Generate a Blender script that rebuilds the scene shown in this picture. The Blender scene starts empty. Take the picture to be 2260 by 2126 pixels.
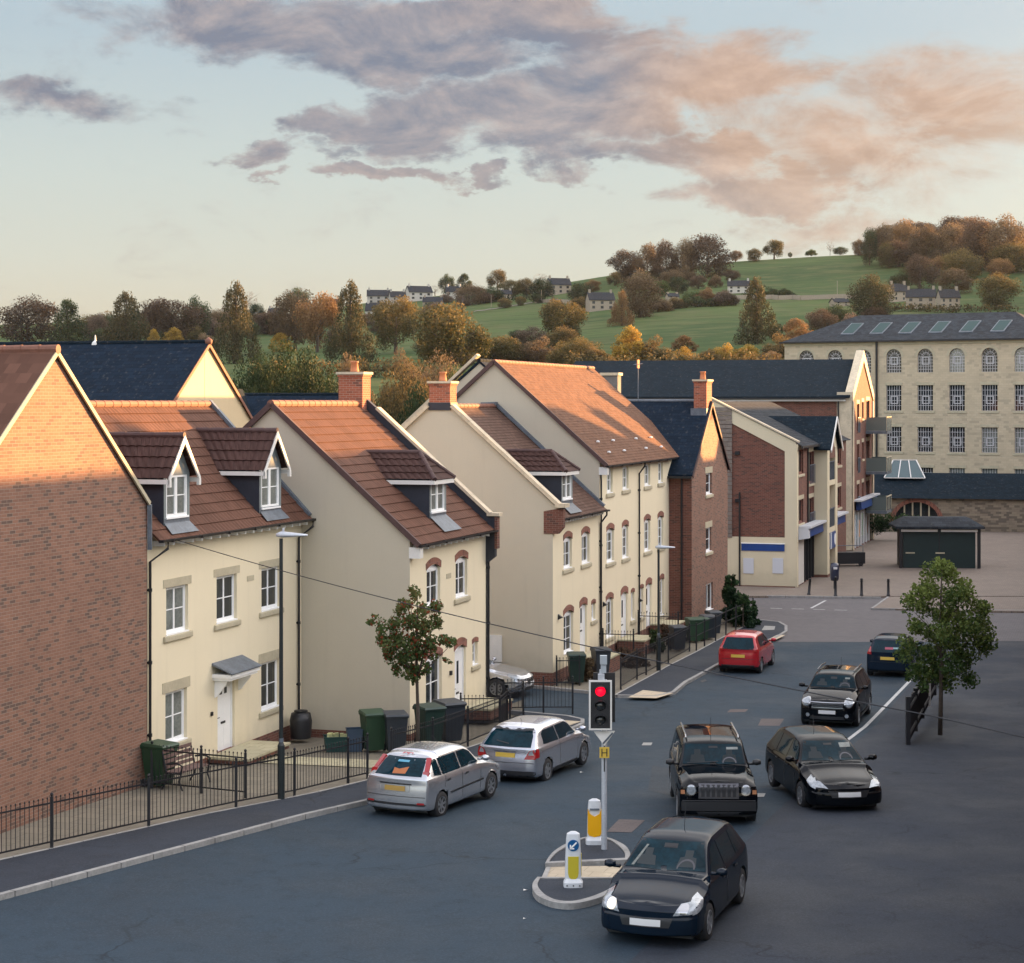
import bpy, bmesh, math, random
import numpy as np
from mathutils import Vector, Matrix, noise
from mathutils.bvhtree import BVHTree
from mathutils.geometry import tessellate_polygon
random.seed(7); np.random.seed(7)
R = math.radians
scn = bpy.context.scene
col = scn.collection

# ---------------------------------------------------------------- camera
F, CX, HY, CZ = 4240.0, 1130.0, 890.0, 9.5      # focal length and level line in photo pixels, camera height
cam = bpy.data.cameras.new('camera'); camo = bpy.data.objects.new('camera', cam); col.objects.link(camo)
camo.location = (0, 0, CZ); camo.rotation_euler = (R(90), 0, 0)
cam.sensor_fit = 'HORIZONTAL'; cam.sensor_width = 36; cam.lens = F/2260*36
cam.shift_y = (HY-1063)/2260; cam.clip_start = .5; cam.clip_end = 8000
scn.camera = camo
# ---------------------------------------------------------------- sun and sky
S_, C_ = .3005, .9538                            # street direction u = (S_, C_), street side v = (C_, -S_)
AZ, EL = R(52), R(5.5)                           # sun: degrees from v towards u, and height
hx = math.cos(AZ)*C_ + math.sin(AZ)*S_; hy = -math.cos(AZ)*S_ + math.sin(AZ)*C_
SUN = Vector((hx*math.cos(EL), hy*math.cos(EL), math.sin(EL)))
sl = bpy.data.lights.new('sun', 'SUN'); sl.energy = 5.0; sl.angle = R(.6); sl.color = (1, .52, .185)
so = bpy.data.objects.new('sun', sl); col.objects.link(so); so.location = (60, 60, 60)
so.rotation_euler = SUN.to_track_quat('Z', 'Y').to_euler()
scn.view_settings.view_transform = 'Standard'; scn.view_settings.look = 'None'
scn.view_settings.exposure = 2.3; scn.view_settings.gamma = 1
scn.cycles.max_bounces = 6; scn.cycles.diffuse_bounces = 3; scn.cycles.glossy_bounces = 3
scn.cycles.transparent_max_bounces = 8; scn.cycles.caustics_reflective = False; scn.cycles.caustics_refractive = False

class NT:                                        # tiny node-tree helper
    def __init__(s, tree): s.t = tree; s.n = tree.nodes; s.l = tree.links
    def new(s, typ, **kw):
        n = s.n.new(typ)
        for k, v in kw.items(): setattr(n, k, v)
        return n
    def put(s, sock, v):
        if v is None: return
        if hasattr(v, 'is_output') or isinstance(v, bpy.types.NodeSocket): s.l.new(v, sock)
        else:
            if isinstance(v, (tuple, list)) and len(v) == 3 and sock.type == 'RGBA': v = (*v, 1)
            sock.default_value = v
    def m(s, op, a, b=None, c=None, clamp=False):
        n = s.new('ShaderNodeMath', operation=op, use_clamp=clamp)
        s.put(n.inputs[0], a); s.put(n.inputs[1], b); s.put(n.inputs[2], c); return n.outputs[0]
    def mix(s, f, a, b, typ='MIX'):
        n = s.new('ShaderNodeMix', data_type='RGBA', blend_type=typ)
        s.put(n.inputs[0], f); s.put(n.inputs[6], a); s.put(n.inputs[7], b); return n.outputs[2]
    def noise(s, vec, scale, detail=4, rough=.55, lac=2.0, dist=0):
        n = s.new('ShaderNodeTexNoise'); s.put(n.inputs['Vector'], vec); n.inputs['Scale'].default_value = scale
        n.inputs['Detail'].default_value = detail; n.inputs['Roughness'].default_value = rough
        n.inputs['Lacunarity'].default_value = lac; n.inputs['Distortion'].default_value = dist; return n.outputs['Fac']
    def ramp(s, f, stops, interp='LINEAR'):
        n = s.new('ShaderNodeValToRGB'); n.color_ramp.interpolation = interp; s.put(n.inputs[0], f)
        e = n.color_ramp.elements
        while len(e) < len(stops): e.new(.5)
        for i, (p, c) in enumerate(stops):
            e[i].position = p; e[i].color = (*c, 1) if len(c) == 3 else c
        return n.outputs[0]
    def comb(s, x, y, z):
        n = s.new('ShaderNodeCombineXYZ'); s.put(n.inputs[0], x); s.put(n.inputs[1], y); s.put(n.inputs[2], z); return n.outputs[0]
    def sep(s, v):
        n = s.new('ShaderNodeSeparateXYZ'); s.put(n.inputs[0], v); return n.outputs
    def maprange(s, v, a, b, c=0, d=1, typ='SMOOTHSTEP'):
        n = s.new('ShaderNodeMapRange', interpolation_type=typ, clamp=True) if typ == 'LINEAR' else s.new('ShaderNodeMapRange', interpolation_type=typ)
        for i, q in enumerate((v, a, b, c, d)): s.put(n.inputs[i], q)
        return n.outputs[0]

def build_world():
    w = bpy.data.worlds.new('World'); scn.world = w; w.use_nodes = True
    T = NT(w.node_tree); T.n.clear()
    out = T.new('ShaderNodeOutputWorld'); bg = T.new('ShaderNodeBackground'); T.l.new(bg.outputs[0], out.inputs[0])
    d = T.new('ShaderNodeTexCoord').outputs['Generated']
    nrm = T.new('ShaderNodeVectorMath', operation='NORMALIZE'); T.l.new(d, nrm.inputs[0]); d = nrm.outputs[0]
    x, y, z = T.sep(d)
    hyp = T.m('MAXIMUM', T.m('SQRT', T.m('ADD', T.m('MULTIPLY', x, x), T.m('MULTIPLY', y, y))), .05)
    A = T.m('DIVIDE', x, hyp); E = T.m('DIVIDE', z, hyp)
    # clear sky
    sky = T.ramp(E, [(0, (.62, .52, .38)), (.035, (.66, .60, .47)), (.075, (.61, .63, .56)), (.12, (.55, .62, .60)), (.19, (.42, .53, .60)), (.45, (.50, .62, .76)), (1, (.42, .55, .78))])
    nis = T.new('ShaderNodeTexSky', sky_type='NISHITA', sun_disc=False, sun_elevation=EL, sun_rotation=math.atan2(SUN.x, SUN.y), altitude=100, air_density=1, dust_density=1.2)
    nsc = T.new('ShaderNodeVectorMath', operation='SCALE'); T.l.new(nis.outputs[0], nsc.inputs[0]); nsc.inputs['Scale'].default_value = .015
    # clouds: coordinates on the front half of the sky (in degrees-like units)
    px = T.m('MULTIPLY_ADD', A, F, CX); py = T.m('MULTIPLY_ADD', E, -F, HY)
    vec = T.comb(T.m('MULTIPLY', px, .0038), T.m('MULTIPLY', py, .0072), T.m('MULTIPLY', y, 1.0))
    n1 = T.noise(vec, 1.0, 9, .62, 2.1, .4)
    n2 = T.noise(T.comb(T.m('MULTIPLY', px, .0012), T.m('MULTIPLY', py, .0034), 3.7), 1.0, 3, .5)
    w1 = T.noise(T.comb(T.m('MULTIPLY', px, .0042), T.m('MULTIPLY', py, .009), 11.3), 1.0, 6, .6); w2 = T.noise(T.comb(T.m('MULTIPLY', px, .005), T.m('MULTIPLY', py, .009), 27.1), 1.0, 6, .6)
    wx = T.m('MULTIPLY_ADD', T.m('SUBTRACT', w1, .5), 620., px); wy = T.m('MULTIPLY_ADD', T.m('SUBTRACT', w2, .5), 230., py)
    dens = None
    B = [(1160, 245, 430, 115, 1.0), (920, 275, 230, 90, 1.0), (700, 290, 150, 62, .9), (1420, 170, 400, 130, .9), (1080, 40, 420, 70, 1.0), (900, 125, 360, 80, .85),
         (1560, 345, 300, 70, .9), (1730, 430, 270, 75, .9), (2000, 280, 560, 210, .55), (870, 388, 150, 30, .9), (1070, 394, 90, 24, .8), (570, 348, 130, 34, .75),
         (740, 352, 100, 22, .5), (1300, 335, 200, 40, .7), (600, 60, 500, 110, .8), (1860, 520, 260, 50, .5), (200, 250, 300, 60, .6), (600, 402, 60, 16, .5), (1250, 365, 110, 24, .6)]
    for cx, cy, rx, ry, wt in B:
        a = T.m('DIVIDE', T.m('SUBTRACT', wx, float(cx)), float(rx)); b = T.m('DIVIDE', T.m('SUBTRACT', wy, float(cy)), float(ry))
        q = T.m('MULTIPLY', T.m('SUBTRACT', 1.0, T.m('ADD', T.m('MULTIPLY', a, a), T.m('MULTIPLY', b, b)), clamp=True), wt)
        dens = q if dens is None else T.m('MAXIMUM', dens, q)
    high = T.maprange(E, .24, .5)                       # broken cloud overhead too
    dens = T.m('MAXIMUM', dens, T.m('MULTIPLY', high, .5))
    cov = T.m('ADD', T.m('MULTIPLY', dens, 2.0), T.m('MULTIPLY', T.m('SUBTRACT', n1, .5), 3.0))
    n3 = T.noise(T.comb(T.m('MULTIPLY', px, .022), T.m('MULTIPLY', py, .05), T.m('MULTIPLY', y, 3.0)), 1.0, 6, .65)
    cov = T.m('ADD', cov, T.m('MULTIPLY', T.m('SUBTRACT', n3, .5), .35))
    cov = T.maprange(cov, .12, 1.4)
    warm = T.m('ADD', T.m('MULTIPLY', T.m('SUBTRACT', n2, .5), 1.7), T.maprange(T.m('ADD', px, T.m('MULTIPLY', py, -.55)), 1060., 1560., 0, 1), clamp=True)
    low = T.maprange(py, 300., 520.)
    ccol = T.mix(warm, (.185, .225, .315), (.56, .35, .25))
    ccol = T.mix(T.m('MULTIPLY', low, .55), ccol, (.60, .47, .39))
    nb = (T.noise(T.comb(T.m('MULTIPLY', px, .0038), T.m('MULTIPLY', T.m('ADD', py, 34.), .0072), T.m('MULTIPLY', y, 1.0)), 1.0, 9, .62, 2.1, .4))
    e_ = T.m('ADD', T.m('MULTIPLY', T.m('SUBTRACT', nb, n1), 3.0), T.m('ADD', .38, T.m('MULTIPLY', T.m('SUBTRACT', n3, .5), .25)), clamp=True)
    ccol = T.mix(e_, T.mix(1.0, ccol, (.74, .76, .82), 'MULTIPLY'), T.mix(.45, ccol, (.74, .56, .46)))
    ccol = T.mix(high, ccol, (.62, .58, .60))
    base = T.mix(T.m('MULTIPLY', cov, .95), sky, ccol)
    # bright warm glow round the low sun, outside the frame to the right
    dp = T.new('ShaderNodeVectorMath', operation='DOT_PRODUCT'); T.l.new(d, dp.inputs[0]); dp.inputs[1].default_value = SUN
    g = T.m('POWER', T.m('MAXIMUM', dp.outputs['Value'], 0.0), 12.0)
    glow = T.new('ShaderNodeVectorMath', operation='SCALE'); glow.inputs[0].default_value = (1.0, .72, .45); T.l.new(T.m('MULTIPLY', g, 2.6), glow.inputs['Scale'])
    s1 = T.new('ShaderNodeVectorMath', operation='ADD'); T.l.new(base, s1.inputs[0]); T.l.new(glow.outputs[0], s1.inputs[1])
    up = T.new('ShaderNodeVectorMath', operation='SCALE'); T.l.new(s1.outputs[0], up.inputs[0])
    T.l.new(T.m('MULTIPLY', T.m('MULTIPLY', T.maprange(E, .24, .6, 1.0, SKYUP), T.maprange(E, .7, 2.2, 1.0, .6)), T.maprange(T.m('MULTIPLY', y, -1.), -.85, .15, 1.0, BACK)), up.inputs['Scale'])
    g2 = T.m('MULTIPLY', T.m('MULTIPLY', T.m('MAXIMUM', dp.outputs['Value'], 0.0), T.maprange(E, .20, .5)), FILL)
    gv = T.new('ShaderNodeVectorMath', operation='SCALE'); gv.inputs[0].default_value = (1.0, .94, .84); T.l.new(g2, gv.inputs['Scale'])
    u2 = T.new('ShaderNodeVectorMath', operation='ADD'); T.l.new(up.outputs[0], u2.inputs[0]); T.l.new(gv.outputs[0], u2.inputs[1]); up = u2
    s2 = T.new('ShaderNodeVectorMath', operation='ADD'); T.l.new(up.outputs[0], s2.inputs[0]); T.l.new(nsc.outputs[0], s2.inputs[1])
    T.l.new(s2.outputs[0], bg.inputs[0]); bg.inputs[1].default_value = .205
SKYUP = 1.4; FILL = 1.9; BACK = 2.3
build_world()

# ---------------------------------------------------------------- places
def Wd(u, v, z=0.0): return Vector((u*S_+v*C_, u*C_-v*S_, z))
_gz = [(0, .55), (30, .4), (43, .2), (50, -.1), (60, -.6), (72, -.7), (110, -.65), (400, -.65)]
def gz(Y):
    if Y <= 0: return .55
    for (a, p), (b, q) in zip(_gz, _gz[1:]):
        if Y <= b:
            t = (Y-a)/(b-a); return p+(q-p)*t
    return -.65
def G(x, y, dz=0.0):                              # photo pixel -> point on the street level
    lo, hi = 5.0, 400.0
    for _ in range(50):
        m = (lo+hi)/2
        if CZ-(y-HY)/F*m > gz(m)+dz: lo = m
        else: hi = m
    return Vector(((x-CX)/F*lo, lo, gz(lo)+dz))
def Ufac(x, d): t = (x-CX)/F; return d*(C_+t*S_)/(S_-t*C_)
def fac(x, y, d):                                 # photo pixel on a street front -> (u, z)
    u = Ufac(x, d); return u, CZ-(y-HY)/F*(u*C_+d*S_)
def P(x, y, Y): return Vector(((x-CX)/F*Y, Y, CZ-(y-HY)/F*Y))

# ---------------------------------------------------------------- objects
def tag(o, label=None, cat=None, group=None, kind=None):
    if label: o['label'] = label
    if cat: o['category'] = cat
    if group: o['group'] = group
    if kind: o['kind'] = kind
    return o
def thing(name, label, cat, loc=(0, 0, 0), rz=0.0, group=None):
    o = bpy.data.objects.new(name, None); col.objects.link(o); o.location = loc; o.rotation_euler = (0, 0, rz)
    o.empty_display_size = .2
    return tag(o, label, cat, group)
def dup(root, loc=None, rz=None, label=None, scale=None):
    r = root.copy(); col.objects.link(r)
    if loc is not None: r.location = loc
    if rz is not None: r.rotation_euler = (0, 0, rz)
    if label: r['label'] = label
    if scale is not None: r.scale = scale
    for ch in list(root.children):
        c = ch.copy(); col.objects.link(c); c.parent = r
        for g2 in list(ch.children):
            d = g2.copy(); col.objects.link(d); d.parent = c
    return r
ALPHA = R(0) + math.atan2(C_, S_)                 # rotation of the houses: local x = along the street, local y = back
def auto_uv(me):
    uv = me.uv_layers.new(name='UVMap'); n = len(me.loops)
    co = np.empty(len(me.vertices)*3, np.float32); me.vertices.foreach_get('co', co); co = co.reshape(-1, 3)
    li = np.empty(n, np.int32); me.loops.foreach_get('vertex_index', li)
    nr = np.empty(len(me.polygons)*3, np.float32); me.polygons.foreach_get('normal', nr); nr = nr.reshape(-1, 3)
    tot = np.empty(len(me.polygons), np.int32); me.polygons.foreach_get('loop_total', tot)
    fn = np.repeat(nr, tot, axis=0)
    t = np.stack([-fn[:, 1], fn[:, 0], np.zeros(n)], 1); l = np.linalg.norm(t, axis=1)
    flat = l < .05; t[flat] = (1, 0, 0); l[flat] = 1; t /= l[:, None]
    b = np.cross(fn, t); c = co[li]
    out = np.stack([(c*t).sum(1), (c*b).sum(1)], 1).astype(np.float32)
    uv.data.foreach_set('uv', out.ravel())
class MB:
    def __init__(s): s.v = []; s.f = []; s.m = []
    def add(s, vs, fs, mi=0):
        k = len(s.v); s.v += [tuple(v) for v in vs]; s.f += [tuple(i+k for i in f) for f in fs]; s.m += [mi]*len(fs); return s
    def poly(s, pts, mi=0): return s.add(pts, [tuple(range(len(pts)))], mi)
    def box(s, x0, x1, y0, y1, z0, z1, mi=0):
        return s.add([(x0, y0, z0), (x1, y0, z0), (x1, y1, z0), (x0, y1, z0), (x0, y0, z1), (x1, y0, z1), (x1, y1, z1), (x0, y1, z1)],
                     [(0, 3, 2, 1), (4, 5, 6, 7), (0, 1, 5, 4), (1, 2, 6, 5), (2, 3, 7, 6), (3, 0, 4, 7)], mi)
    def beam(s, a, b, w, h, mi=0, up=Vector((0, 0, 1))):
        a = Vector(a); b = Vector(b); d = (b-a).normalized(); r = d.cross(up)
        if r.length < 1e-4: r = Vector((1, 0, 0))
        r.normalize(); q = r.cross(d); vs = []
        for p in (a, b):
            for sx, sz in ((-1, -1), (1, -1), (1, 1), (-1, 1)): vs.append(p+r*sx*w/2+q*sz*h/2)
        return s.add(vs, [(0, 3, 2, 1), (4, 5, 6, 7), (0, 1, 5, 4), (1, 2, 6, 5), (2, 3, 7, 6), (3, 0, 4, 7)], mi)
    def tube(s, pts, r, n=8, mi=0, cap=True):
        pts = [Vector(p) for p in pts]; rr = r if isinstance(r, (list, tuple)) else [r]*len(pts); vs = []; fs = []
        for i, p in enumerate(pts):
            d = (pts[min(i+1, len(pts)-1)]-pts[max(i-1, 0)]).normalized()
            a = d.cross(Vector((0, 0, 1)) if abs(d.z) < .9 else Vector((1, 0, 0))).normalized(); b = d.cross(a)
            for k in range(n): vs.append(p+(a*math.cos(2*math.pi*k/n)+b*math.sin(2*math.pi*k/n))*rr[i])
        for i in range(len(pts)-1):
            for k in range(n): fs.append((i*n+k, i*n+(k+1) % n, (i+1)*n+(k+1) % n, (i+1)*n+k))
        if cap: fs.append(tuple(range(n))[::-1]); fs.append(tuple((len(pts)-1)*n+k for k in range(n)))
        return s.add(vs, fs, mi)
    def lathe(s, prof, n=16, c=(0, 0, 0), axis='z', mi=0):
        vs = []; fs = []
        for r, h in prof:
            for k in range(n):
                a = 2*math.pi*k/n; p = (r*math.cos(a), r*math.sin(a), h)
                if axis == 'y': p = (p[0], h, p[1])
                if axis == 'x': p = (h, p[0], p[1])
                vs.append((p[0]+c[0], p[1]+c[1], p[2]+c[2]))
        for i in range(len(prof)-1):
            for k in range(n): fs.append((i*n+k, i*n+(k+1) % n, (i+1)*n+(k+1) % n, (i+1)*n+k))
        return s.add(vs, fs, mi)
    def prism(s, pts, vec, mi=0):                  # pts planar 3d loop, extruded by vec
        pts = [Vector(p) for p in pts]; n = len(pts); vec = Vector(vec)
        return s.add(pts+[p+vec for p in pts], [tuple(range(n))[::-1], tuple(range(n, 2*n))]+[(i, (i+1) % n, n+(i+1) % n, n+i) for i in range(n)], mi)
    def wall(s, x0, x1, z0, z1, holes=(), y=0.0, dep=.12, mi=0):   # wall in the plane y, facing -y, holes (xa, xb, za, zb)
        xs = sorted({x0, x1, *[h[0] for h in holes], *[h[1] for h in holes]}); zs = sorted({z0, z1, *[h[2] for h in holes], *[h[3] for h in holes]})
        for a, b in zip(xs, xs[1:]):
            for c, d in zip(zs, zs[1:]):
                if b-a < 1e-5 or d-c < 1e-5: continue
                mx, mz = (a+b)/2, (c+d)/2
                if any(h[0] < mx < h[1] and h[2] < mz < h[3] for h in holes): continue
                s.poly([(a, y, c), (b, y, c), (b, y, d), (a, y, d)], mi)
        for a, b, c, d in holes:
            s.poly([(a, y, c), (a, y+dep, c), (b, y+dep, c), (b, y, c)][::-1], mi); s.poly([(a, y, d), (a, y+dep, d), (b, y+dep, d), (b, y, d)], mi)
            s.poly([(a, y, c), (a, y, d), (a, y+dep, d), (a, y+dep, c)][::-1], mi); s.poly([(b, y, c), (b, y, d), (b, y+dep, d), (b, y+dep, c)], mi)
        return s
    def mesh(s, name, mats, fix=True, smooth=False):
        me = bpy.data.meshes.new(name); me.from_pydata(s.v, [], s.f)
        if not isinstance(mats, (list, tuple)): mats = [mats]
        for m in mats: me.materials.append(m)
        me.polygons.foreach_set('material_index', s.m)
        if fix:
            bm = bmesh.new(); bm.from_mesh(me); bmesh.ops.remove_doubles(bm, verts=bm.verts, dist=1e-5); bmesh.ops.recalc_face_normals(bm, faces=bm.faces); bm.to_mesh(me); bm.free()
        if smooth: me.polygons.foreach_set('use_smooth', [True]*len(me.polygons))
        me.update(); auto_uv(me); return me
    def build(s, name, mats, parent=None, fix=True, smooth=False, loc=None, rz=None):
        o = bpy.data.objects.new(name, s.mesh(name, mats, fix, smooth)); col.objects.link(o)
        if parent: o.parent = parent
        if loc is not None: o.location = loc
        if rz is not None: o.rotation_euler = (0, 0, rz)
        return o

# ---------------------------------------------------------------- materials
def mat(name, c, rough=.8, metal=0, coat=0, spec=None, var=.0, vs=3.0, bump=0, bs=40.0, emit=None, es=1, alpha=1, sheen=0):
    m = bpy.data.materials.new(name); m.use_nodes = True; T = NT(m.node_tree); b = T.n['Principled BSDF']
    b.inputs['Roughness'].default_value = rough; b.inputs['Metallic'].default_value = metal; b.inputs['Coat Weight'].default_value = coat
    b.inputs['Coat Roughness'].default_value = .04
    if spec is not None: b.inputs['Specular IOR Level'].default_value = spec
    co = T.new('ShaderNodeTexCoord').outputs['Object']
    if var:
        f = T.noise(co, vs, 5, .6); f2 = T.noise(co, vs*7, 3, .6)
        f = T.m('ADD', T.m('MULTIPLY', f, .6), T.m('MULTIPLY', f2, .4)); f = T.maprange(f, .3, .7, -1, 1, 'LINEAR')
        a = tuple(x*(1-var) for x in c); d = tuple(min(1, x*(1+var)) for x in c)
        T.l.new(T.mix(T.maprange(f, -1, 1), a, d), b.inputs['Base Color'])
    else: b.inputs['Base Color'].default_value = (*c, 1)
    if bump:
        bn = T.new('ShaderNodeBump'); bn.inputs['Strength'].default_value = bump; bn.inputs['Distance'].default_value = .02
        T.l.new(T.noise(co, bs, 4, .6), bn.inputs['Height']); T.l.new(bn.outputs[0], b.inputs['Normal'])
    if emit: b.inputs['Emission Color'].default_value = (*emit, 1); b.inputs['Emission Strength'].default_value = es
    return m
def brick_mat(name, c1, c2, dark, mortar, bw=.225, rh=.075, darkp=.16, rough=.9):
    m = bpy.data.materials.new(name); m.use_nodes = True; T = NT(m.node_tree); b = T.n['Principled BSDF']
    uv = T.new('ShaderNodeUVMap').outputs[0]
    def br(ca, cb, bias, off):
        n = T.new('ShaderNodeTexBrick'); n.offset = .5; n.squash = 1; mp = T.new('ShaderNodeVectorMath', operation='ADD'); T.l.new(uv, mp.inputs[0]); mp.inputs[1].default_value = (off*bw*40, off*rh*26, 0)
        T.l.new(mp.outputs[0], n.inputs['Vector'])
        n.inputs['Scale'].default_value = 1; n.inputs['Brick Width'].default_value = bw; n.inputs['Row Height'].default_value = rh
        n.inputs['Mortar Size'].default_value = .006; n.inputs['Mortar Smooth'].default_value = .2; n.inputs['Bias'].default_value = bias
        T.put(n.inputs['Color1'], ca); T.put(n.inputs['Color2'], cb); T.put(n.inputs['Mortar'], mortar); return n
    a = br(c1, c2, 0, 0); d = br((0, 0, 0), (1, 1, 1), 0, 1)
    d.inputs['Mortar'].default_value = (0, 0, 0, 1)
    f = T.maprange(d.outputs[0], 1-darkp*1.3, 1-darkp*.9)
    base = T.mix(T.m('MULTIPLY', f, .8), a.outputs[0], dark)
    co = T.new('ShaderNodeTexCoord').outputs['Object']
    base = T.mix(T.maprange(T.noise(co, .7, 4), .35, .7, 0, .22), base, tuple(x*.55 for x in c1))
    T.l.new(base, b.inputs['Base Color']); b.inputs['Roughness'].default_value = rough
    bn = T.new('ShaderNodeBump'); bn.inputs['Strength'].default_value = .5; bn.inputs['Distance'].default_value = .008; T.l.new(T.m('SUBTRACT', 1., a.outputs[1]), bn.inputs['Height']); T.l.new(bn.outputs[0], b.inputs['Normal'])
    return m
def tile_mat(name, c, rh=.345, tw=.3, var=.22, rough=.75, bumpd=.03, lines=True):
    m = bpy.data.materials.new(name); m.use_nodes = True; T = NT(m.node_tree); b = T.n['Principled BSDF']
    uv = T.new('ShaderNodeUVMap').outputs[0]
    n = T.new('ShaderNodeTexBrick'); n.offset = .5; T.l.new(uv, n.inputs['Vector']); n.inputs['Scale'].default_value = 1
    n.inputs['Brick Width'].default_value = tw; n.inputs['Row Height'].default_value = rh; n.inputs['Mortar Size'].default_value = .006 if lines else .001; n.inputs['Mortar Smooth'].default_value = .3
    T.put(n.inputs['Color1'], tuple(x*(1-var) for x in c)); T.put(n.inputs['Color2'], tuple(x*(1+var) for x in c)); T.put(n.inputs['Mortar'], tuple(x*.45 for x in c) if lines else c)
    co = T.new('ShaderNodeTexCoord').outputs['Object']
    base = T.mix(T.maprange(T.noise(co, 1.1, 5, .6), .35, .72, 0, .35), n.outputs[0], tuple(x*.62 for x in c))
    base = T.mix(T.maprange(T.noise(co, 6., 4, .6), .55, .8, 0, .25), base, (.22, .20, .17) if lines else tuple(x*1.3 for x in c))
    T.l.new(base, b.inputs['Base Color']); b.inputs['Roughness'].default_value = rough; b.inputs['Specular IOR Level'].default_value = .10
    if lines:
        bn = T.new('ShaderNodeBump'); bn.inputs['Strength'].default_value = .6; bn.inputs['Distance'].default_value = bumpd
        y = T.m('FRACT', T.m('DIVIDE', T.sep(uv)[1], rh)); T.l.new(T.m('SUBTRACT', 1., y), bn.inputs['Height']); T.l.new(bn.outputs[0], b.inputs['Normal'])
    return m
def render_mat(name, c, streak=.055):             # painted render: soft blotches, faint vertical runs
    m = bpy.data.materials.new(name); m.use_nodes = True; T = NT(m.node_tree); b = T.n['Principled BSDF']
    co = T.new('ShaderNodeTexCoord').outputs['Object']; x, y, z = T.sep(co)
    f = T.noise(co, .8, 5, .6); s = T.noise(T.comb(T.m('MULTIPLY', T.m('ADD', x, y), 3.2), 0., T.m('MULTIPLY', z, .22)), 1., 4, .6)
    g = T.noise(co, 22., 3, .6)
    base = T.mix(T.maprange(f, .35, .7, 0, .5), c, tuple(q*(1-streak*1.1) for q in c))
    base = T.mix(T.maprange(s, .52, .8, 0, .55), base, tuple(q*(1-streak*2.2) for q in c))
    base = T.mix(T.maprange(g, .3, .7, 0, .18), base, tuple(q*.85 for q in c))
    base = T.mix(T.m('MULTIPLY', T.maprange(T.m('ADD', z, T.m('MULTIPLY', T.noise(co, 1.6, 5, .65), -1.3)), -.9, .1, 1, 0), .28), base, (.30, .27, .19))
    T.l.new(base, b.inputs['Base Color']); b.inputs['Roughness'].default_value = .9
    bn = T.new('ShaderNodeBump'); bn.inputs['Strength'].default_value = .25; bn.inputs['Distance'].default_value = .01; T.l.new(T.noise(co, 60., 3), bn.inputs['Height']); T.l.new(bn.outputs[0], b.inputs['Normal'])
    return m
M = {}
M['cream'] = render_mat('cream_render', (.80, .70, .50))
M['shaded_cream'] = render_mat('shaded_cream_render', (.53, .475, .37))  # same cream as the fronts, with the gables' shade put into the colour
M['shop_cream'] = render_mat('shop_render', (.66, .58, .41))
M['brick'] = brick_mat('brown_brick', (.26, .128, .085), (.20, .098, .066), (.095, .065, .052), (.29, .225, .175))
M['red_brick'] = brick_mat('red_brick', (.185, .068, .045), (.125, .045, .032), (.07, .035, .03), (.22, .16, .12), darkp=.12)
M['chimney_brick'] = brick_mat('chimney_brick', (.40, .11, .055), (.30, .085, .045), (.12, .05, .035), (.42, .30, .22), darkp=.08)
M['arch_brick'] = brick_mat('arch_brick', (.30, .115, .075), (.22, .08, .055), (.10, .05, .04), (.25, .17, .13), bw=.075, rh=.225)
M['stone'] = mat('cast_stone', (.46, .405, .285), .85, var=.12, vs=2, bump=.2)
M['coping'] = mat('coping_stone', (.55, .46, .33), .85, var=.18, vs=1.4, bump=.25)
M['white'] = mat('white_upvc', (.88, .88, .87), .35, var=.03)
M['off_white'] = mat('off_white_paint', (.72, .70, .66), .5, var=.05)
M['black_pl'] = mat('black_plastic', (.012, .012, .014), .45)
M['iron'] = mat('black_iron', (.010, .010, .013), .5, bump=.1)
M['glass'] = mat('window_glass', (.022, .027, .030), .06, spec=.5, var=.5, vs=1.3)
M['glass_pale'] = mat('curtained_glass', (.17, .185, .17), .10, spec=.8, var=.35, vs=2.1)
M['lead'] = mat('lead_flashing', (.11, .13, .155), .5, var=.3, vs=3, bump=.3, bs=8)
M['slate_side'] = mat('dark_slate_cheek', (.018, .022, .034), .6, var=.2)
M['dormer_grey'] = mat('grey_dormer_face', (.20, .225, .225), .7, var=.05)
M['tiles1'] = tile_mat('brown_concrete_tiles', (.118, .058, .040), lines=False)
M['tiles_dark'] = tile_mat('dark_brown_tiles', (.070, .038, .032), lines=False)
M['tiles3'] = tile_mat('brown_plain_tiles', (.115, .068, .052), rh=.15, tw=.2, bumpd=.012)
M['tiles4'] = tile_mat('orange_plain_tiles', (.165, .084, .052), rh=.15, tw=.2, bumpd=.012)
M['ridge'] = mat('ridge_tile', (.20, .085, .055), .75, var=.2)
M['ridge_dark'] = mat('dark_ridge_tile', (.075, .04, .036), .75, var=.2)
M['slate'] = tile_mat('blue_slate', (.009, .018, .032), rh=.22, tw=.3, rough=.85, bumpd=.01)
M['slate_dark'] = tile_mat('dark_slate', (.008, .016, .024), rh=.22, tw=.3, rough=.85, bumpd=.01)
M['slate_old'] = tile_mat('old_slate', (.030, .035, .042), rh=.3, tw=.35, rough=.8, var=.35)
M['pot'] = mat('clay_chimney_pot', (.50, .19, .09), .8, var=.15)
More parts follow.
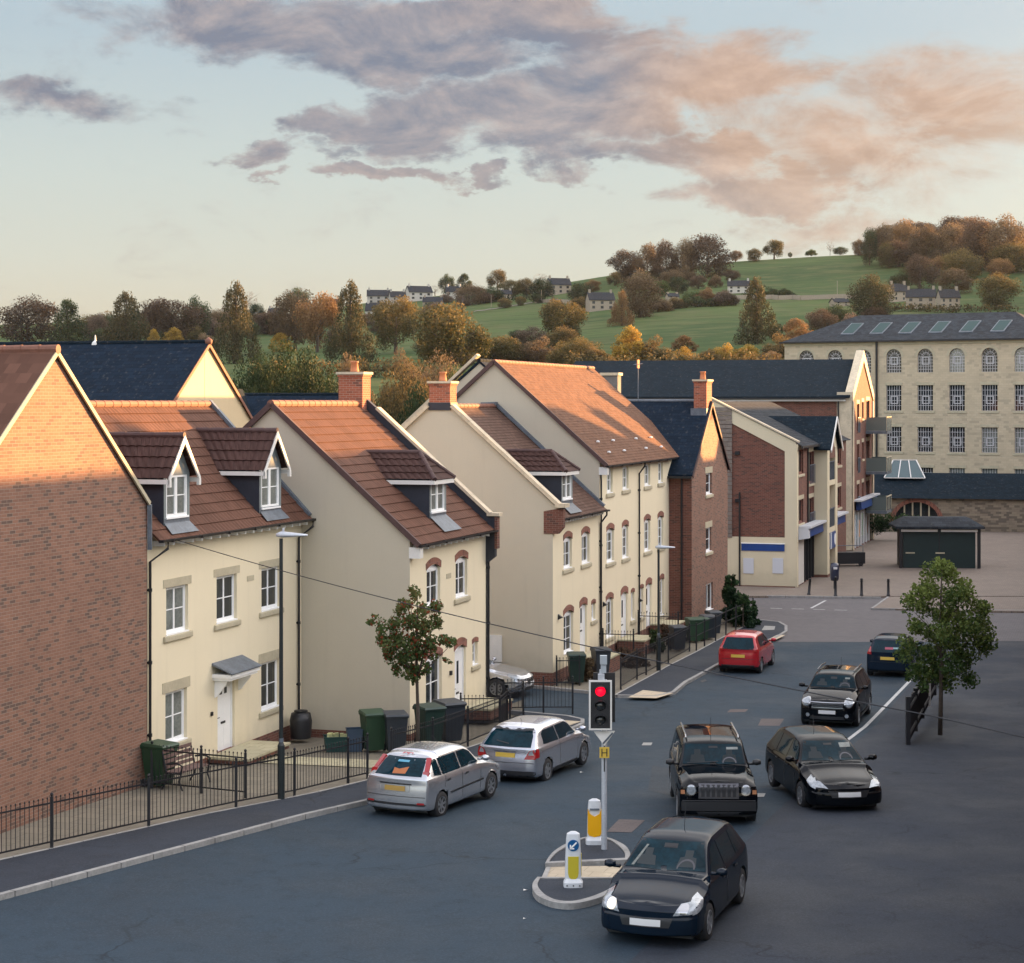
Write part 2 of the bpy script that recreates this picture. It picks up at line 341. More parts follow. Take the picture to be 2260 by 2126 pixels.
# ================================================================ building helpers (local x = along the street, y = back, z up)
def tiles(mb, ya, za, yb, zb, xl, xr, rh=.34, amp=.012, per=.2, saw=.025, samp=4, mi=0):
    """real tile courses on the slope from (ya, za) up to (yb, zb); xl, xr = x limits as (bottom, top)"""
    L = math.hypot(yb-ya, zb-za); n = max(1, round(L/rh)); sy, sz = (yb-ya)/L, (zb-za)/L
    ny, nz = -sz, sy
    if nz < 0: ny, nz = -ny, -nz
    xl = xl if isinstance(xl, tuple) else (xl, xl); xr = xr if isinstance(xr, tuple) else (xr, xr)
    W0 = max(xr[0]-xl[0], xr[1]-xl[1]); nc = max(2, int(W0/per*samp)) if amp else 2
    vs = []; fs = []
    for j in range(n):
        for e in (0, 1):
            t = (j+e)/n; off = saw*(1-e)
            a = xl[0]+(xl[1]-xl[0])*t; b = xr[0]+(xr[1]-xr[0])*t
            for i in range(nc+1):
                x = a+(b-a)*i/nc; o = off+(amp*abs(math.sin(math.pi*x/per)) if amp else 0)
                vs.append((x, ya+sy*L*t+ny*o, za+sz*L*t+nz*o))
    W1 = nc+1
    for r in range(2*n-1):
        for i in range(nc): fs.append((r*W1+i, r*W1+i+1, (r+1)*W1+i+1, (r+1)*W1+i))
    mb.add(vs, fs, mi)
    # underside so that the edge has thickness
    k = len(mb.v); e = .03
    a0, a1, b0, b1 = xl[0], xl[1], xr[0], xr[1]
    q = [(a0, ya, za), (b0, ya, za), (b1, yb, zb), (a1, yb, zb)]
    q2 = [(x, y-ny*e, z-nz*e) for x, y, z in q]
    mb.add(q+q2, [(4, 5, 6, 7), (0, 1, 5, 4), (1, 2, 6, 5), (3, 0, 4, 7)], mi)
def ridge_run(a, b, r=.11, mi=0, mb=None, step=.45):
    mb = mb or MB(); a = Vector(a); b = Vector(b); L = (b-a).length; n = max(1, round(L/step)); d = (b-a)/n
    for i in range(n):
        p = a+d*i; q = p+d*1.04; mb.tube([p, q], [r, r*.9], 10, mi)
    return mb
def arch_strip(mb, xm, hw, z0, rise, th, y0, y1, n=10, mi=0):
    top = []; bot = []
    for i in range(n+1):
        t = -1+2*i/n; zc = z0+rise*(1-t*t)
        bot.append((xm+hw*t, zc)); top.append((xm+hw*t*1.04, zc+th))
    for i in range(n):
        a, b, c, d = bot[i], bot[i+1], top[i+1], top[i]
        mb.poly([(a[0], y0, a[1]), (b[0], y0, b[1]), (c[0], y0, c[1]), (d[0], y0, d[1])], mi)
        mb.poly([(a[0], y0, a[1]), (a[0], y1, a[1]), (b[0], y1, b[1]), (b[0], y0, b[1])], mi)
        mb.poly([(d[0], y0, d[1]), (c[0], y0, c[1]), (c[0], y1, c[1]), (d[0], y1, d[1])], mi)
    for q, r_ in ((bot[0], top[0]), (bot[-1], top[-1])): mb.poly([(q[0], y0, q[1]), (r_[0], y0, r_[1]), (r_[0], y1, r_[1]), (q[0], y1, q[1])], mi)
def fan(mb, xm, hw, z0, rise, y, n=10, mi=0):
    mb.poly([(xm-hw+2*hw*i/n, y, z0+rise*(1-(-1+2*i/n)**2)) for i in range(n+1)], mi)
def window(par, xa, xb, za, zb, y=0.0, cols=2, rows=2, arch=None, lintel=None, sill='stone', glass='glass', rec=.085, fr=.055, frame='white', archmat='arch_brick', proud=.012):
    """frame with its panes, lintel and sill, as a part of par"""
    w = xb-xa; rise = .10*w if arch else 0; zt = zb-rise; mb = MB(); yf = y+rec
    mb.box(xa, xa+fr, yf, yf+.06, za, zt); mb.box(xb-fr, xb, yf, yf+.06, za, zt)
    mb.box(xa+fr, xb-fr, yf, yf+.06, zt-fr, zt); mb.box(xa+fr, xb-fr, yf-.01, yf+.06, za, za+fr*1.5)
    iw = (w-2*fr)/cols; ze0 = za+fr*1.5; ze1 = zt-fr; sb = .035
    for c in range(cols):
        a = xa+fr+iw*c; b = a+iw
        mb.box(a, a+sb, yf+.012, yf+.05, ze0, ze1); mb.box(b-sb, b, yf+.012, yf+.05, ze0, ze1)
        mb.box(a+sb, b-sb, yf+.012, yf+.05, ze0, ze0+sb); mb.box(a+sb, b-sb, yf+.012, yf+.05, ze1-sb, ze1)
        for r in range(1, rows):
            z = ze0+(ze1-ze0)*r/rows; mb.box(a+sb, b-sb, yf+.018, yf+.04, z-.014, z+.014)
    mb.box(xa-.02, xb+.02, y-.02, yf, za-.005, za+.028)          # plastic cill
    if arch: 
        n = 8; pts = [(xa+w*i/n, yf+.015, zt+rise*(1-(-1+2*i/n)**2)) for i in range(n+1)]
        mb.prism(pts, (0, .04, 0))
    f = mb.build('window', M[frame], par)
    MB().poly([(xa+fr, yf+.03, ze0), (xb-fr, yf+.03, ze0), (xb-fr, yf+.03, ze1), (xa+fr, yf+.03, ze1)]).build('pane', M[glass], f, fix=False)
    if arch:
        a = MB(); arch_strip(a, (xa+xb)/2, w/2+.06, zb-rise*1.1, rise*1.25, arch, y-proud, y+.05); a.build('brick_arch', M[archmat], f)
    if lintel:
        MB().box(xa-.17, xb+.17, y-proud, y+.05, zb-.01, zb+lintel).build('lintel', M['stone'], f)
    if sill:
        s = MB(); h = .16; pr = .07
        s.box(xa-.17, xb+.17, y-pr, y+.05, za-h-.004, za-.006); o = s.build('sill', M[sill], f)
        bv = o.modifiers.new('bevel', 'BEVEL'); bv.width = .03; bv.segments = 2
    return f
def front_door(par, xa, xb, za, zb, y=0.0, arch=None, lights='slot', archmat='arch_brick'):
    w = xb-xa; rise = .10*w if arch else 0; zt = zb-rise; rec = .1; mb = MB()
    mb.box(xa, xa+.06, y+rec-.03, y+rec+.06, za, zt); mb.box(xb-.06, xb, y+rec-.03, y+rec+.06, za, zt); mb.box(xa+.06, xb-.06, y+rec-.03, y+rec+.06, zt-.06, zt)
    if arch: mb.prism([(xa+w*i/8, y+rec, zt+rise*(1-(-1+2*i/8)**2)) for i in range(9)], (0, .04, 0))
    mb.box(xa+.065, xb-.065, y+rec, y+rec+.05, za+.02, zt-.065)
    f = mb.build('door', M['white'], par); xm = (xa+xb)/2
    p = MB()                                     # raised panels
    for a, b in ((xa+.16, xm-.05), (xm+.05, xb-.16)):
        if b-a > .1: p.box(a, b, y+rec-.008, y+rec+.01, za+.2, za+.75); p.box(a, b, y+rec-.008, y+rec+.01, za+1.0, za+1.5 if lights != 'slot' else za+1.02)
    p.build('door_panel', M['white'], f)
    g = MB()
    if lights == 'slot': g.box(xm-.07, xm+.09, y+rec-.012, y+rec+.01, za+1.15, za+1.85)
    else: g.box(xm-.22, xm-.08, y+rec-.012, y+rec+.01, za+1.62, za+1.78); g.box(xm+.08, xm+.22, y+rec-.012, y+rec+.01, za+1.62, za+1.78)
    g.build('door_glass', M['glass'], f)
    MB().box(xm-.13, xm+.13, y+rec-.014, y+rec, za+.82, za+.88).build('letter_plate', M['black_pl'], f)
    MB().tube([(xa+.12, y+rec, za+1.02), (xa+.12, y+rec-.05, za+1.02), (xa+.22, y+rec-.05, za+1.02)], .012, 6).build('handle', M['black_pl'], f)
    if arch: a = MB(); arch_strip(a, xm, w/2+.07, zb-rise*1.1, rise*1.3, arch, y-.014, y+.05); a.build('brick_arch', M[archmat], f)
    return f
def gutter(par, x0, x1, y, z, m='black_pl'):
    g = MB(); n = 8
    for i in range(n):
        a0 = math.pi+math.pi*i/n; a1 = math.pi+math.pi*(i+1)/n; r = .065
        for rr in (r,): g.poly([(x0, y+rr*math.cos(a0), z+rr*math.sin(a0)), (x1, y+rr*math.cos(a0), z+rr*math.sin(a0)), (x1, y+rr*math.cos(a1), z+rr*math.sin(a1)), (x0, y+rr*math.cos(a1), z+rr*math.sin(a1))])
    g.box(x0, x1, y-.065, y-.055, z-.02, z+.012); g.box(x0-.01, x0+.01, y-.065, y+.065, z-.06, z+.01); g.box(x1-.01, x1+.01, y-.065, y+.065, z-.06, z+.01)
    for i in range(int((x1-x0)/1.6)): g.box(x0+.5+i*1.6, x0+.56+i*1.6, y-.075, y+.07, z-.075, z+.01)
    return g.build('gutter', M[m], par, fix=False)
def downpipe(par, x, y, zt, zb, swan=.28, r=.036, dx=0):
    p = MB(); p.tube([(x+dx, y-swan, zt), (x+dx, y-swan, zt-.18), (x, y-.06, zt-.5), (x, y-.06, zb)], r, 8)
    k = 0; z = zt-1.2
    while z > zb+.3: p.tube([(x, y-.06, z-.04), (x, y-.06, z+.04)], r*1.5, 8); p.box(x-.06, x+.06, y-.03, y, z-.025, z+.025); z -= 1.8
    return p.build('downpipe', M['black_pl'], par)
def chimney(par, x0, x1, y0, y1, zb, zt, pot=.36, m='chimney_brick', pots=1):
    c = MB(); c.box(x0, x1, y0, y1, zb, zt-.16); c.box(x0-.03, x1+.03, y0-.03, y1+.03, zt-.16, zt-.08)
    ch = c.build('chimney', M[m], par)
    MB().box(x0-.07, x1+.07, y0-.07, y1+.07, zt-.08, zt).build('chimney_cap', M['coping'], ch)
    xm = (x0+x1)/2
    for k in range(pots):
        ym = y0+(y1-y0)*(k+.5)/pots
        MB().lathe([(.001, zt+.001), (.15, zt+.001), (.14, zt+.06), (.11, zt+pot-.06), (.14, zt+pot-.05), (.14, zt+pot), (.10, zt+pot), (.10, zt+.05)], 12, (xm, ym, 0)).build('chimney_pot', M['pot'], ch, smooth=True)
    return ch
def _unused(W, ze, zr, yr, D, z0): return [(0, z0), (D, z0), (D, zr-(zr-ze)*(D-yr)/yr if D > yr else ze), (yr, zr), (0, ze)]
def coping_run(a, b, w=.34, h=.09, mi=0, step=.9):
    mb = MB(); a = Vector(a); b = Vector(b); n = max(1, round((b-a).length/step)); d = (b-a)/n
    for i in range(n): mb.beam(a+d*i+d*.004, a+d*(i+1)-d*.004, w, h)
    return mb
def dormer(par, xc, w, yf, z0, ztop_wall, slope, ze, yoff, kind='gable', tile='tiles_dark', pitch=1.35, wpx=None):
    """xc centre, w width, yf front plane, z0 bottom of the face, ztop_wall eaves height; main roof: z = ze + (y-yoff)*slope"""
    d = thing_part('dormer', par)
    yb = (ztop_wall-ze)/slope+yoff                    # where the eaves meet the main roof
    hw = w/2; rz = hw*pitch; zr = ztop_wall+rz; ov = .16
    f = MB()                                          # face
    wx0, wx1, wz0, wz1 = xc-hw+.13, xc+hw-.13, z0+.20, ztop_wall-.04
    f.wall(xc-hw, xc+hw, z0-.3, ztop_wall, [(wx0, wx1, wz0, wz1)], yf, .1)
    if kind == 'gable': f.poly([(xc-hw, yf, ztop_wall), (xc+hw, yf, ztop_wall), (xc, yf, zr)])
    f.build('face', M['dormer_grey'], d)
    for x in (xc-hw, xc+hw):
        zf = ze+(yf-yoff)*slope
        MB().prism([(x-.02, yf+.01, zf-.3), (x-.02, yb+.2, ztop_wall-.05), (x-.02, yb+.2, ztop_wall), (x-.02, yf+.01, ztop_wall)], (.04, 0, 0)).build('cheek', M['slate_side'], d)
    window_sub(d, wx0, wx1, wz0, wz1, yf)
    t = MB(); yfo = yf-.22
    yr = (zr-ze)/slope+yoff+.15; e = ov; zeo = ztop_wall-e*pitch*.55
    bk = yb+.25
    # roof slopes built as tile courses across the dormer (courses run along y)
    def slope_side(sg):
        # local param: s up the dormer slope, along y
        n = 4; L = math.hypot(hw+e, zr-zeo); vs = []; fs = []; per = .24; ncol = int((yr-yfo)/per*5)
        for j in range(n):
            for ee in (0, 1):
                tt = (j+ee)/n; off = .035*(1-ee)
                x = xc+sg*(hw+e)*(1-tt); z = zeo+(zr-zeo)*tt
                nx, nz = sg*(zr-zeo)/L, (hw+e)/L
                y0 = yfo; y1 = (z-ze)/slope+yoff+.12
                if kind == 'hip': y0 = yfo+(hw+e)*.9*tt
                for i in range(ncol+1):
                    y = y0+(max(y1, y0+.01)-y0)*i/ncol; o = off+.032*abs(math.sin(math.pi*y/per))
                    vs.append((x+nx*o, y, z+nz*o))
        W1 = ncol+1
        for r in range(2*n-1):
            for i in range(ncol): fs.append((r*W1+i, r*W1+i+1, (r+1)*W1+i+1, (r+1)*W1+i))
        t.add(vs, fs)
    slope_side(-1); slope_side(1)
    if kind == 'hip':
        n = 4
        for j in range(n):
            a = j/n; b = (j+1)/n; q = lambda tt, off: [(xc-(hw+e)*(1-tt), yfo+(hw+e)*.9*tt-off*.7, zeo+(zr-zeo)*tt+off*.6), (xc+(hw+e)*(1-tt), yfo+(hw+e)*.9*tt-off*.7, zeo+(zr-zeo)*tt+off*.6)]
            lo = q(a, .035); hi = q(b, 0); t.poly([lo[0], lo[1], hi[1], hi[0]]); l2 = q(a, 0); t.poly([l2[0], l2[1], lo[1], lo[0]])
    t.build('dormer_roof', M[tile], d, fix=False)
    rg = MB(); y_r0 = yfo if kind == 'gable' else yfo+(hw+e)*.9
    ridge_run((xc, y_r0, zr+.03), (xc, yr-.1, zr+.03), .085, 0, rg)
    if kind == 'hip':
        for sg in (-1, 1): ridge_run((xc+sg*(hw+e), yfo, zeo+.03), (xc, y_r0, zr+.03), .075, 0, rg, .35)
    rg.build('ridge_tiles', M['ridge_dark'], d, smooth=False)
    b = MB()
    if kind == 'gable':
        for sg in (-1, 1):
            b.prism([(xc+sg*(hw+e), yfo-.02, zeo-.13), (xc+sg*(hw+e), yfo-.02, zeo+.02), (xc, yfo-.02, zr+.02), (xc, yfo-.02, zr-.13*1.3)], (0, .04, 0))
            b.box(xc+sg*(hw+e)-.03, xc+sg*(hw+e)+.03, yfo+.03, bk, zeo-.12, zeo-.005)
        b.box(xc-hw-e, xc-hw-e+.10, yfo-.03, yfo+.05, zeo-.2, zeo-.02); b.box(xc+hw+e-.10, xc+hw+e, yfo-.03, yfo+.05, zeo-.2, zeo-.02)
    else:
        b.box(xc-hw-e, xc+hw+e, yfo+.01, yfo+.05, zeo-.13, zeo-.005)
        for sg in (-1, 1): b.box(xc+sg*(hw+e)-.02, xc+sg*(hw+e)+.02, yfo+.05, bk, zeo-.13, zeo-.005)
        b.box(xc-hw-e+.02, xc+hw+e-.02, yfo+.06, yf+.1, zeo-.10, zeo-.05)
    b.build('barge_board', M['off_white'], d)
    # lead apron under the window
    zf = ze+(yf-yoff)*slope; nz = math.cos(math.atan(slope))
    y2 = max(yf-.5, yoff+.04); z2 = ze+(y2-yoff)*slope
    ap = MB(); ap.add([(xc-hw+.02, yf-.005, zf+.09), (xc+hw-.02, yf-.005, zf+.09), (xc+hw+.06, y2, z2+.085), (xc-hw-.02, y2, z2+.085), (xc-hw+.02, yf-.005, zf+.2), (xc+hw-.02, yf-.005, zf+.2)], [(0, 1, 2, 3), (0, 4, 5, 1)])
    ap.build('lead_apron', M['lead'], d, fix=False)
    return d
def thing_part(name, par):
    o = bpy.data.objects.new(name, None); col.objects.link(o); o.parent = par; o.empty_display_size = .1; return o
def window_sub(par, xa, xb, za, zb, y):
    """window flattened to one mesh plus its pane, for use under a part"""
    mb = MB(); fr = .055; yf = y+.03
    mb.box(xa, xa+fr, yf-.02, yf+.06, za, zb); mb.box(xb-fr, xb, yf-.02, yf+.06, za, zb); mb.box(xa+fr, xb-fr, yf-.02, yf+.06, zb-fr, zb); mb.box(xa+fr, xb-fr, yf-.03, yf+.06, za, za+.09)
    xm = (xa+xb)/2; mb.box(xm-.05, xm+.05, yf-.01, yf+.05, za+.09, zb-fr); mb.box(xa-.03, xb+.03, yf-.07, yf, za-.03, za+.02)
    zm = (za+zb)/2+.02
    for a, b in ((xa+fr, xm-.05), (xm+.05, xb-fr)):
        mb.box(a, a+.025, yf, yf+.04, za+.09, zb-fr); mb.box(b-.025, b, yf, yf+.04, za+.09, zb-fr); mb.box(a, b, yf, yf+.04, zm-.014, zm+.014)
    mb.build('window_frame', M['white'], par)
    MB().poly([(xa+fr, yf+.025, za+.09), (xb-fr, yf+.025, za+.09), (xb-fr, yf+.025, zb-fr), (xa+fr, yf+.025, zb-fr)]).build('pane', M['glass_pale'], par, fix=False)
# ================================================================ the terrace on the left
def hpx(u0, d, xl, xr, yt, yb):                    # window box given by photo pixels, (top, bottom) measured on its left edge
    ua, zt = fac(xl, yt, d); _, zb = fac(xl, yb, d); ub = Ufac(xr, d)
    return ua-u0, ub-u0, zb, zt
def base_house(name, label, u0, d, W, ze, yo, yr, zr, D, wallm, gablem, zb=-1.3, holes=(), left=True, right=True, plinth=None, gtop=0):
    h = thing(name, label, 'house', Wd(u0, -d), ALPHA, None)
    slope = (zr-ze)/(yr+yo)
    zw = ze+yo*slope-.06                             # wall plate height at y = 0
    mb = MB(); zp = plinth if plinth is not None else zb
    mb.wall(0, W, zp, zw, holes, 0, .12)
    mb.build('front_wall', M[wallm], h); MB().poly([(0, D, zp), (W, D, zp), (W, D, zw), (0, D, zw)][::-1]).build('rear_wall', M[wallm], h, fix=False)
    for x, on in ((0, left), (W, right)):
        if on: MB().poly([(x, 0.0, zp), (x, D, zp), (x, D, zr-(D-yr)*slope-.06), (x, yr, zr-.06), (x, 0, zw)]).build('gable_wall', M[gablem], h)
    if plinth is not None:
        p = MB(); p.box(-.012, W+.012, -.015, D, zb, zp); p.build('plinth', M['red_brick'], h)
    return h, slope, zw
def feet(h, W, z, y=-.24, step=.52, x0=.3):
    o = MB().box(0, .07, y, 0, z-.13, z).build('rafter_foot', M['white'], h, loc=(x0, 0, 0)); x = x0+step
    while x < W-.15:
        c = o.copy(); col.objects.link(c); c.location.x = x; x += step

# ---- house 0: brown brick gable towards the street
u1 = Ufac(325, 22.95); D0 = 22.75; uc = Ufac(324, D0)
W0 = 8.6; h0 = thing('brick_house', 'brown brick house with street gable lit orange at its top, left of the cream houses', 'house', Wd(uc-W0, -D0), ALPHA)
zc = 7.0; sl0 = .835; za = zc+W0/2*sl0
wb = MB(); wb.poly([(0, 0, -1), (W0, 0, -1), (W0, 0, zc), (W0/2, 0, za), (0, 0, zc)])
wb.poly([(0, 0, -1), (0, 9, -1), (0, 9, zc), (0, 0, zc)]); wb.poly([(W0, 0, -1), (W0, 9, -1), (W0, 9, zc), (W0, 0, zc)]); wb.poly([(0, 9, -1), (W0, 9, -1), (W0, 9, zc), (W0/2, 9, za), (0, 9, zc)])
wb.build('wall', M['brick'], h0)
rf = MB()
for sg in (-1, 1):
    xe = W0/2+sg*(W0/2+.02); rf.prism([(W0/2, -.06, za+.02), (xe, -.06, zc+.0), (xe, -.06, zc+.1), (W0/2, -.06, za+.13)], (0, 9.2, 0))
rf.build('roof', M['tiles1'], h0)
vt = MB()
for sg in (-1, 1): vt.beam((W0/2, -.07, za+.05), (W0/2+sg*(W0/2+.02), -.07, zc+.03), .05, .10)
vt.build('verge', M['stone'], h0)
ridge_run((W0/2, -.1, za+.12), (W0/2, 9.1, za+.12)).build('ridge_tiles', M['ridge'], h0)
MB().beam((W0+.05, -.05, 7.0), (W0+.12, -.02, 5.9), .1, .2).build('lead_flashing', M['lead'], h0)

# ---- house 1
d1 = 22.95; W1 = 52.18-u1; ze1 = 6.08; yr1 = 2.95; zr1 = 9.44
hl = [hpx(u1, d1, 366.8, 415.3, 1297, 1404), hpx(u1, d1, 478, 522.6, 1273, 1378), hpx(u1, d1, 577, 618, 1255, 1351),
      hpx(u1, d1, 365, 412.5, 1530, 1647), hpx(u1, d1, 576.5, 617, 1464, 1572)]
dr = hpx(u1, d1, 480, 518, 1500, 1672); dr = (dr[0], dr[1], .03, dr[3])
h1, s1, zw1 = base_house('cream_house', 'cream rendered house with two pointed dormers and white canopied front door', u1, d1, W1, ze1, .35, yr1, zr1, 7.2, 'cream', 'cream', holes=hl+[dr], left=False, right=False, plinth=.14)
rt = MB(); tiles(rt, -.35, ze1, yr1, zr1, -.02, W1-.03); tiles(rt, 2*yr1+.35, ze1, yr1, zr1, 0, W1-.03); rt.build('roof', M['tiles1'], h1, fix=False)
ridge_run((-.2, yr1, zr1+.03), (W1-.1, yr1, zr1+.03)).build('ridge_tiles', M['ridge'], h1)
for i, q in enumerate(hl): window(h1, *q, lintel=.2 if i < 3 else .26, glass='glass_pale' if i in (0, 3) else 'glass')
front_door(h1, *dr, lights='squares')
cx0, cx1 = dr[0]-.32, dr[1]+.42; cz = dr[3]+.08
cn = MB(); cn.box(cx0, cx1, -.55, 0, cz, cz+.10); cn.box(cx0+.04, cx1-.04, -.5, 0, cz-.07, cz)
for x in (cx0+.14, cx1-.2): cn.prism([(x, 0, cz-.07), (x, 0, cz-.55), (x, -.08, cz-.5), (x, -.35, cz-.16), (x, -.38, cz-.07)], (.06, 0, 0))
ca = cn.build('door_canopy', M['white'], h1)
MB().add([(cx0-.03, -.6, cz+.105), (cx1+.03, -.6, cz+.105), (cx1+.03, 0, cz+.34), (cx0-.03, 0, cz+.34), (cx0-.03, -.6, cz+.135), (cx1+.03, -.6, cz+.135), (cx1+.03, -.01, cz+.40), (cx0-.03, -.01, cz+.40)], [(0, 1, 5, 4), (4, 5, 6, 7), (0, 4, 7, 3), (1, 2, 6, 5), (0, 3, 2, 1)]).build('canopy_roof', M['lead'], ca)
gutter(h1, -.02, W1-.0, -.40, ze1+.02)
downpipe(h1, .04, 0, ze1-.02, -.6, .4, dx=.3); downpipe(h1, W1-.32, 0, ze1-.02, -.9, .4, dx=.25)
feet(h1, W1, ze1-.02, -.3)
# dormers
for px_, in ((388,), (597,)):
    uu, zt_ = fac(px_, 1100, d1-.0)
    pass
def dz(px, py, dd): return fac(px, py, dd)
for xl, xr, yb, yt in ((362, 418, 1143, 1051), (573, 620, 1122, 1034)):
    dd = d1-.06; ua = Ufac(xl, dd); ub = Ufac(xr, dd); Y = ua*C_+dd*S_
    z0 = CZ-(yb-HY)/F*Y; zt = CZ-(yt-HY)/F*Y
    dormer(h1, (ua+ub)/2-u1, (ub-ua)+.02, -.06, z0-.22, zt+.04, s1, ze1, -.35, 'gable')
MB().beam((W1-.06, -.3, ze1+.12), (W1-.06, yr1, zr1+.12), .14, .10).build('lead_flashing', M['lead'], h1)
MB().box(dr[0]-.42, dr[0]-.34, -.05, 0, 1.2, 1.3).build('door_bell', M['black_pl'], h1)
MB().box(*[Ufac(545, d1)-u1, Ufac(560, d1)-u1], -.012, .03, *[fac(545, 1284, d1)[1], fac(545, 1272, d1)[1]]).build('vent_brick', M['stone'], h1)

# ---- house 2
u2 = 52.2; d2 = 19.55; W2 = 59.35-u2; ze2 = 5.38; yr2 = 4.35; zr2 = 9.44
hl = [hpx(u2, d2, 941.6, 971.5, 1250, 1341), hpx(u2, d2, 1005.6, 1031.4, 1232, 1322), hpx(u2, d2, 940, 975, 1450, 1571), hpx(u2, d2, 1043, 1054, 1418, 1470)]
dr = hpx(u2, d2, 1003.5, 1028, 1430, 1596)
h2, s2, zw2 = base_house('cream_house', 'cream house with tall bare gable, brick chimney and one hipped dormer', u2, d2, W2, ze2, .3, yr2, zr2, 8.7, 'cream', 'shaded_cream', holes=hl+[dr], right=False, plinth=-.1)
h2.name = 'cream_house'
rt = MB(); tiles(rt, -.3, ze2, yr2, zr2, -.06, W2-.1); tiles(rt, 9.0, ze2, yr2, zr2, -.06, W2-.1); rt.build('roof', M['tiles1'], h2, fix=False)
ridge_run((-.12, yr2, zr2+.04), (W2-.2, yr2, zr2+.04), .12).build('ridge_tiles', M['ridge'], h2)
vg = MB(); vg.beam((-.08, -.32, ze2-.0), (-.08, yr2, zr2+.03), .10, .16); vg.beam((-.08, 9.0, ze2), (-.08, yr2, zr2+.03), .10, .16); vg.build('verge', M['ridge_dark'], h2)
window(h2, *hl[0], arch=.2, cols=2, rows=2); window(h2, *hl[1], arch=.2); window(h2, *hl[2], arch=.2, cols=2, rows=2, sill=None, glass='glass'); window(h2, *hl[3], arch=.14, cols=1, rows=2)
front_door(h2, *dr, arch=.24)
gutter(h2, -.05, W2-.1, -.35, ze2); feet(h2, W2-.2, ze2-.03, -.26)
downpipe(h2, W2-.02, 0, ze2-.02, -1.2, .3)
MB().box(-.02, .25, -.32, .02, ze2-.38, ze2-.06).build('eaves_box', M['off_white'], h2)
pw = MB(); T_ = .34; ph = .36                    # right parapet with coping and kneeler
pw.prism([(W2-T_+.2, -.32, ze2-.85), (W2-T_+.2, -.32, ze2+.42), (W2-T_+.2, yr2, zr2+ph), (W2-T_+.2, 9.0, ze2+ph), (W2-T_+.2, 8.7, -1), (W2-T_+.2, 0, -1), (W2-T_+.2, 0, ze2-1.1)], (T_-.15, 0, 0))
pw.build('parapet_wall', M['slate_side'], h2)
MB().box(W2-.16, W2+.10, -.40, -.31, ze2-.6, ze2+.45).build('corbel', M['red_brick'], h2)
MB().poly([(W2+.06, 0, -1), (W2+.06, 8.7, -1), (W2+.06, 8.7, ze2+.3), (W2+.06, yr2, zr2+.3), (W2+.06, 0, ze2+.4)]).build('gable_wall', M['cream'], h2)
cp = coping_run((W2-.02, -.12, ze2+.42+.12), (W2-.02, yr2-.55, zr2+.40-.5)); cp.box(W2-.2, W2+.2, -.48, -.05, ze2+.46, ze2+.56)
cp.build('coping', M['coping'], h2); coping_run((W2-.02, yr2+.6, zr2+.40-.5), (W2-.02, 8.9, ze2+.45)).build('coping', M['coping'], h2)
chimney(h2, W2-.5, W2+.2, 23.7-d2, 24.55-d2, zr2-1.0, 10.53)
dd = d2+.36; ua = Ufac(949, dd); ub = Ufac(984, dd); Y = ua*C_+dd*S_
dormer(h2, (ua+ub)/2-u2, ub-ua+.05, .36, CZ-(1131-HY)/F*Y-.22, CZ-(1054-HY)/F*Y, s2, ze2, -.3, 'hip', pitch=.95)
MB().box(Ufac(985, d2)-u2, Ufac(995, d2)-u2, -.012, .03, *[fac(985, 1278, d2)[1], fac(985, 1267, d2)[1]]).build('vent_brick', M['stone'], h2)
MB().box(dr[0]-.5, dr[0]-.4, -.07, 0, 1.15, 1.28).build('door_bell', M['black_pl'], h2)

# ---- house 3
u3 = 65.78; d3 = 19.2; W3 = 72.26-u3; ze3 = 5.36; yr3 = 4.25; zr3 = 9.36
hl = [hpx(u3, d3, 1244, 1262, 1187, 1257.7), hpx(u3, d3, 1284, 1300.8, 1176, 1246.6), hpx(u3, d3, 1244, 1265, 1352, 1446), hpx(u3, d3, 1305.7, 1313.8, 1332, 1371)]
dr = hpx(u3, d3, 1280, 1295, 1336, 1446)
h3, s3, zw3 = base_house('cream_house', 'cream house with stone coped gable and chimney beyond the driveway with the silver car', u3, d3, W3, ze3, .3, yr3, zr3, 8.5, 'cream', 'shaded_cream', holes=hl+[dr], right=False, plinth=-.12)
rt = MB(); tiles(rt, -.3, ze3, yr3, zr3, .12, W3, rh=.15, amp=0, saw=.012); tiles(rt, 8.8, ze3, yr3, zr3, .12, W3, rh=.15, amp=0, saw=.012); rt.build('roof', M['tiles3'], h3, fix=False)
ridge_run((.2, yr3, zr3+.03), (W3, yr3, zr3+.03), .1).build('ridge_tiles', M['ridge'], h3)
for i, q in enumerate(hl[:3]): window(h3, *q, arch=.2, cols=2, rows=2 if i < 2 else 3, sill='stone' if i < 2 else None)
window(h3, *hl[3], arch=.14, cols=1, rows=2); front_door(h3, *dr, arch=.24)
gutter(h3, .2, W3+.05, -.35, ze3); feet(h3, W3-.1, ze3-.03, -.26, .36)
downpipe(h3, W3-.02, 0, ze3-.02, -1.2, .3)
cp = coping_run((.06, -.22, ze3+.52), (.06, yr3-.45, zr3+.05), .40, .13); cp.box(-.16, .44, -.50, -.12, ze3+.42, ze3+.56); cp.build('coping', M['coping'], h3); coping_run((.06, 8.7, ze3+.52), (.06, yr3+.45, zr3+.05), .40, .13).build('coping', M['coping'], h3)
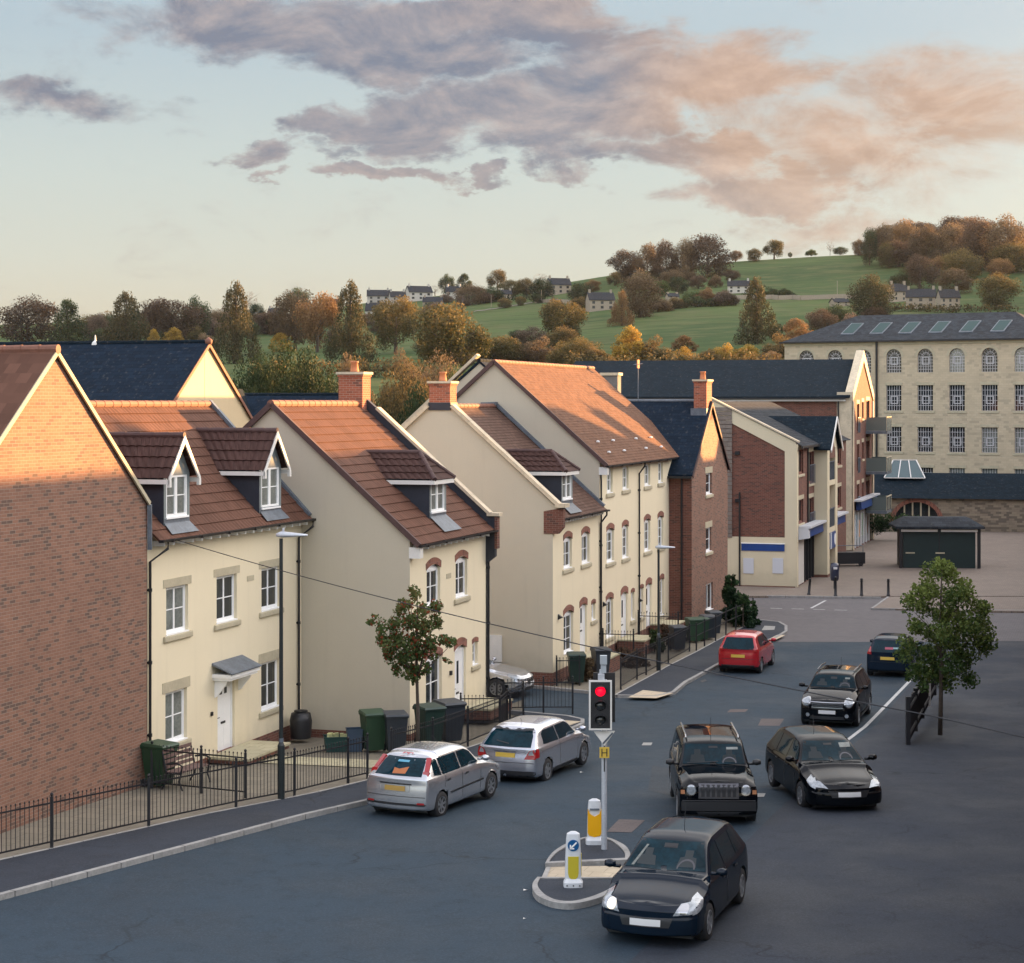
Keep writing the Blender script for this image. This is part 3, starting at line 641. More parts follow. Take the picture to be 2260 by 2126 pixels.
pp = MB(); pp.prism([(-.004, -.3, ze3-.25), (-.004, -.3, ze3+.44), (-.004, yr3-.45, zr3), (-.004, yr3+.45, zr3), (-.004, 8.6, ze3+.5), (-.004, 8.6, ze3-.2), (-.004, yr3, zr3-.5)], (.28, 0, 0)); pp.build('parapet_wall', M['shaded_cream'], h3); MB().beam((-.03, -.2, ze3+.43), (-.03, yr3-.45, zr3-.035), .05, .05).build('drip_edge', M['ridge_dark'], h3)
cb = MB(); cb.prism([(-.03, -.40, ze3+.42), (-.03, .33, ze3+.28), (-.03, .33, ze3-.52), (-.03, -.2, ze3-.52), (-.03, -.40, ze3-.28)], (.26, 0, 0)); cb.build('corbel', M['red_brick'], h3)
MB().box(-.05, .72, 23.07-d3-.03, 23.87-d3+.03, zr3-.12, zr3+.16).build('flashing_collar', M['slate_side'], h3)
chimney(h3, -.03, .68, 23.07-d3, 23.87-d3, zr3-.05, 10.3, pot=.34)
ft = MB(); ft.beam((W3-.05, -.2, ze3+.15), (W3-.05, yr3, zr3+.15), .16, .12); ft.beam((W3-.1, yr3-.1, zr3+.12), (W3-.1, yr3+.5, zr3+.1), .5, .14); ft.build('lead_flashing', M['lead'], h3)
dd = d3+.1; ua = Ufac(1241, dd); ub = Ufac(1262, dd); Y = ua*C_+dd*S_
dormer(h3, (ua+ub)/2-u3, ub-ua+.2, .1, CZ-(1104-HY)/F*Y-.2, CZ-(1037-HY)/F*Y, s3, ze3, -.3, 'hip', pitch=.85)
MB().box(-.08, .0, 1.9, 2.45, .2, 1.15).build('meter_box', M['off_white'], h3)
# ---- house 4 (a pair, three storeys)
u4 = 72.26; W4 = 87.3-u4; ze4 = 7.07; yr4 = 4.3; zr4 = 11.13; d4 = 19.2
ws = [(1339.4, 1352, 1034, 1089.6, 0), (1374, 1387, 1031, 1082.5, 0), (1422.5, 1435, 1025, 1074, 0), (1452.7, 1463, 1021, 1067, 0),
      (1339, 1354.7, 1168, 1243.8, 1), (1373.5, 1386.5, 1160, 1234, 1), (1422, 1435, 1147, 1219, 1), (1452, 1464, 1140, 1210.7, 1),
      (1338, 1353, 1322, 1410, 2), (1457, 1465, 1278, 1360, 2), (1393, 1400, 1307, 1370, 3), (1412.8, 1419.7, 1298, 1363, 3)]
hl = [hpx(u4, d4, a, b, c, e) for a, b, c, e, k in ws]
d_a = hpx(u4, d4, 1370.7, 1385, 1310, 1429); d_b = hpx(u4, d4, 1426, 1437.7, 1290, 1397)
h4, s4, zw4 = base_house('terraced_pair', 'tallest cream terrace, three storeys under a big sunlit orange tiled roof', u4, d4, W4, ze4, .3, yr4, zr4, 8.6, 'cream', 'shaded_cream', holes=hl+[d_a, d_b], plinth=-.12)
rt = MB(); tiles(rt, -.3, ze4, yr4, zr4, -.05, W4, rh=.15, amp=0, saw=.012); tiles(rt, 8.9, ze4, yr4, zr4, -.05, W4, rh=.15, amp=0, saw=.012); rt.build('roof', M['tiles4'], h4, fix=False)
ridge_run((-.05, yr4, zr4+.02), (W4, yr4, zr4+.02), .09).build('ridge_tiles', M['ridge'], h4)
vg = MB(); vg.beam((-.07, -.32, ze4), (-.07, yr4, zr4+.02), .10, .15); vg.beam((-.07, 8.9, ze4), (-.07, yr4, zr4+.02), .10, .15); vg.build('verge', M['ridge_dark'], h4)
for q, w_ in zip(hl, ws):
    k = w_[4]; window(h4, *q, arch=.2 if k in (1, 2) else (.14 if k == 3 else None), cols=1 if k == 3 else 2, rows=2 if k == 0 else 3, glass='glass_pale' if k == 0 else 'glass')
front_door(h4, *d_a, arch=.24); front_door(h4, *d_b, arch=.24)
gutter(h4, -.05, 84.55-u4, -.35, ze4-.01); downpipe(h4, .04, 0, ze4-.1, -1.2, .05)
uu = Ufac(1405, d4)-u4; downpipe(h4, uu+.25, 0, ze4-.02, -1.2, .3)
MB().box(-.02, .22, -.32, .02, ze4-.36, ze4-.06).build('eaves_box', M['off_white'], h4)
vent = MB().lathe([(.0, 0), (.075, 0), (.075, .05), (.0, .07)], 8).build('roof_vent', M['white'], h4)
vp = []
for x, y in ((1126, 773), (1245, 763), (1213, 855), (1332, 843), (1424, 748), (1542, 738), (1503, 823), (1623, 812)):
    X, Y = 1000+x/3.55, 760+y/3.55; lo, hi = 0., 1.
    for _ in range(30):
        k = (lo+hi)/2; v = -(d4-.3+k*(yr4+.3)); u = Ufac(X, -v); z = ze4+k*(zr4-ze4); yy = HY+(CZ-z)/(u*C_-v*S_)*F
        if yy > Y: lo = k
        else: hi = k
    vp.append((u-u4, -.3+k*(yr4+.3), z))
for i, p in enumerate(vp):
    o = vent if i == 0 else vent.copy()
    if i: col.objects.link(o)
    o.location = (p[0], p[1]-.05, p[2]+.03)
for hh, dd_, uu_, x_, y_ in ((h3, d3, u3, 1232, 1362), (h4, d4, u4, 1331, 1334), (h4, d4, u4, 1410, 1325)):
    u_, z_w = fac(x_, y_, dd_); mb = MB(); mb.prism([(u_-uu_-.07, 0, z_w-.1), (u_-uu_-.07, 0, z_w+.1), (u_-uu_-.07, -.18, z_w-.02)], (.14, 0, 0)); mb.build('wall_lamp', M['black_pl'], hh)
# ---- house 5: brick gable with chimney
u5 = 84.4; d5 = 18.16; W5 = 92.7-u5; ze5 = 6.38; zr5 = 9.46; xm5 = W5/2
h5 = thing('brick_house', 'brown brick house with steep street gable and chimney at the end of the cream terrace', 'house', Wd(u5, -d5), ALPHA)
hl = [hpx(u5, d5, 1558, 1570.6, 1044.8, 1092.9), hpx(u5, d5, 1558, 1570, 1165.8, 1220.5), hpx(u5, d5, 1557.5, 1573.5, 1291, 1352)]
wb = MB(); wb.wall(0, W5, -1.3, ze5, hl, 0, .12); wb.poly([(0, 0, ze5), (W5, 0, ze5), (xm5, 0, zr5)]); wb.poly([(0, 0, -1.3), (0, 7, -1.3), (0, 7, ze5), (0, 0, ze5)]); wb.poly([(W5, 0, -1.3), (W5, 9, -1.3), (W5, 9, ze5), (W5, 0, ze5)]); wb.poly([(0, 9, -1.3), (W5, 9, -1.3), (W5, 9, ze5), (xm5, 9, zr5), (0, 9, ze5)])
wb.build('wall', M['brick'], h5)
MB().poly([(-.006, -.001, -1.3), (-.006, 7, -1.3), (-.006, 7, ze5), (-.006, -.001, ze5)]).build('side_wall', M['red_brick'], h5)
rf = MB()
for sg in (-1, 1):
    xe = xm5+sg*(xm5+.25); ze_ = ze5-.25*(zr5-ze5)/xm5
    rf.prism([(xm5, -.08, zr5+.03), (xe, -.08, ze_+.03), (xe, -.08, ze_+.12), (xm5, -.08, zr5+.14)], (0, 9.1, 0))
rf.build('roof', M['slate'], h5)
vg = MB()
for sg in (-1, 1): vg.beam((xm5, -.10, zr5+.02), (xm5+sg*(xm5+.2), -.10, ze5-.18), .04, .14)
vg.build('verge', M['ridge_dark'], h5)
MB().tube([(xm5, .1, zr5+.15), (xm5, 8.9, zr5+.15)], .07, 8).build('ridge_tiles', M['lead'], h5)
for i, q in enumerate(hl): window(h5, *q, cols=1 if i < 2 else 2, rows=2 if i < 2 else 1, lintel=.28 if i < 2 else None, sill='stone' if i < 2 else None)
chimney(h5, 87.75-u5, 88.95-u5, .02, .62, zr5-.35, 10.6, pot=.38)
MB().box(87.65-u5, 89.05-u5, .0, .75, zr5-.75, zr5-.2).build('flashing_collar', M['lead'], h5)
gutter(h5, 0, 0.02, -.05, ze5); g5 = MB(); g5.beam((-.32, -.06, ze5-.2), (-.32, 7, ze5-.2), .11, .10); g5.build('side_gutter', M['black_pl'], h5)
MB().tube([(-.06, .45, ze5-.2), (-.06, .45, -1.2)], .045, 8).build('downpipe', M['black_pl'], h5)
# TV aerial mast on the ridge of house 5
an = thing('tv_aerial', 'thin television aerial mast on the slate ridge left of the far brick chimney', 'aerial', Wd(88.4, -21.6, 9.6), ALPHA)
k = MB(); k.tube([(0, 0, 0), (0, 0, 1.95)], .022, 6); k.build('mast', M['lead'], an)
k = MB(); k.tube([(-.5, 0, 1.7), (.5, 0, 1.78)], .012, 5)
for i in range(9): k.tube([(-.45+i*.11, -.14, 1.71+i*.009), (-.45+i*.11, .14, 1.71+i*.009)], .007, 4)
k.build('yagi_array', M['lead'], an)
k = MB(); k.box(-.2, .2, -.02, .02, 1.55, 1.95); k.build('reflector', M['pot'], an)
# ================================================================ land
SKY = [(-2500, 735), (-600, 728), (0, 716), (200, 708), (400, 703), (600, 697), (800, 668), (900, 658), (1000, 648), (1200, 630), (1340, 607), (1500, 587), (1612, 576), (1824, 563), (1900, 560), (2062, 543), (2260, 525), (2800, 500), (4000, 480)]
def skyl(x):
    for (a, p), (b, q) in zip(SKY, SKY[1:]):
        if x <= b: t = max(0, (x-a)/(b-a)); return p+(q-p)*t
    return SKY[-1][1]
def hz(X, Y):
    if Y < 150: return gz(Y)
    x = max(-2500, min(4000, CX+F*X/Y)); sk = skyl(x)
    def at(Z):
        s = (Z-400)/800.
        y = 850+(sk-850)*s + 3.0*math.sin(Z*.013+x*.004)*min(1, max(0, s*4))*(1-max(0, min(1, s)))
        return CZ-(y-HY)/F*Z
    if Y < 400:
        t = (Y-150)/250.; t = t*t*(3-2*t); return -.65+(at(400)+.65)*t
    if Y <= 1200: return at(Y)
    return at(1200)-(Y-1200)*.12
NX, NY = 240, 230
ys = np.concatenate([np.linspace(-60, 130, 70), 130+(np.linspace(0, 1, 161)[1:])**1.5*1500])
vs = []; fs = []
for j, Y in enumerate(ys):
    for i in range(NX+1):
        a = -1.25+2.5*i/NX; X = a*(Y+90)
        z = hz(X, Y) - (.09 if Y < 140 else 0); vs.append((X, Y, z))
for j in range(len(ys)-1):
    for i in range(NX): k = j*(NX+1)+i; fs.append((k, k+1, k+NX+2, k+NX+1))
m = bpy.data.materials.new('fields'); m.use_nodes = True; T = NT(m.node_tree); b = T.n['Principled BSDF']
gp = T.new('ShaderNodeNewGeometry').outputs['Position']; gx, gy, gzz = T.sep(gp)
n1 = T.noise(gp, .006, 5, .55); n2 = T.noise(gp, .05, 5, .6); n3 = T.noise(T.comb(T.m('MULTIPLY', gx, .02), T.m('MULTIPLY', gy, .15), 0), 1, 4, .6)
g = T.mix(T.maprange(n1, .38, .62), (.036, .068, .024), (.072, .104, .036))
g = T.mix(T.maprange(n2, .42, .70, 0, .85), g, (.095, .105, .045)); g = T.mix(T.maprange(n3, .45, .72, 0, .8), g, (.030, .050, .018))
g = T.mix(T.maprange(gy, 130., 150.), (.06, .055, .05), g)
T.l.new(g, b.inputs['Base Color']); b.inputs['Roughness'].default_value = .95; b.inputs['Specular IOR Level'].default_value = .05
bn = T.new('ShaderNodeBump'); bn.inputs['Strength'].default_value = .6; bn.inputs['Distance'].default_value = .6; T.l.new(T.noise(gp, .4, 5), bn.inputs['Height']); T.l.new(bn.outputs[0], b.inputs['Normal'])
M['field'] = m
o = MB().add(vs, fs).build('ground', M['field'], fix=False, smooth=True); tag(o, kind='structure')
def Hill(x, y):                                    # photo pixel -> point on the hillside
    lo, hi = 150., 1199.
    Z = 150.
    while Z < 1195:
        if CZ-(y-HY)/F*Z < hz((x-CX)/F*Z, Z) : break
        Z += 6
    return Vector(((x-CX)/F*Z, Z, hz((x-CX)/F*Z, Z)))

def asphalt(name, c, seed=0., patchy=.42, bumps=.35):
    m = bpy.data.materials.new(name); m.use_nodes = True; T = NT(m.node_tree); b = T.n['Principled BSDF']
    gp = T.new('ShaderNodeNewGeometry').outputs['Position']
    mv = T.new('ShaderNodeVectorMath', operation='ADD'); T.l.new(gp, mv.inputs[0]); mv.inputs[1].default_value = (seed, seed, 0)
    f = T.noise(mv.outputs[0], .35, 6, .62); s = T.noise(mv.outputs[0], 22., 4, .8); w = T.noise(mv.outputs[0], 2.3, 5, .65, 2, .6)
    rot = T.new('ShaderNodeMapping'); T.l.new(mv.outputs[0], rot.inputs[0]); rot.inputs['Rotation'].default_value = (0, 0, R(18)); rot.inputs['Scale'].default_value = (1.1, .08, 1)
    tr = T.noise(rot.outputs[0], 1., 4, .6)
    g = T.mix(T.maprange(f, .35, .68, 0, patchy*2.2), c, tuple(q*1.5 for q in c)); g = T.mix(T.maprange(w, .45, .75, 0, patchy*1.6), g, tuple(q*.62 for q in c))
    g = T.mix(T.maprange(tr, .45, .72, 0, .4), g, tuple(q*1.35 for q in c)); g = T.mix(T.maprange(s, .42, .70, 0, .8), g, tuple(min(1, q*2.1) for q in c))
    cr = T.new('ShaderNodeTexVoronoi', feature='DISTANCE_TO_EDGE'); wv = T.new('ShaderNodeVectorMath', operation='ADD'); T.l.new(mv.outputs[0], wv.inputs[0]); nz = T.new('ShaderNodeTexNoise'); T.l.new(mv.outputs[0], nz.inputs['Vector']); nz.inputs['Scale'].default_value = 1.3; T.l.new(nz.outputs['Color'], wv.inputs[1]); T.l.new(wv.outputs[0], cr.inputs['Vector']); cr.inputs['Scale'].default_value = .22
    ck = T.m('MULTIPLY', T.maprange(cr.outputs['Distance'], .0, .012, 1, 0), T.maprange(T.noise(mv.outputs[0], .12, 3), .48, .60)); g = T.mix(T.m('MULTIPLY', ck, .6), g, tuple(q*.35 for q in c))
    st = T.maprange(T.noise(mv.outputs[0], 1.1, 6, .72, 2, 1.2), .62, .74, 0, .55); g = T.mix(st, g, tuple(q*.5 for q in c))
    T.l.new(g, b.inputs['Base Color']); T.l.new(T.maprange(f, .3, .7, .68, .9), b.inputs['Roughness']); b.inputs['Specular IOR Level'].default_value = .22
    bn = T.new('ShaderNodeBump'); bn.inputs['Strength'].default_value = bumps; bn.inputs['Distance'].default_value = .012; T.l.new(s, bn.inputs['Height']); T.l.new(bn.outputs[0], b.inputs['Normal'])
    return m
M['road'] = asphalt('road_asphalt', (.019, .031, .043)); M['pave'] = asphalt('footway_asphalt', (.022, .027, .036), 31.)
M['kerb'] = mat('kerb_stone', (.27, .265, .255), .85, var=.25, vs=2, bump=.3)
M['edging'] = mat('edging_stone', (.32, .31, .29), .85, var=.2)
M['paint'] = mat('road_paint', (.46, .46, .45), .7, var=.25, vs=9)
def paver(name, c1, c2, mortar, bw=.21, rh=.105, bias=0):
    m = bpy.data.materials.new(name); m.use_nodes = True; T = NT(m.node_tree); b = T.n['Principled BSDF']
    gp = T.new('ShaderNodeNewGeometry').outputs['Position']; mp = T.new('ShaderNodeMapping'); T.l.new(gp, mp.inputs[0]); mp.inputs['Rotation'].default_value = (0, 0, R(17.5))
    n = T.new('ShaderNodeTexBrick'); T.l.new(mp.outputs[0], n.inputs['Vector']); n.inputs['Scale'].default_value = 1; n.inputs['Brick Width'].default_value = bw; n.inputs['Row Height'].default_value = rh
    n.inputs['Mortar Size'].default_value = .008; T.put(n.inputs['Color1'], c1); T.put(n.inputs['Color2'], c2); T.put(n.inputs['Mortar'], mortar)
    f = T.noise(gp, .6, 6, .6); g = T.mix(T.maprange(f, .4, .7, 0, .5), n.outputs[0], tuple(q*.6 for q in c1)); f2 = T.noise(gp, 4., 5, .7); g = T.mix(T.maprange(f2, .5, .8, 0, .4), g, tuple(q*1.5 for q in c1))
    T.l.new(g, b.inputs['Base Color']); b.inputs['Roughness'].default_value = .85; return m
M['setts'] = paver('grey_block_paving', (.125, .115, .118), (.10, .092, .095), (.06, .055, .055))
M['plaza'] = paver('buff_block_paving', (.22, .175, .14), (.18, .145, .115), (.10, .08, .07))
M['slabs'] = paver('garden_slabs', (.20, .175, .13), (.165, .145, .11), (.07, .06, .05), .6, .6)
M['path'] = paver('cream_path_slabs', (.46, .42, .28), (.40, .36, .24), (.2, .18, .12), .45, .45)
M['tactile'] = paver('buff_tactile_paving', (.50, .42, .30), (.46, .38, .27), (.3, .25, .18), .4, .4)
M['gravel'] = asphalt('garden_gravel', (.13, .115, .085), 77., .3, .8)
M['patch_dark'] = asphalt('repair_asphalt', (.026, .033, .040), 13.)
M['patch'] = paver('red_brick_patch', (.105, .082, .078), (.09, .07, .066), (.06, .055, .055))

def sheet(name, pts, dz, m, skirt=0.0, kind='structure', parent=None, step=1.6, level=None):
    """pts world xy loop draped on the street level + dz; skirt = depth of the vertical edge"""
    bm = bmesh.new(); vs = [bm.verts.new((p[0], p[1], 0)) for p in pts]
    tri = tessellate_polygon([[Vector((p[0], p[1], 0)) for p in pts]])
    for t in tri:
        try: bm.faces.new([vs[i] for i in t])
        except ValueError: pass
    for _ in range(9):
        es = [e for e in bm.edges if e.calc_length() > step]
        if not es: break
        bmesh.ops.subdivide_edges(bm, edges=es, cuts=1); bmesh.ops.triangulate(bm, faces=bm.faces)
    if skirt:
        be = [e for e in bm.edges if len(e.link_faces) == 1]
        ret = bmesh.ops.extrude_edge_only(bm, edges=be); nv = {v for v in ret['geom'] if isinstance(v, bmesh.types.BMVert)}
    else: nv = set()
    for v in bm.verts: v.co.z = (level if level is not None else gz(v.co.y)+dz) - (skirt if v in nv else 0)
    bmesh.ops.recalc_face_normals(bm, faces=bm.faces)
    up = sum(f.normal.z*f.calc_area() for f in bm.faces)
    if up < 0: bmesh.ops.reverse_faces(bm, faces=bm.faces)
    me = bpy.data.meshes.new(name); bm.to_mesh(me); bm.free(); me.materials.append(m); auto_uv(me)
    o = bpy.data.objects.new(name, me); col.objects.link(o)
    if parent: o.parent = parent
    if kind: o['kind'] = kind
    return o
def gp2(pts, dz=0): return [tuple(G(x, y, dz))[:2] for x, y in pts]
def strip(name, pts, w, dz, m, side=1, skirt=.12, h=None, kind='structure'):
    """a kerb or line of width w along world points"""
    mb = MB(); P2 = [Vector((p[0], p[1])) for p in pts]; fine = [P2[0]]
    for a, b in zip(P2, P2[1:]):
        n = max(1, int((b-a).length/.9))
        for i in range(1, n+1): fine.append(a+(b-a)*i/n)
    L = []; Rr = []
    for i, p in enumerate(fine):
        d = (fine[min(i+1, len(fine)-1)]-fine[max(0, i-1)]).normalized(); nrm = Vector((-d.y, d.x))*side
        L.append(p); Rr.append(p+nrm*w)
    for i in range(len(fine)-1):
        def q(p, e=0): return (p.x, p.y, gz(p.y)+dz+e)
        a, b, c, d = L[i], L[i+1], Rr[i+1], Rr[i]
        g = .014; ab = (b-a).normalized()*g; a2, b2, c2, d2 = a+ab, b-ab, c-ab, d+ab
        mb.add([q(a2), q(b2), q(c2), q(d2), q(a2, -skirt), q(b2, -skirt), q(c2, -skirt), q(d2, -skirt)], [(0, 1, 2, 3), (0, 4, 5, 1), (1, 5, 6, 2), (2, 6, 7, 3), (3, 7, 4, 0)])
    o = mb.build(name, m, fix=True)
    if kind: o['kind'] = kind
    return o

sheet('road', [(-45, 3), (60, 3), (60, 82), (-45, 82)], 0.0, M['road'], step=3)
sheet('paved_road', [(-45, 81.9), (60, 81.9), (60, 100.2), (-45, 100.2)], .006, M['setts'], step=3)
sheet('plaza', [(-45, 100.2), (70, 100.2), (70, 150), (-45, 150)], .10, M['plaza'], skirt=.12, step=4)
PAV = .11
# footway on the left, near
K1 = gp2([(600, 1828), (813, 1776)]); a, b = Vector(K1[0]), Vector(K1[1]); dr_ = (a-b).normalized()
K = [tuple(a+dr_*24)]+K1+gp2([(1010, 1719), (1180, 1655), (1250, 1622), (1290, 1603), (1290, 1594), (1255, 1586), (1200, 1581), (1160, 1577), (1085, 1570)])
B1 = gp2([(521, 1782), (630, 1761)], PAV); a2, b2 = Vector(B1[0]), Vector(B1[1]); db = (a2-b2).normalized()
Bk = [tuple(a2+db*22)]+gp2([(521, 1782), (630, 1761), (700, 1747), (808, 1721), (1032, 1649), (1062, 1639), (1120, 1606), (1150, 1583)], PAV)
K2 = [Vector(p) for p in K]
sheet('pavement', K+[Bk[-1]]+Bk[::-1][1:], PAV-.008, M['pave'], step=1.2)
strip('kerb', K, .13, PAV, M['kerb'], side=1, skirt=.2)
strip('dropped_kerb_paving', gp2([(1238, 1606), (1283, 1592)], PAV), 1.1, PAV-.002, M['tactile'], side=1, skirt=.03)
strip('edging', Bk, .06, PAV+.004, M['edging'], side=-1, skirt=.2)
# front gardens of houses 0-2
fw = lambda u, v: tuple(Wd(u, v))[:2]
gar = [Bk[0]]+Bk[1:]+[fw(62.3, -19.2), fw(59.4, -19.5), fw(52.2, -19.5), fw(52.2, -22.9), fw(41.9, -22.9), fw(41.9, -22.7), fw(33, -22.7), fw(18, -21.5)]
sheet('garden_ground', gar, PAV-.02, M['slabs'], step=1.2)
def upath(u0, u1_, v0, v1, name, dz, m, **k): return sheet(name, [fw(u0, v0), fw(u1_, v0), fw(u1_, v1), fw(u0, v1)], dz, m, **k)
upath(46.6, 48.0, -22.3, -18.3, 'garden_path', PAV+.0, M['path'])
# footway on the left, beyond the side road
K3p = [(1040, 1508), (1179, 1520), (1298, 1532), (1362, 1541), (1448, 1543), (1489, 1534), (1516, 1511), (1588, 1471), (1690, 1420), (1714, 1413), (1738, 1398), (1738, 1386), (1722, 1377), (1667, 1371)]
K3 = gp2(K3p)
B3 = gp2([(1358.6, 1534), (1475, 1470), (1539, 1438), (1623, 1392), (1667, 1373)], PAV)
sheet('pavement', gp2([(1362, 1541), (1448, 1543), (1489, 1534), (1516, 1511), (1588, 1471), (1690, 1420), (1714, 1413), (1738, 1398), (1738, 1386), (1722, 1377), (1667, 1371)])+B3[::-1], PAV-.008, M['pave'], step=1.2)
strip('kerb', K3, .13, PAV-.0, M['kerb'], side=1, skirt=.2)
strip('edging', B3, .06, PAV+.004, M['edging'], side=1, skirt=.2)
sheet('dropped_kerb_paving', gp2([(1386, 1539), (1419, 1523), (1486, 1530), (1448, 1541)], PAV), PAV-.003, M['tactile'])
sheet('dropped_kerb_paving', gp2([(1695, 1411), (1716, 1401), (1733, 1402), (1712, 1412)], PAV), PAV-.003, M['tactile'])
sheet('garden_ground', [K3[0], K3[1], K3[2], K3[3]]+B3+[fw(95, -17.5), fw(92.7, -18.1), fw(84.5, -18.1), fw(84.4, -19.2), fw(65.8, -19.2), fw(65.8, -24)], PAV-.02, M['slabs'], step=1.2)
# paved area beyond
strip('kerb', gp2([(1692, 1320), (1945, 1323)]), .15, .12, M['kerb'], side=1, skirt=.2)
sheet('plaza', gp2([(1958, 1321), (1922, 1346), (2110, 1352), (2500, 1356), (2500, 1321)]), .09, M['plaza'], skirt=.12)
strip('kerb', gp2([(2300, 1352), (1922, 1347), (1958, 1321)]), .12, .10, M['kerb'], side=-1, skirt=.2)
# painted lines and patches
def line(p, q, w, name='painted_line', dash=None):
    a, b = Vector(G(*p)), Vector(G(*q)); d = (b-a).normalized(); n = Vector((-d.y, d.x, 0)); L = (b-a).length; t = 0; mb = MB()
    while t < L:
        e = min(L, t+(dash[0] if dash else L)); s = max(1, int((e-t)/2))
        for i in range(s):
            p0 = a+d*(t+(e-t)*i/s); p1 = a+d*(t+(e-t)*(i+1)/s)
            mb.add([(v.x, v.y, gz(v.y)+.010) for v in (p0+n*w/2, p0-n*w/2, p1-n*w/2, p1+n*w/2)], [(0, 1, 2, 3)])
        t = e+(dash[1] if dash else 1)
    o = mb.build(name, M['paint'], fix=False); o['kind'] = 'structure'
line((1864, 1639), (2030, 1480), .12, 'road_edge_line')
line((1822, 1326), (1790, 1343), .13); line((1700, 1343), (1885, 1348), .11, 'parking_bay_line', (.6, .45))
for i, q in enumerate([[(1339, 1837), (1366, 1809), (1424, 1811), (1394, 1838)], [(1673, 1602), (1680, 1587), (1731, 1587), (1720, 1603)], [(1604, 1573), (1612, 1566), (1652, 1566), (1645, 1572)]]):
    sheet('brick_patch', gp2(q), .008, M['patch'])
cover = mat('steel_cover', (.27, .27, .26), .55, metal=.2, var=.2, vs=8, bump=.3)
for q in ([(1896, 1650), (1933, 1649), (1943, 1663), (1903, 1664)], [(1975, 1575), (2003, 1575), (2005, 1582), (1978, 1582)], [(1681, 1397), (1709, 1396), (1711, 1388), (1687, 1387)]):
    sheet('inspection_cover', gp2(q), .012 if q[0][0] > 1800 else PAV+.006, cover)
ln_a, ln_b = G(1700, 1796), G(2040, 1470); dd_ = (ln_b-ln_a).normalized(); q0 = ln_a-dd_*14; q1 = ln_b+dd_*8
sheet('pavement', [(q0.x+.1, q0.y), (q1.x+.1, q1.y), (q1.x+14, q1.y), (q0.x+14, q0.y)], .014, M['pave'], step=1.5)
for q in ([(1668, 1752), (1690, 1752), (1686, 1760), (1663, 1760)], [(1420, 1640), (1440, 1640), (1437, 1646), (1416, 1646)]): sheet('drain_cover', gp2(q), .012, cover)
for q in ([(905, 1762), (925, 1757), (932, 1763), (912, 1768)], [(1545, 1504), (1556, 1500), (1560, 1503), (1550, 1507)]): sheet('gully_grate', gp2(q), .012, M['iron'] if 'iron' in M else cover)
for q in ([(1440, 1690), (1500, 1700), (1494, 1760), (1430, 1745)], [(1500, 1480), (1560, 1462), (1640, 1470), (1590, 1492)]): sheet('road_repair', gp2(q), .006, M['patch_dark'])
# ---- traffic island
isl = [(1203, 1907), (1211, 1893), (1224, 1879), (1248, 1864), (1275, 1853), (1305, 1847), (1342, 1850), (1369, 1861), (1384, 1872), (1391, 1886), (1388, 1899)]
def rounded(pts, n=3):
    out = []
    P_ = [Vector(p) for p in pts]
    for i in range(len(P_)-1):
        a = P_[max(i-1, 0)]; b = P_[i]; c = P_[i+1]; d = P_[min(i+2, len(P_)-1)]
        for k in range(n):
            t = k/n; out.append(tuple(.5*((2*b)+(-a+c)*t+(2*a-5*b+4*c-d)*t*t+(-a+3*b-3*c+d)*t**3)))
    out.append(tuple(P_[-1])); return out
ti = thing('traffic_island', 'kerbed traffic island with buff crossing strip under the traffic light', 'traffic island', (0, 0, 0))
def island(pxs, nm):
    w = [Vector(p) for p in rounded(gp2(pxs, .1))]
    c = sum(w, Vector((0, 0)))/len(w); inner = [p+(c-p).normalized()*.14 for p in w]
    mb = MB(); n = len(w); q = lambda p, e: (p.x, p.y, gz(p.y)+e)
    for i in range(n):
        j = (i+1) % n; a, b, ci, d = w[i], w[j], inner[j], inner[i]
        mb.poly([q(a, .115), q(b, .115), q(ci, .125), q(d, .125)]); mb.poly([q(a, -.05), q(b, -.05), q(b, .115), q(a, .115)]); mb.poly([q(d, .125), q(ci, .125), q(ci, .09), q(d, .09)])
    mb.build('island_kerb', M['kerb'], ti)
    sheet('island_surface', [tuple(p) for p in inner], .10, M['pave'], kind=None, parent=ti, step=.6)
island(isl, 'a')
island([(1186, 1937), (1176, 1950), (1176, 1964), (1185, 1977), (1202, 1986), (1224, 1993), (1256, 1996), (1289, 1992), (1330, 1980), (1365, 1960), (1385, 1938)], 'b')
sheet('crossing_strip', gp2([(1200, 1943), (1214, 1912), (1395, 1912), (1395, 1943)], .03), .035, M['tactile'], kind=None, parent=ti, step=.6)
sheet('crossing_kerb', gp2([(1194, 1941), (1207, 1912), (1217, 1912), (1206, 1941)], .03), .045, M['edging'], kind=None, parent=ti, step=.6)
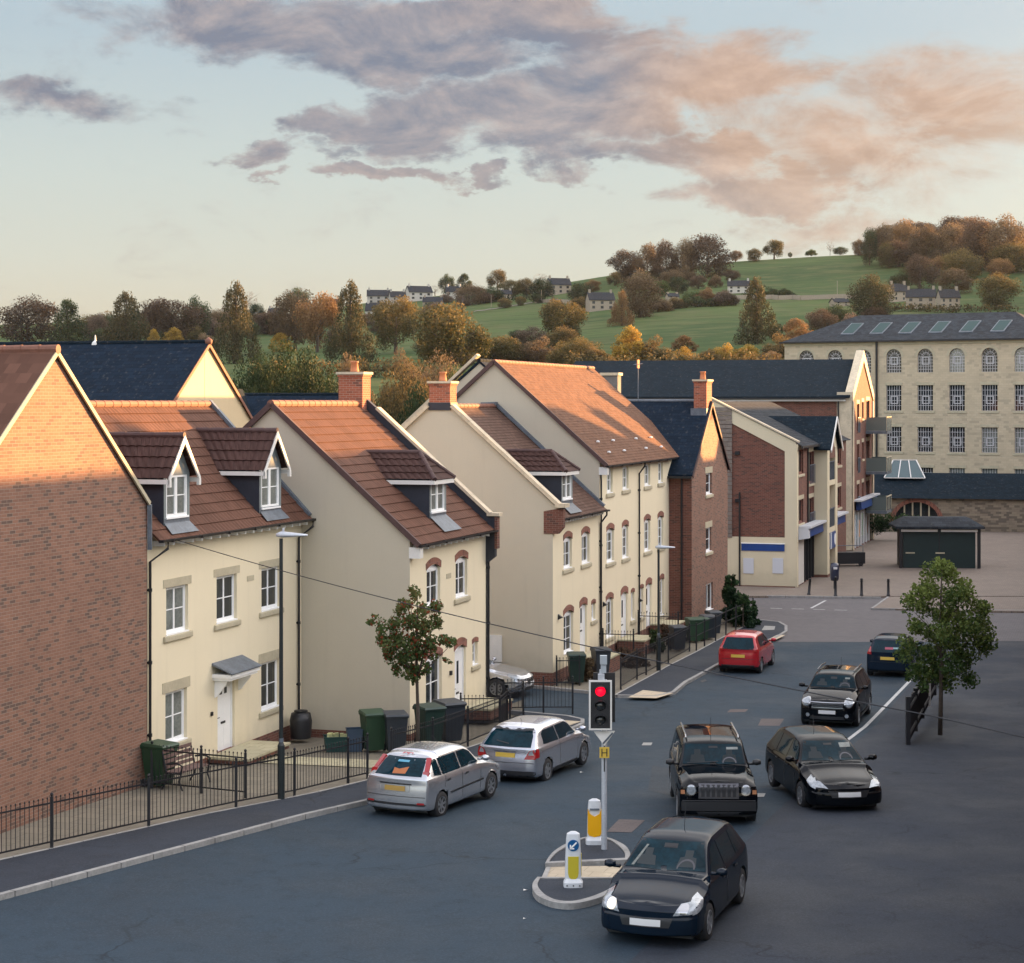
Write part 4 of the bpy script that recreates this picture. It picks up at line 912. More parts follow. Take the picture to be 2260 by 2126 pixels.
# ================================================================ buildings across the street, outside the frame: they cast the evening shade
def block(u0, u1_, v0, v1, ze, zr, vr, label, hipR=0, hipL=0, chim=()):
    h = thing('brick_house', label, 'house', Wd(u0, -v0*-1) if False else Wd(u0, v0), ALPHA)
    W = u1_-u0; D = v1-v0                         # local y runs towards -v, so this block occupies y in [-D, 0]
    yr = -(vr-v0); mb = MB()
    mb.box(0, W, -D, 0, -1, ze)
    if not hipL: mb.poly([(0, -D, ze), (0, 0, ze), (0, yr, zr-.05)])
    if not hipR: mb.poly([(W, -D, ze), (W, 0, ze), (W, yr, zr-.05)])
    mb.build('wall', M['brick'], h)
    r = MB(); a, b = hipL, W-hipR
    r.poly([(-.1, .3, ze-.1), (W+.1, .3, ze-.1), (b, yr, zr), (a, yr, zr)]); r.poly([(-.1, -D-.3, ze-.1), (W+.1, -D-.3, ze-.1), (b, yr, zr), (a, yr, zr)])
    if hipR: r.poly([(W+.1, .3, ze-.1), (W+.1, -D-.3, ze-.1), (b, yr, zr)])
    if hipL: r.poly([(-.1, .3, ze-.1), (-.1, -D-.3, ze-.1), (a, yr, zr)])
    r.build('roof', M['tiles1'], h)
    for (ca, cb, zt) in chim: chimney(h, ca-u0, cb-u0, yr-.35, yr+.35, zr-1.0, zt, pot=.4)
    return h
block(26, 98, .6, 5.6, 9.6, 11.9, 3.0, 'long brick terrace on the near side of the street, tiled roof', chim=[(81.5, 82.4, 13.3)])
block(98, 108.2, .8, 5.6, 10.0, 13.2, 3.0, 'taller brick house with hipped roof on the near side of the street', hipR=2.6)
block(108.2, 111.2, .6, 5.4, 9.5, 11.7, 3.0, 'narrow brick house with end chimney on the near side of the street', chim=[(109.7, 111.15, 13.0)])
block(112.6, 119.2, 1.5, 4.6, 8.6, 10.2, 3.0, 'low brick house on the near side of the street', chim=())
block(119.2, 158, .8, 5.2, 9.8, 12.9, 3.0, 'long tall brick block at the far end of the near side', chim=[(119.4, 120.6, 14.3)])
block(158, 185, .8, 5.6, 8.8, 11.4, 3.0, 'brick block beyond the shops on the near side of the street')

# ================================================================ houses behind the terrace
M['buff'] = render_mat('buff_render', (.58, .46, .29))
def box_house(name, label, u0, d, W, D, ze, zr, wallm, roofm, ridge='v', z0=-1.2):
    """ridge 'v': gable towards the street; 'u': ridge along the street"""
    h = thing(name, label, 'house', Wd(u0, -d), ALPHA); mb = MB(); r = MB()
    if ridge == 'v':
        xm = W/2; mb.poly([(0, 0, z0), (W, 0, z0), (W, 0, ze), (xm, 0, zr), (0, 0, ze)]); mb.poly([(0, D, z0), (W, D, z0), (W, D, ze), (xm, D, zr), (0, D, ze)])
        for x in (0, W): mb.poly([(x, 0, z0), (x, D, z0), (x, D, ze), (x, 0, ze)])
        for sg in (-1, 1):
            xe = xm+sg*(xm+.2); zz = ze-.2*(zr-ze)/xm; r.prism([(xm, -.06, zr+.02), (xe, -.06, zz+.02), (xe, -.06, zz+.12), (xm, -.06, zr+.14)], (0, D+.12, 0))
        rg = ridge_run((xm, -.1, zr+.13), (xm, D+.1, zr+.13), .09)
    else:
        ym = D/2; mb.box(0, W, 0, D, z0, ze); mb.poly([(0, 0, ze), (0, D, ze), (0, ym, zr)]); mb.poly([(W, 0, ze), (W, D, ze), (W, ym, zr)])
        for sg in (-1, 1):
            ye = ym+sg*(ym+.2); zz = ze-.2*(zr-ze)/ym; r.prism([(-.06, ym, zr+.02), (-.06, ye, zz+.02), (-.06, ye, zz+.12), (-.06, ym, zr+.14)], (W+.12, 0, 0))
        rg = ridge_run((-.1, ym, zr+.13), (W+.1, ym, zr+.13), .09)
    mb.build('wall', M[wallm], h); r.build('roof', M[roofm], h); rg.build('ridge_tiles', M['slate_dark'] if 'slate' in roofm else M['ridge'], h)
    return h
hB = box_house('cream_house', 'cream house with dark slate roof behind the terrace, its gable tip lit gold', 62.0, 33, 8.4, 24, 8.55, 11.7, 'buff', 'slate')
vg = MB()
for sg in (-1, 1): vg.beam((4.2, -.09, 11.72), (4.2+sg*4.35, -.09, 8.45), .04, .12)
vg.build('verge', M['ridge'], hB)
MB().lathe([(.0, 11.7), (.13, 11.75), (.15, 11.9), (.0, 12.02)], 10, (4.2, -.05, 0)).build('ridge_finial', M['ridge'], hB, smooth=True)
MB().lathe([(.15, 11.75), (.13, 11.85), (.04, 11.93), (.02, 12.12), (.0, 12.16)], 10, (4.2, 4.8, 0)).build('roof_ventilator', M['off_white'], hB)
MB().box(3.96, 3.99, -.008, 0, -1, 11.4).build('render_joint', M['stone'], hB)
hC = box_house('slate_roofed_house', 'low dark slate roof seen between the golden gable and the brick chimney', 84, 35.5, 8, 16, 6.6, 9.8, 'cream', 'slate')
g = MB(); g.prism([(-.1, 5.2, 8.6), (-.1, 6.6, 8.6), (-.1, 5.9, 10.2)], (3.0, 0, 0)); g.build('gablet_roof', M['slate_dark'], hC)
g = MB(); g.beam((-.16, 5.15, 8.62), (-.16, 5.9, 10.26), .12, .14); g.beam((-.16, 6.65, 8.62), (-.16, 5.9, 10.26), .12, .14); g.build('gablet_coping', M['coping'], hC)
hD = box_house('rear_wing', 'rear wing with stone coped gable behind the big orange roof', 80, 22.4, 6.5, 8.6, 7.6, 11.25, 'shaded_cream', 'slate', ridge='u')
c_ = coping_run((.02, 8.7, 7.75), (.02, 4.35, 11.62), .4, .12); c_.build('coping', M['coping'], hD)
hE = thing('brick_chimney', 'short grey stone chimney standing on the slate roof behind the orange roof', 'chimney', P(1363, 890, 104)-Vector((0, 0, 3.2)), ALPHA)
MB().box(0, .75, 0, .9, 0, 4.7).build('stack', mat('grey_chimney', (.16, .15, .14), .9, var=.2), hE); MB().box(-.08, .83, -.08, .98, 4.7, 4.85).build('cap', M['coping'], hE)

# ================================================================ shop building
us, ds = 104.6, 16.7
sh = thing('shop_building', 'brick and cream shop building with blue fascias and gabled bay', 'shop', Wd(us, -ds), ALPHA)
Wsh = 20.2
def hp(xl, xr, yt, yb, d=ds, u0=us): return hpx(u0, d, xl, xr, yt, yb)
wl = [hp(1760.5, 1773, 993, 1048), hp(1760.5, 1773, 1104, 1157.5), hp(1785, 1795.5, 997, 1068), hp(1785, 1795.5, 1099.5, 1174), hp(1847.5, 1856, 975, 1028), hp(1847.5, 1856, 1075, 1122)]
sf = hp(1760, 1797, 1212, 1298); sf = (sf[0], sf[1], -.55, 2.0); sf2 = (11.2, 15.6, -.55, 2.0)
wb = MB(); wb.wall(0, Wsh, -.8, 7.3, wl+[sf, sf2], 0, .14); wb.build('front_wall', M['red_brick'], sh)
wb = MB(); wb.prism([(0, 0, 2.15), (0, 9, 2.15), (0, 9, 9.6), (0, 4.9, 9.55), (0, 0, 7.1)], (.12, 0, 0)); wb.build('side_wall', M['red_brick'], sh)
cb = MB(); cb.box(-.06, .3, 0, 9, -.55, 2.15); cb.box(-.05, .45, -.05, .62, -.55, 7.25); cb.prism([(-.06, .0, 6.55), (-.06, 5.2, 9.25), (-.06, 5.2, 9.95), (-.06, -.0, 7.35)], (.3, 0, 0)); cb.build('cream_band', M['shop_cream'], sh)
MB().box(-.08, .2, .05, 9, -.8, -.5).build('plinth', M['red_brick'], sh)
MB().beam((.1, -.15, 7.38), (.1, 5.25, 10.05), .5, .08).build('coping', M['coping'], sh)
blue = mat('blue_fascia', (.015, .055, .22), .35, var=.1); whitep = mat('white_panel', (.58, .60, .64), .4)
def side_y(x, u=us): t = (x-CX)/F; v = (t*u*C_-u*S_)/(C_+t*S_); return -v-ds, u*C_-v*S_
ya, Ya = side_y(1732); yb_, Yb = side_y(1637); z_ = lambda y, Y: CZ-(y-HY)/F*Y
MB().box(-.10, -.06, ya, yb_, z_(1217, Ya), z_(1201.5, Ya)).build('side_fascia', blue, sh); MB().box(-.12, -.06, ya-.02, yb_+.02, z_(1201.5, Ya), z_(1199.5, Ya)).build('fascia_trim', M['white'], sh)
for xa, xb in ((1641, 1664), (1705.5, 1729)):
    y1, Y1 = side_y(xa); y0, Y0 = side_y(xb); MB().box(-.10, -.05, y0, y1, z_(1266, Y0), z_(1232, Y0)).build('notice_panel', whitep, sh)
p0, P0 = side_y(1633); MB().tube([(-.1, p0, 4.6), (-.1, p0, -.6)], .05, 8).build('downpipe', M['black_pl'], sh)
for yy in (1000, 1105):
    l0, L0 = side_y(1628); MB().box(-.14, 0, l0-.12, l0+.12, z_(yy, L0)-.1, z_(yy, L0)+.1).build('wall_light', M['black_pl'], sh)
y0, Y0 = side_y(1616); y1, Y1 = side_y(1603)
tm = MB()
for i in range(30): tm.box(-.10, -.02, y0, y1+2.2, 2.1+i*.24, 2.1+i*.24+.21)
tm.build('timber_screen', mat('weathered_boards', (.20, .165, .14), .85, var=.25), sh)
rt = MB(); tiles(rt, -.3, 7.15, 4.9, 9.6, .3, Wsh, rh=.2, amp=0, saw=.01); tiles(rt, 10, 7.2, 4.9, 9.6, .3, Wsh, rh=.2, amp=0, saw=.01); rt.build('roof', M['slate_old'], sh, fix=False)
for q in wl: window(sh, *q, cols=2 if q[0] < 2 else 1, rows=1, lintel=.22, frame='arch_brick', sill='stone')
for q in (wl[2], wl[3]):
    b = MB()
    for i in range(9): b.box(q[0]-.05+(q[1]-q[0]+.1)*i/8-.01, q[0]-.05+(q[1]-q[0]+.1)*i/8+.01, -.10, -.08, q[2]-.02, q[2]+1.05)
    b.box(q[0]-.06, q[1]+.06, -.11, -.07, q[2]+1.03, q[2]+1.08); b.build('balustrade', M['lead'], sh)
xd = Ufac(1781, ds)-us; MB().tube([(xd, -.06, 7.1), (xd, -.06, 2.3)], .045, 8).build('downpipe', M['black_pl'], sh)
MB().box(0, 6.5, -.36, -.28, 7.02, 7.14).build('gutter', M['black_pl'], sh)
# shop fronts
for a, b in ((sf[0], sf[1]), (11.2, 15.6)):
    g = MB(); g.poly([(a, .12, -.5), (b, .12, -.5), (b, .12, 2.0), (a, .12, 2.0)]); fz = g.build('shopfront_glass', M['glass'], sh)
    g = MB(); n = 6
    for i in range(n+1): x = a+(b-a)*i/n; g.box(x-.04, x+.04, .02, .14, -.55, 2.0)
    g.build('shopfront_frame', M['black_pl'], sh)
    fs_ = MB(); fs_.prism([(a+.5, -.12, 2.05), (a+.5, -.55, 2.12), (a+.5, -.5, 2.62), (a+.5, -.10, 2.75)], (b-a-.2, 0, 0)); fs_.build('fascia', blue, sh)
    fs_ = MB(); fs_.box(a+.1, b+.4, -.72, -.05, 2.64, 2.76); fs_.prism([(a+.1, -.02, 2.0), (a+.1, -.62, 2.1), (a+.1, -.6, 2.64), (a+.1, -.02, 2.7)], (.38, 0, 0)); fs_.build('canopy', whitep, sh)
MB().box(sf[0]+.05, sf[0]+2.3, .0, .10, -.5, 1.95).build('white_screen', mat('white_screen', (.62, .60, .56), .5), sh)
# cream gabled bay
bx0, bx1, by = 6.5, 10.7, -.76
bw = MB(); bw.box(bx0, bx0+.9, by, 0, -.55, 6.9); bw.box(bx1-.9, bx1, by, 0, -.55, 6.9)
bw.prism([(bx0, by, 6.9), (bx1, by, 6.9), ((bx0+bx1)/2, by, 8.5)], (0, .12, 0)); 
for z in (1.95, 4.7): bw.box(bx0+.9, bx1-.9, by+.02, .0, z, z+.3)
bw.poly([(bx0+.9, .02, -.5), (bx1-.9, .02, -.5), (bx1-.9, .02, 7), (bx0+.9, .02, 7)]); bw.build('gabled_bay', M['shop_cream'], sh)
MB().box(bx0-.02, bx0+.92, by-.02, .0, -.8, -.4).build('bay_plinth', M['red_brick'], sh)
bo = MB(); bo.prism([(bx0+.95, by-.01, 6.3), (bx1-.95, by-.01, 6.3), ((bx0+bx1)/2, by-.01, 8.05)], (0, .02, 0)); bo.build('gable_boarding', M['red_brick'], sh)
br = MB(); xm = (bx0+bx1)/2
for sg in (-1, 1):
    xe = xm+sg*2.45; br.prism([(xm, by-.25, 8.62), (xe, by-.25, 6.78), (xe, by-.25, 6.88), (xm, by-.25, 8.74)], (0, 4.6, 0))
br.build('bay_roof', M['slate_dark'], sh)
bb = MB()
for sg in (-1, 1): bb.beam((xm, by-.28, 8.64), (xm+sg*2.5, by-.28, 6.72), .05, .2)
bb.build('barge_board', M['off_white'], sh)
for z in (2.25, 5.0):
    b = MB()
    for i in range(14): b.box(bx0+.95+i*.17-.01, bx0+.95+i*.17+.012, by+.04, by+.07, z, z+1.1)
    b.box(bx0+.9, bx1-.9, by+.02, by+.08, z+1.05, z+1.1); b.build('balustrade', M['lead'], sh)
MB().box(bx0+.95, bx1-.95, by-.03, by+.05, 1.0, 1.95).build('sign_board', blue, sh)
MB().lathe([(.0, by-.05), (.34, by-.05), (.34, by-.035)], 20, (bx0+2.9, 0, 1.48), axis='y').build('sign_disc', M['white'], sh)
MB().box(bx0+1.0, bx0+1.5, by-.05, by-.03, 1.0, 1.95).build('sign_strip', whitep, sh)

# ================================================================ apartment block with street gable
ua_, da = 131.4, 17.2; Wa = 11.7; zea = 9.95; zra = 12.5
ap = thing('apartment_block', 'four storey brick apartment block, long slate roof, tall gable lit orange', 'apartment block', Wd(ua_, -da), ALPHA)
cols_ = [(1891.4, 1896.2), (1902.4, 1906), (1912, 1919)]; hl = []
for r, (yt, yb) in enumerate(((891, 955), (980, 1044), (1069, 1130))):
    for k, (a, b) in enumerate(cols_):
        q = hpx(ua_, da, a, b, yt-(a-1891)*.35, (yb if k != 1 else (yt+yb)/2+4)-(a-1891)*.2); hl.append(q)
sfr = (.7, Wa-.4, -.5, 2.1)
wb = MB(); wb.wall(0, Wa, -.8, zea, hl+[sfr], 0, .15); wb.poly([(0, 0, zea), (Wa, 0, zea), (Wa/2, 0, zra)]); wb.build('front_wall', M['red_brick'], ap)
wb = MB(); wb.poly([(0, 0, -.8), (0, 21, -.8), (0, 21, zea), (0, 0, zea)]); wb.poly([(Wa, 0, -.8), (Wa, 21, -.8), (Wa, 21, zea), (Wa, 0, zea)]); wb.build('side_wall', M['red_brick'], ap)
rf = MB()
for sg in (-1, 1): xe = Wa/2+sg*(Wa/2+.3); rf.prism([(Wa/2, .1, zra), (xe, .1, zea-.1), (xe, .1, zea), (Wa/2, .1, zra+.12)], (0, 21, 0))
rf.build('roof', M['slate_dark'], ap); MB().box(-.42, -.3, .4, 21, zea-.2, zea-.08).build('gutter', M['black_pl'], ap); MB().box(-.3, -.0, .4, 21, zea-.32, zea-.16).build('soffit_board', M['off_white'], ap)
cr = MB()
for sg in (-1, 1): cr.prism([(Wa/2, -.10, zra-.0), (Wa/2+sg*(Wa/2+.02), -.10, zea-.35), (Wa/2+sg*(Wa/2+.02), -.10, zea+.25), (Wa/2, -.10, zra+.75)], (0, .55, 0))
cr.box(-.05, .55, -.10, .0, -.5, zea-.3); cr.box(Wa-.55, Wa+.05, -.10, .3, -.5, zea-.3); cr.box(-.05, -.0, -.1, 1.0, -.5, zea+.3); cr.build('stone_surround', M['coping'], ap)
for i, q in enumerate(hl): window(ap, *q, cols=1, rows=1, lintel=.25, sill='stone' if i % 3 == 1 else None, frame='arch_brick')
for i, q in enumerate(hl):
    if i % 3 == 0:
        b = MB(); b.box(q[0]-.05, q[1]+.05, -.10, -.06, q[2]+1.0, q[2]+1.06)
        for k in range(8): b.box(q[0]+(q[1]-q[0])*k/7-.012, q[0]+(q[1]-q[0])*k/7+.012, -.09, -.07, q[2], q[2]+1.0)
        b.build('juliet_rail', M['lead'], ap)
glassrail = mat('balcony_glass', (.13, .155, .145), .2, spec=.3)
for i, q in enumerate(hl):
    if i % 3 == 2:
        x0, x1 = q[0]-.5, q[1]+.8
        MB().box(x0, x1, -1.5, -.02, q[2]-.22, q[2]-.02).build('balcony_floor', M['lead'], ap)
        b = MB(); b.box(x0, x0+.02, -1.48, -.05, q[2], q[2]+.95); b.box(x1-.02, x1, -1.48, -.05, q[2], q[2]+.95); b.box(x0, x1, -1.48, -1.46, q[2], q[2]+.95); b.build('balcony_glass', glassrail, ap)
        b = MB(); b.box(x0-.02, x1+.02, -1.51, -1.45, q[2]+.95, q[2]+1.02)
        for x in (x0, (x0+x1)/2, x1-.04): b.box(x, x+.04, -1.5, -1.46, q[2]-.1, q[2]+1.0)
        b.build('balcony_rail', M['stone'], ap)
g = MB(); g.poly([(sfr[0], .1, -.5), (sfr[1], .1, -.5), (sfr[1], .1, 2.1), (sfr[0], .1, 2.1)]); g.build('shopfront_glass', M['glass'], ap)
g = MB()
for i in range(8): x = sfr[0]+(sfr[1]-sfr[0])*i/7; g.box(x-.09, x+.09, .0, .14, -.55, 2.1)
g.build('shopfront_frame', M['white'], ap)
for i, c in enumerate(((.30, .06, .05), (.10, .22, .30), (.45, .20, .08), (.12, .20, .10), (.30, .30, .28), (.22, .10, .06))):
    x = sfr[0]+(sfr[1]-sfr[0])*(i+.5)/7; MB().box(x-.35, x+.35, .06, .09, .1, 1.7 if i % 2 else 1.3).build('window_poster', mat('poster', c, .5, var=.5, vs=2), ap)
MB().prism([(1.4, -.12, 2.15), (1.4, -.5, 2.2), (1.4, -.45, 2.75), (1.4, -.1, 2.85)], (9.6, 0, 0)).build('fascia', blue, ap); MB().box(.5, 11.2, -.6, -.05, 2.78, 2.9).build('canopy', whitep, ap)
MB().tube([(-.12, .9, zea-.3), (-.12, .9, -.6)], .06, 8).build('downpipe', M['black_pl'], ap)

# ================================================================ stone mill
ml = thing('stone_mill', 'pale stone mill with arched top windows and hipped slate roof with skylights', 'mill', (24.4, 172, 0), R(-30))
M['mill'] = brick_mat('mill_stone', (.56, .465, .325), (.50, .415, .29), (.40, .335, .24), (.43, .36, .26), .42, .2, .12); M['rubble'] = brick_mat('rubble_stone', (.30, .25, .18), (.23, .19, .14), (.12, .10, .08), (.18, .15, .11), .4, .17, .3)
def ms(x): t = (x-CX)/F; return (172*t-24.4)/(.866+.5*t)
Lm = 23.6; Dm = 13.0; zem = 14.95; zrm = 17.5; mc = [ms(x) for x in (1780, 1843, 1906, 1972.6, 2042, 2112, 2184, 2257)]
rows_ = [(12.15, 14.18), (8.85, 11.05), (5.3, 7.45), (1.7, 3.95)]; hl = [(c-.68, c+.68, a, b) for c in mc for a, b in rows_]
wb = MB(); wb.wall(0, Lm, -1, zem, hl, 0, .25); wb.poly([(0, 0, -1), (0, Dm, -1), (0, Dm, zem), (0, 0, zem)]); wb.poly([(Lm, 0, -1), (Lm, Dm, -1), (Lm, Dm, zem), (Lm, 0, zem)]); wb.poly([(0, Dm, -1), (Lm, Dm, -1), (Lm, Dm, zem), (0, Dm, zem)])
wb.build('wall', M['mill'], ml)
st = MB()
for i in range(len(mc)-1):
    if i == 2: continue
st.box(-.06, Lm, -.07, 0, zem-.35, zem); st.build('cornice', M['stone'], ml)
for c in mc:
    for a, b in rows_[1:]: MB().box(c-.85, c+.85, -.05, .02, a-.2, a-.02).build('sill', M['stone'], ml); MB().box(c-.8, c+.8, -.03, .02, b, b+.26).build('lintel', M['stone'], ml)
bar = mat('grey_glazing_bar', (.50, .49, .50), .5)
for c in mc:
    for k, (a, b) in enumerate(rows_):
        w = MB(); y = .16; arch = k == 0; zt = b-.68 if arch else b
        for i in range(7): x = c-.66+1.32*i/6; w.box(x-.02, x+.02, y, y+.05, a, zt)
        nh = 5
        for i in range(nh+1): z = a+(zt-a)*i/nh; w.box(c-.68, c+.68, y, y+.05, z-.018, z+.018)
        zc_ = a+(zt-a)*.42 if not arch else a+(zt-a)*.75
        for q in ((c-.32, c+.32, zc_-.34, zc_-.27), (c-.32, c+.32, zc_+.27, zc_+.34)): w.box(q[0], q[1], y-.03, y+.02, q[2], q[3])
        for q in ((c-.34, c-.27), (c+.27, c+.34)): w.box(q[0], q[1], y-.03, y+.02, zc_-.34, zc_+.34)
        if arch:
            for r_ in (.36, .64):
                pts = [(c+r_*math.cos(math.pi*i/12), y+.02, zt+r_*math.sin(math.pi*i/12)) for i in range(13)]; w.tube(pts, .022, 5)
            for i in range(1, 6): an_ = math.pi*i/6; w.tube([(c+.2*math.cos(an_), y+.02, zt+.2*math.sin(an_)), (c+.64*math.cos(an_), y+.02, zt+.64*math.sin(an_))], .018, 5)
        f = w.build('window', bar, ml, fix=False)
        MB().poly([(c-.68, y+.03, a), (c+.68, y+.03, a), (c+.68, y+.03, b), (c-.68, y+.03, b)]).build('pane', M[random.choice(('glass', 'glass', 'glass_pale'))], f, fix=False)
        if arch:
            s_ = MB(); arch_strip(s_, c, .68, zt, .68, .001, -.02, .02, 16); 
            n = 14; q = MB()
            for i in range(n):       # stone spandrels close the corners above the arch
                x0, x1 = c-.68+1.36*i/n, c-.68+1.36*(i+1)/n; h0_, h1_ = zt+math.sqrt(max(0, .68**2-(x0-c)**2)), zt+math.sqrt(max(0, .68**2-(x1-c)**2))
                q.poly([(x0, -.002, h0_), (x1, -.002, h1_), (x1, -.002, b+.01), (x0, -.002, b+.01)])
            q.build('spandrel', M['mill'], f, fix=False)
            q = MB()
            for i in range(16):
                a0, a1 = math.pi*i/16, math.pi*(i+1)/16
                q.poly([(c+.70*math.cos(a0), -.03, zt+.70*math.sin(a0)), (c+.92*math.cos(a0), -.03, zt+.92*math.sin(a0)), (c+.92*math.cos(a1), -.03, zt+.92*math.sin(a1)), (c+.70*math.cos(a1), -.03, zt+.70*math.sin(a1))])
            q.build('arch_moulding', M['stone'], f, fix=False)
rf = MB(); yr_ = Dm/2; hp_ = 4.6; o_ = .25
rf.poly([(-o_, -o_, zem), (Lm+o_, -o_, zem), (Lm-hp_, yr_, zrm), (hp_, yr_, zrm)]); rf.poly([(-o_, Dm+o_, zem), (Lm+o_, Dm+o_, zem), (Lm-hp_, yr_, zrm), (hp_, yr_, zrm)]); rf.poly([(-o_, -o_, zem), (-o_, Dm+o_, zem), (hp_, yr_, zrm)]); rf.poly([(Lm+o_, -o_, zem), (Lm+o_, Dm+o_, zem), (Lm-hp_, yr_, zrm)])
rf.build('roof', M['slate_old'], ml)
MB().box(-.35, Lm+.35, -.38, -.22, zem-.12, zem+.02).build('gutter', M['black_pl'], ml)
sm_ = (zrm-zem)/(yr_+o_)
for x in (1857, 1921, 1985, 2052, 2120, 2190):
    s0 = ms(x); f = lambda yy, e=.0: zem+(yy+o_)*sm_+e
    k = MB(); k.add([(s0-.6, 1.4, f(1.4, .08)), (s0+.6, 1.4, f(1.4, .08)), (s0+.6, 4.2, f(4.2, .08)), (s0-.6, 4.2, f(4.2, .08)), (s0-.6, 1.4, f(1.4)), (s0+.6, 1.4, f(1.4)), (s0+.6, 4.2, f(4.2)), (s0-.6, 4.2, f(4.2))], [(0, 1, 2, 3), (0, 4, 5, 1), (1, 5, 6, 2), (2, 6, 7, 3), (3, 7, 4, 0)])
    f2 = k.build('skylight', M['lead'], ml)
    MB().add([(s0-.5, 1.55, f(1.55, .10)), (s0+.5, 1.55, f(1.55, .10)), (s0+.5, 4.05, f(4.05, .10)), (s0-.5, 4.05, f(4.05, .10))], [(0, 1, 2, 3)]).build('pane', mat('skylight_glass', (.02, .055, .055), .5, spec=.08) if 'skylight_glass' not in bpy.data.materials else bpy.data.materials['skylight_glass'], f2, fix=False)
sx = ms(1935.5); MB().tube([(sx, -.12, zem), (sx, -.12, 2)], .10, 8).build('downpipe', M['black_pl'], ml)

# mill outbuilding with wide arch
an = thing('stone_outbuilding', 'low stone outbuilding with dark roof and wide brick arch below the mill', 'outbuilding', ((1922-CX)/F*152, 152, 0), R(-12))
xa = 3.55; ra = 1.75; W_ = 16
wb = MB(); wb.wall(0, W_, -.7, 2.05, [(xa-ra, xa+ra, -.7, 1.72)], 0, .3); wb.poly([(0, 0, -.7), (0, 7, -.7), (0, 7, 2.05), (0, 0, 2.05)]); wb.build('wall', M['rubble'], an)
ar = MB(); sp = .1
for i in range(20):
    a0, a1 = math.pi*i/20, math.pi*(i+1)/20; e0 = lambda a, r, k=1.0: (xa+r*math.cos(a), sp+(r*.92)*math.sin(a))
    p, q, r_, s_ = e0(a0, ra), e0(a0, ra+.34), e0(a1, ra+.34), e0(a1, ra)
    ar.poly([(p[0], -.04, p[1]), (q[0], -.04, q[1]), (r_[0], -.04, r_[1]), (s_[0], -.04, s_[1])])
ar.build('brick_arch', M['arch_brick'], an, fix=False)
q = MB()
for i in range(20):
    x0, x1 = xa-ra+2*ra*i/20, xa-ra+2*ra*(i+1)/20; h0_, h1_ = sp+.92*math.sqrt(max(0, ra**2-(x0-xa)**2)), sp+.92*math.sqrt(max(0, ra**2-(x1-xa)**2)); q.poly([(x0, -.003, h0_), (x1, -.003, h1_), (x1, -.003, 1.73), (x0, -.003, 1.73)])
q.build('spandrel', M['rubble'], an, fix=False)
MB().poly([(xa-ra, .28, -.7), (xa+ra, .28, -.7), (xa+ra, .28, 1.72), (xa-ra, .28, 1.72)]).build('arch_window', M['glass'], an, fix=False)
q = MB()
for x in (-.95, -.32, .32, .95): q.box(xa+x-.06, xa+x+.06, .15, .27, -.7, 1.7)
q.build('mullion', M['stone'], an)
rf = MB(); rf.poly([(-.3, -.3, 2.0), (W_, -.3, 2.0), (W_-3, 3.4, 3.9), (-.3, 3.4, 3.9)]); rf.poly([(-.3, 7.2, 2.0), (W_, 7.2, 2.0), (W_-3, 3.4, 3.9), (-.3, 3.4, 3.9)]); rf.build('roof', M['slate_dark'], an)
rl = MB(); rx = 2.6
for sg in (-1, 1): rl.poly([(rx-1.6, 3.4+sg*1.3, 3.5), (rx+1.6, 3.4+sg*1.3, 3.5), (rx+.9, 3.4, 4.9), (rx-.9, 3.4, 4.9)])
rl.poly([(rx-1.6, 2.1, 3.5), (rx-1.6, 4.7, 3.5), (rx-.9, 3.4, 4.9)]); rl.poly([(rx+1.6, 2.1, 3.5), (rx+1.6, 4.7, 3.5), (rx+.9, 3.4, 4.9)])
gl_ = rl.build('glass_lantern', mat('lantern_glass', (.07, .11, .115), .12, spec=.7), an)
k = MB(); 
for p, q_ in (((rx-1.6, 2.1, 3.52), (rx-.9, 3.4, 4.92)), ((rx+1.6, 2.1, 3.52), (rx+.9, 3.4, 4.92)), ((rx-.9, 3.4, 4.92), (rx+.9, 3.4, 4.92)), ((rx-1.6, 2.1, 3.52), (rx+1.6, 2.1, 3.52)), ((rx-.5, 2.1, 3.52), (rx-.3, 3.4, 4.92)), ((rx+.5, 2.1, 3.52), (rx+.3, 3.4, 4.92))): k.beam(p, q_, .07, .07)
k.build('lantern_bars', M['off_white'], gl_)

# green kiosk
kk = thing('green_kiosk', 'dark green market kiosk with shallow roof and thin white sign', 'kiosk', ((1985-CX)/F*117, 117, -.55), R(-4))
kg = mat('dark_green_boards', (.006, .020, .020), .6, var=.15)
w_ = MB(); w_.box(.25, 4.6, .2, 3.0, 0, 2.55); w_.build('wall', kg, kk)
w_ = MB(); w_.box(0, .18, 0, .18, 0, 2.5); w_.box(4.7, 4.88, 0, .18, 0, 2.5); w_.box(2.4, 2.46, .17, .2, 0, 2.5); w_.build('corner_post', M['black_pl'], kk)
r_ = MB(); r_.add([(-.25, -.25, 2.55), (5.1, -.25, 2.55), (5.1, 3.2, 2.55), (-.25, 3.2, 2.55), (.5, .9, 3.05), (4.3, .9, 3.05), (4.3, 2.1, 3.05), (.5, 2.1, 3.05), (-.25, -.25, 2.42), (5.1, -.25, 2.42), (5.1, 3.2, 2.42), (-.25, 3.2, 2.42)], [(0, 1, 5, 4), (1, 2, 6, 5), (2, 3, 7, 6), (3, 0, 4, 7), (4, 5, 6, 7), (8, 9, 1, 0), (9, 10, 2, 1), (10, 11, 3, 2), (11, 8, 0, 3), (8, 11, 10, 9)]); r_.build('roof', M['slate_old'], kk)
MB().box(.1, 2.3, -.02, .02, 2.22, 2.36).build('sign', M['off_white'], kk); MB().box(2.5, 4.7, -.02, .02, 2.22, 2.36).build('sign', M['off_white'], kk)
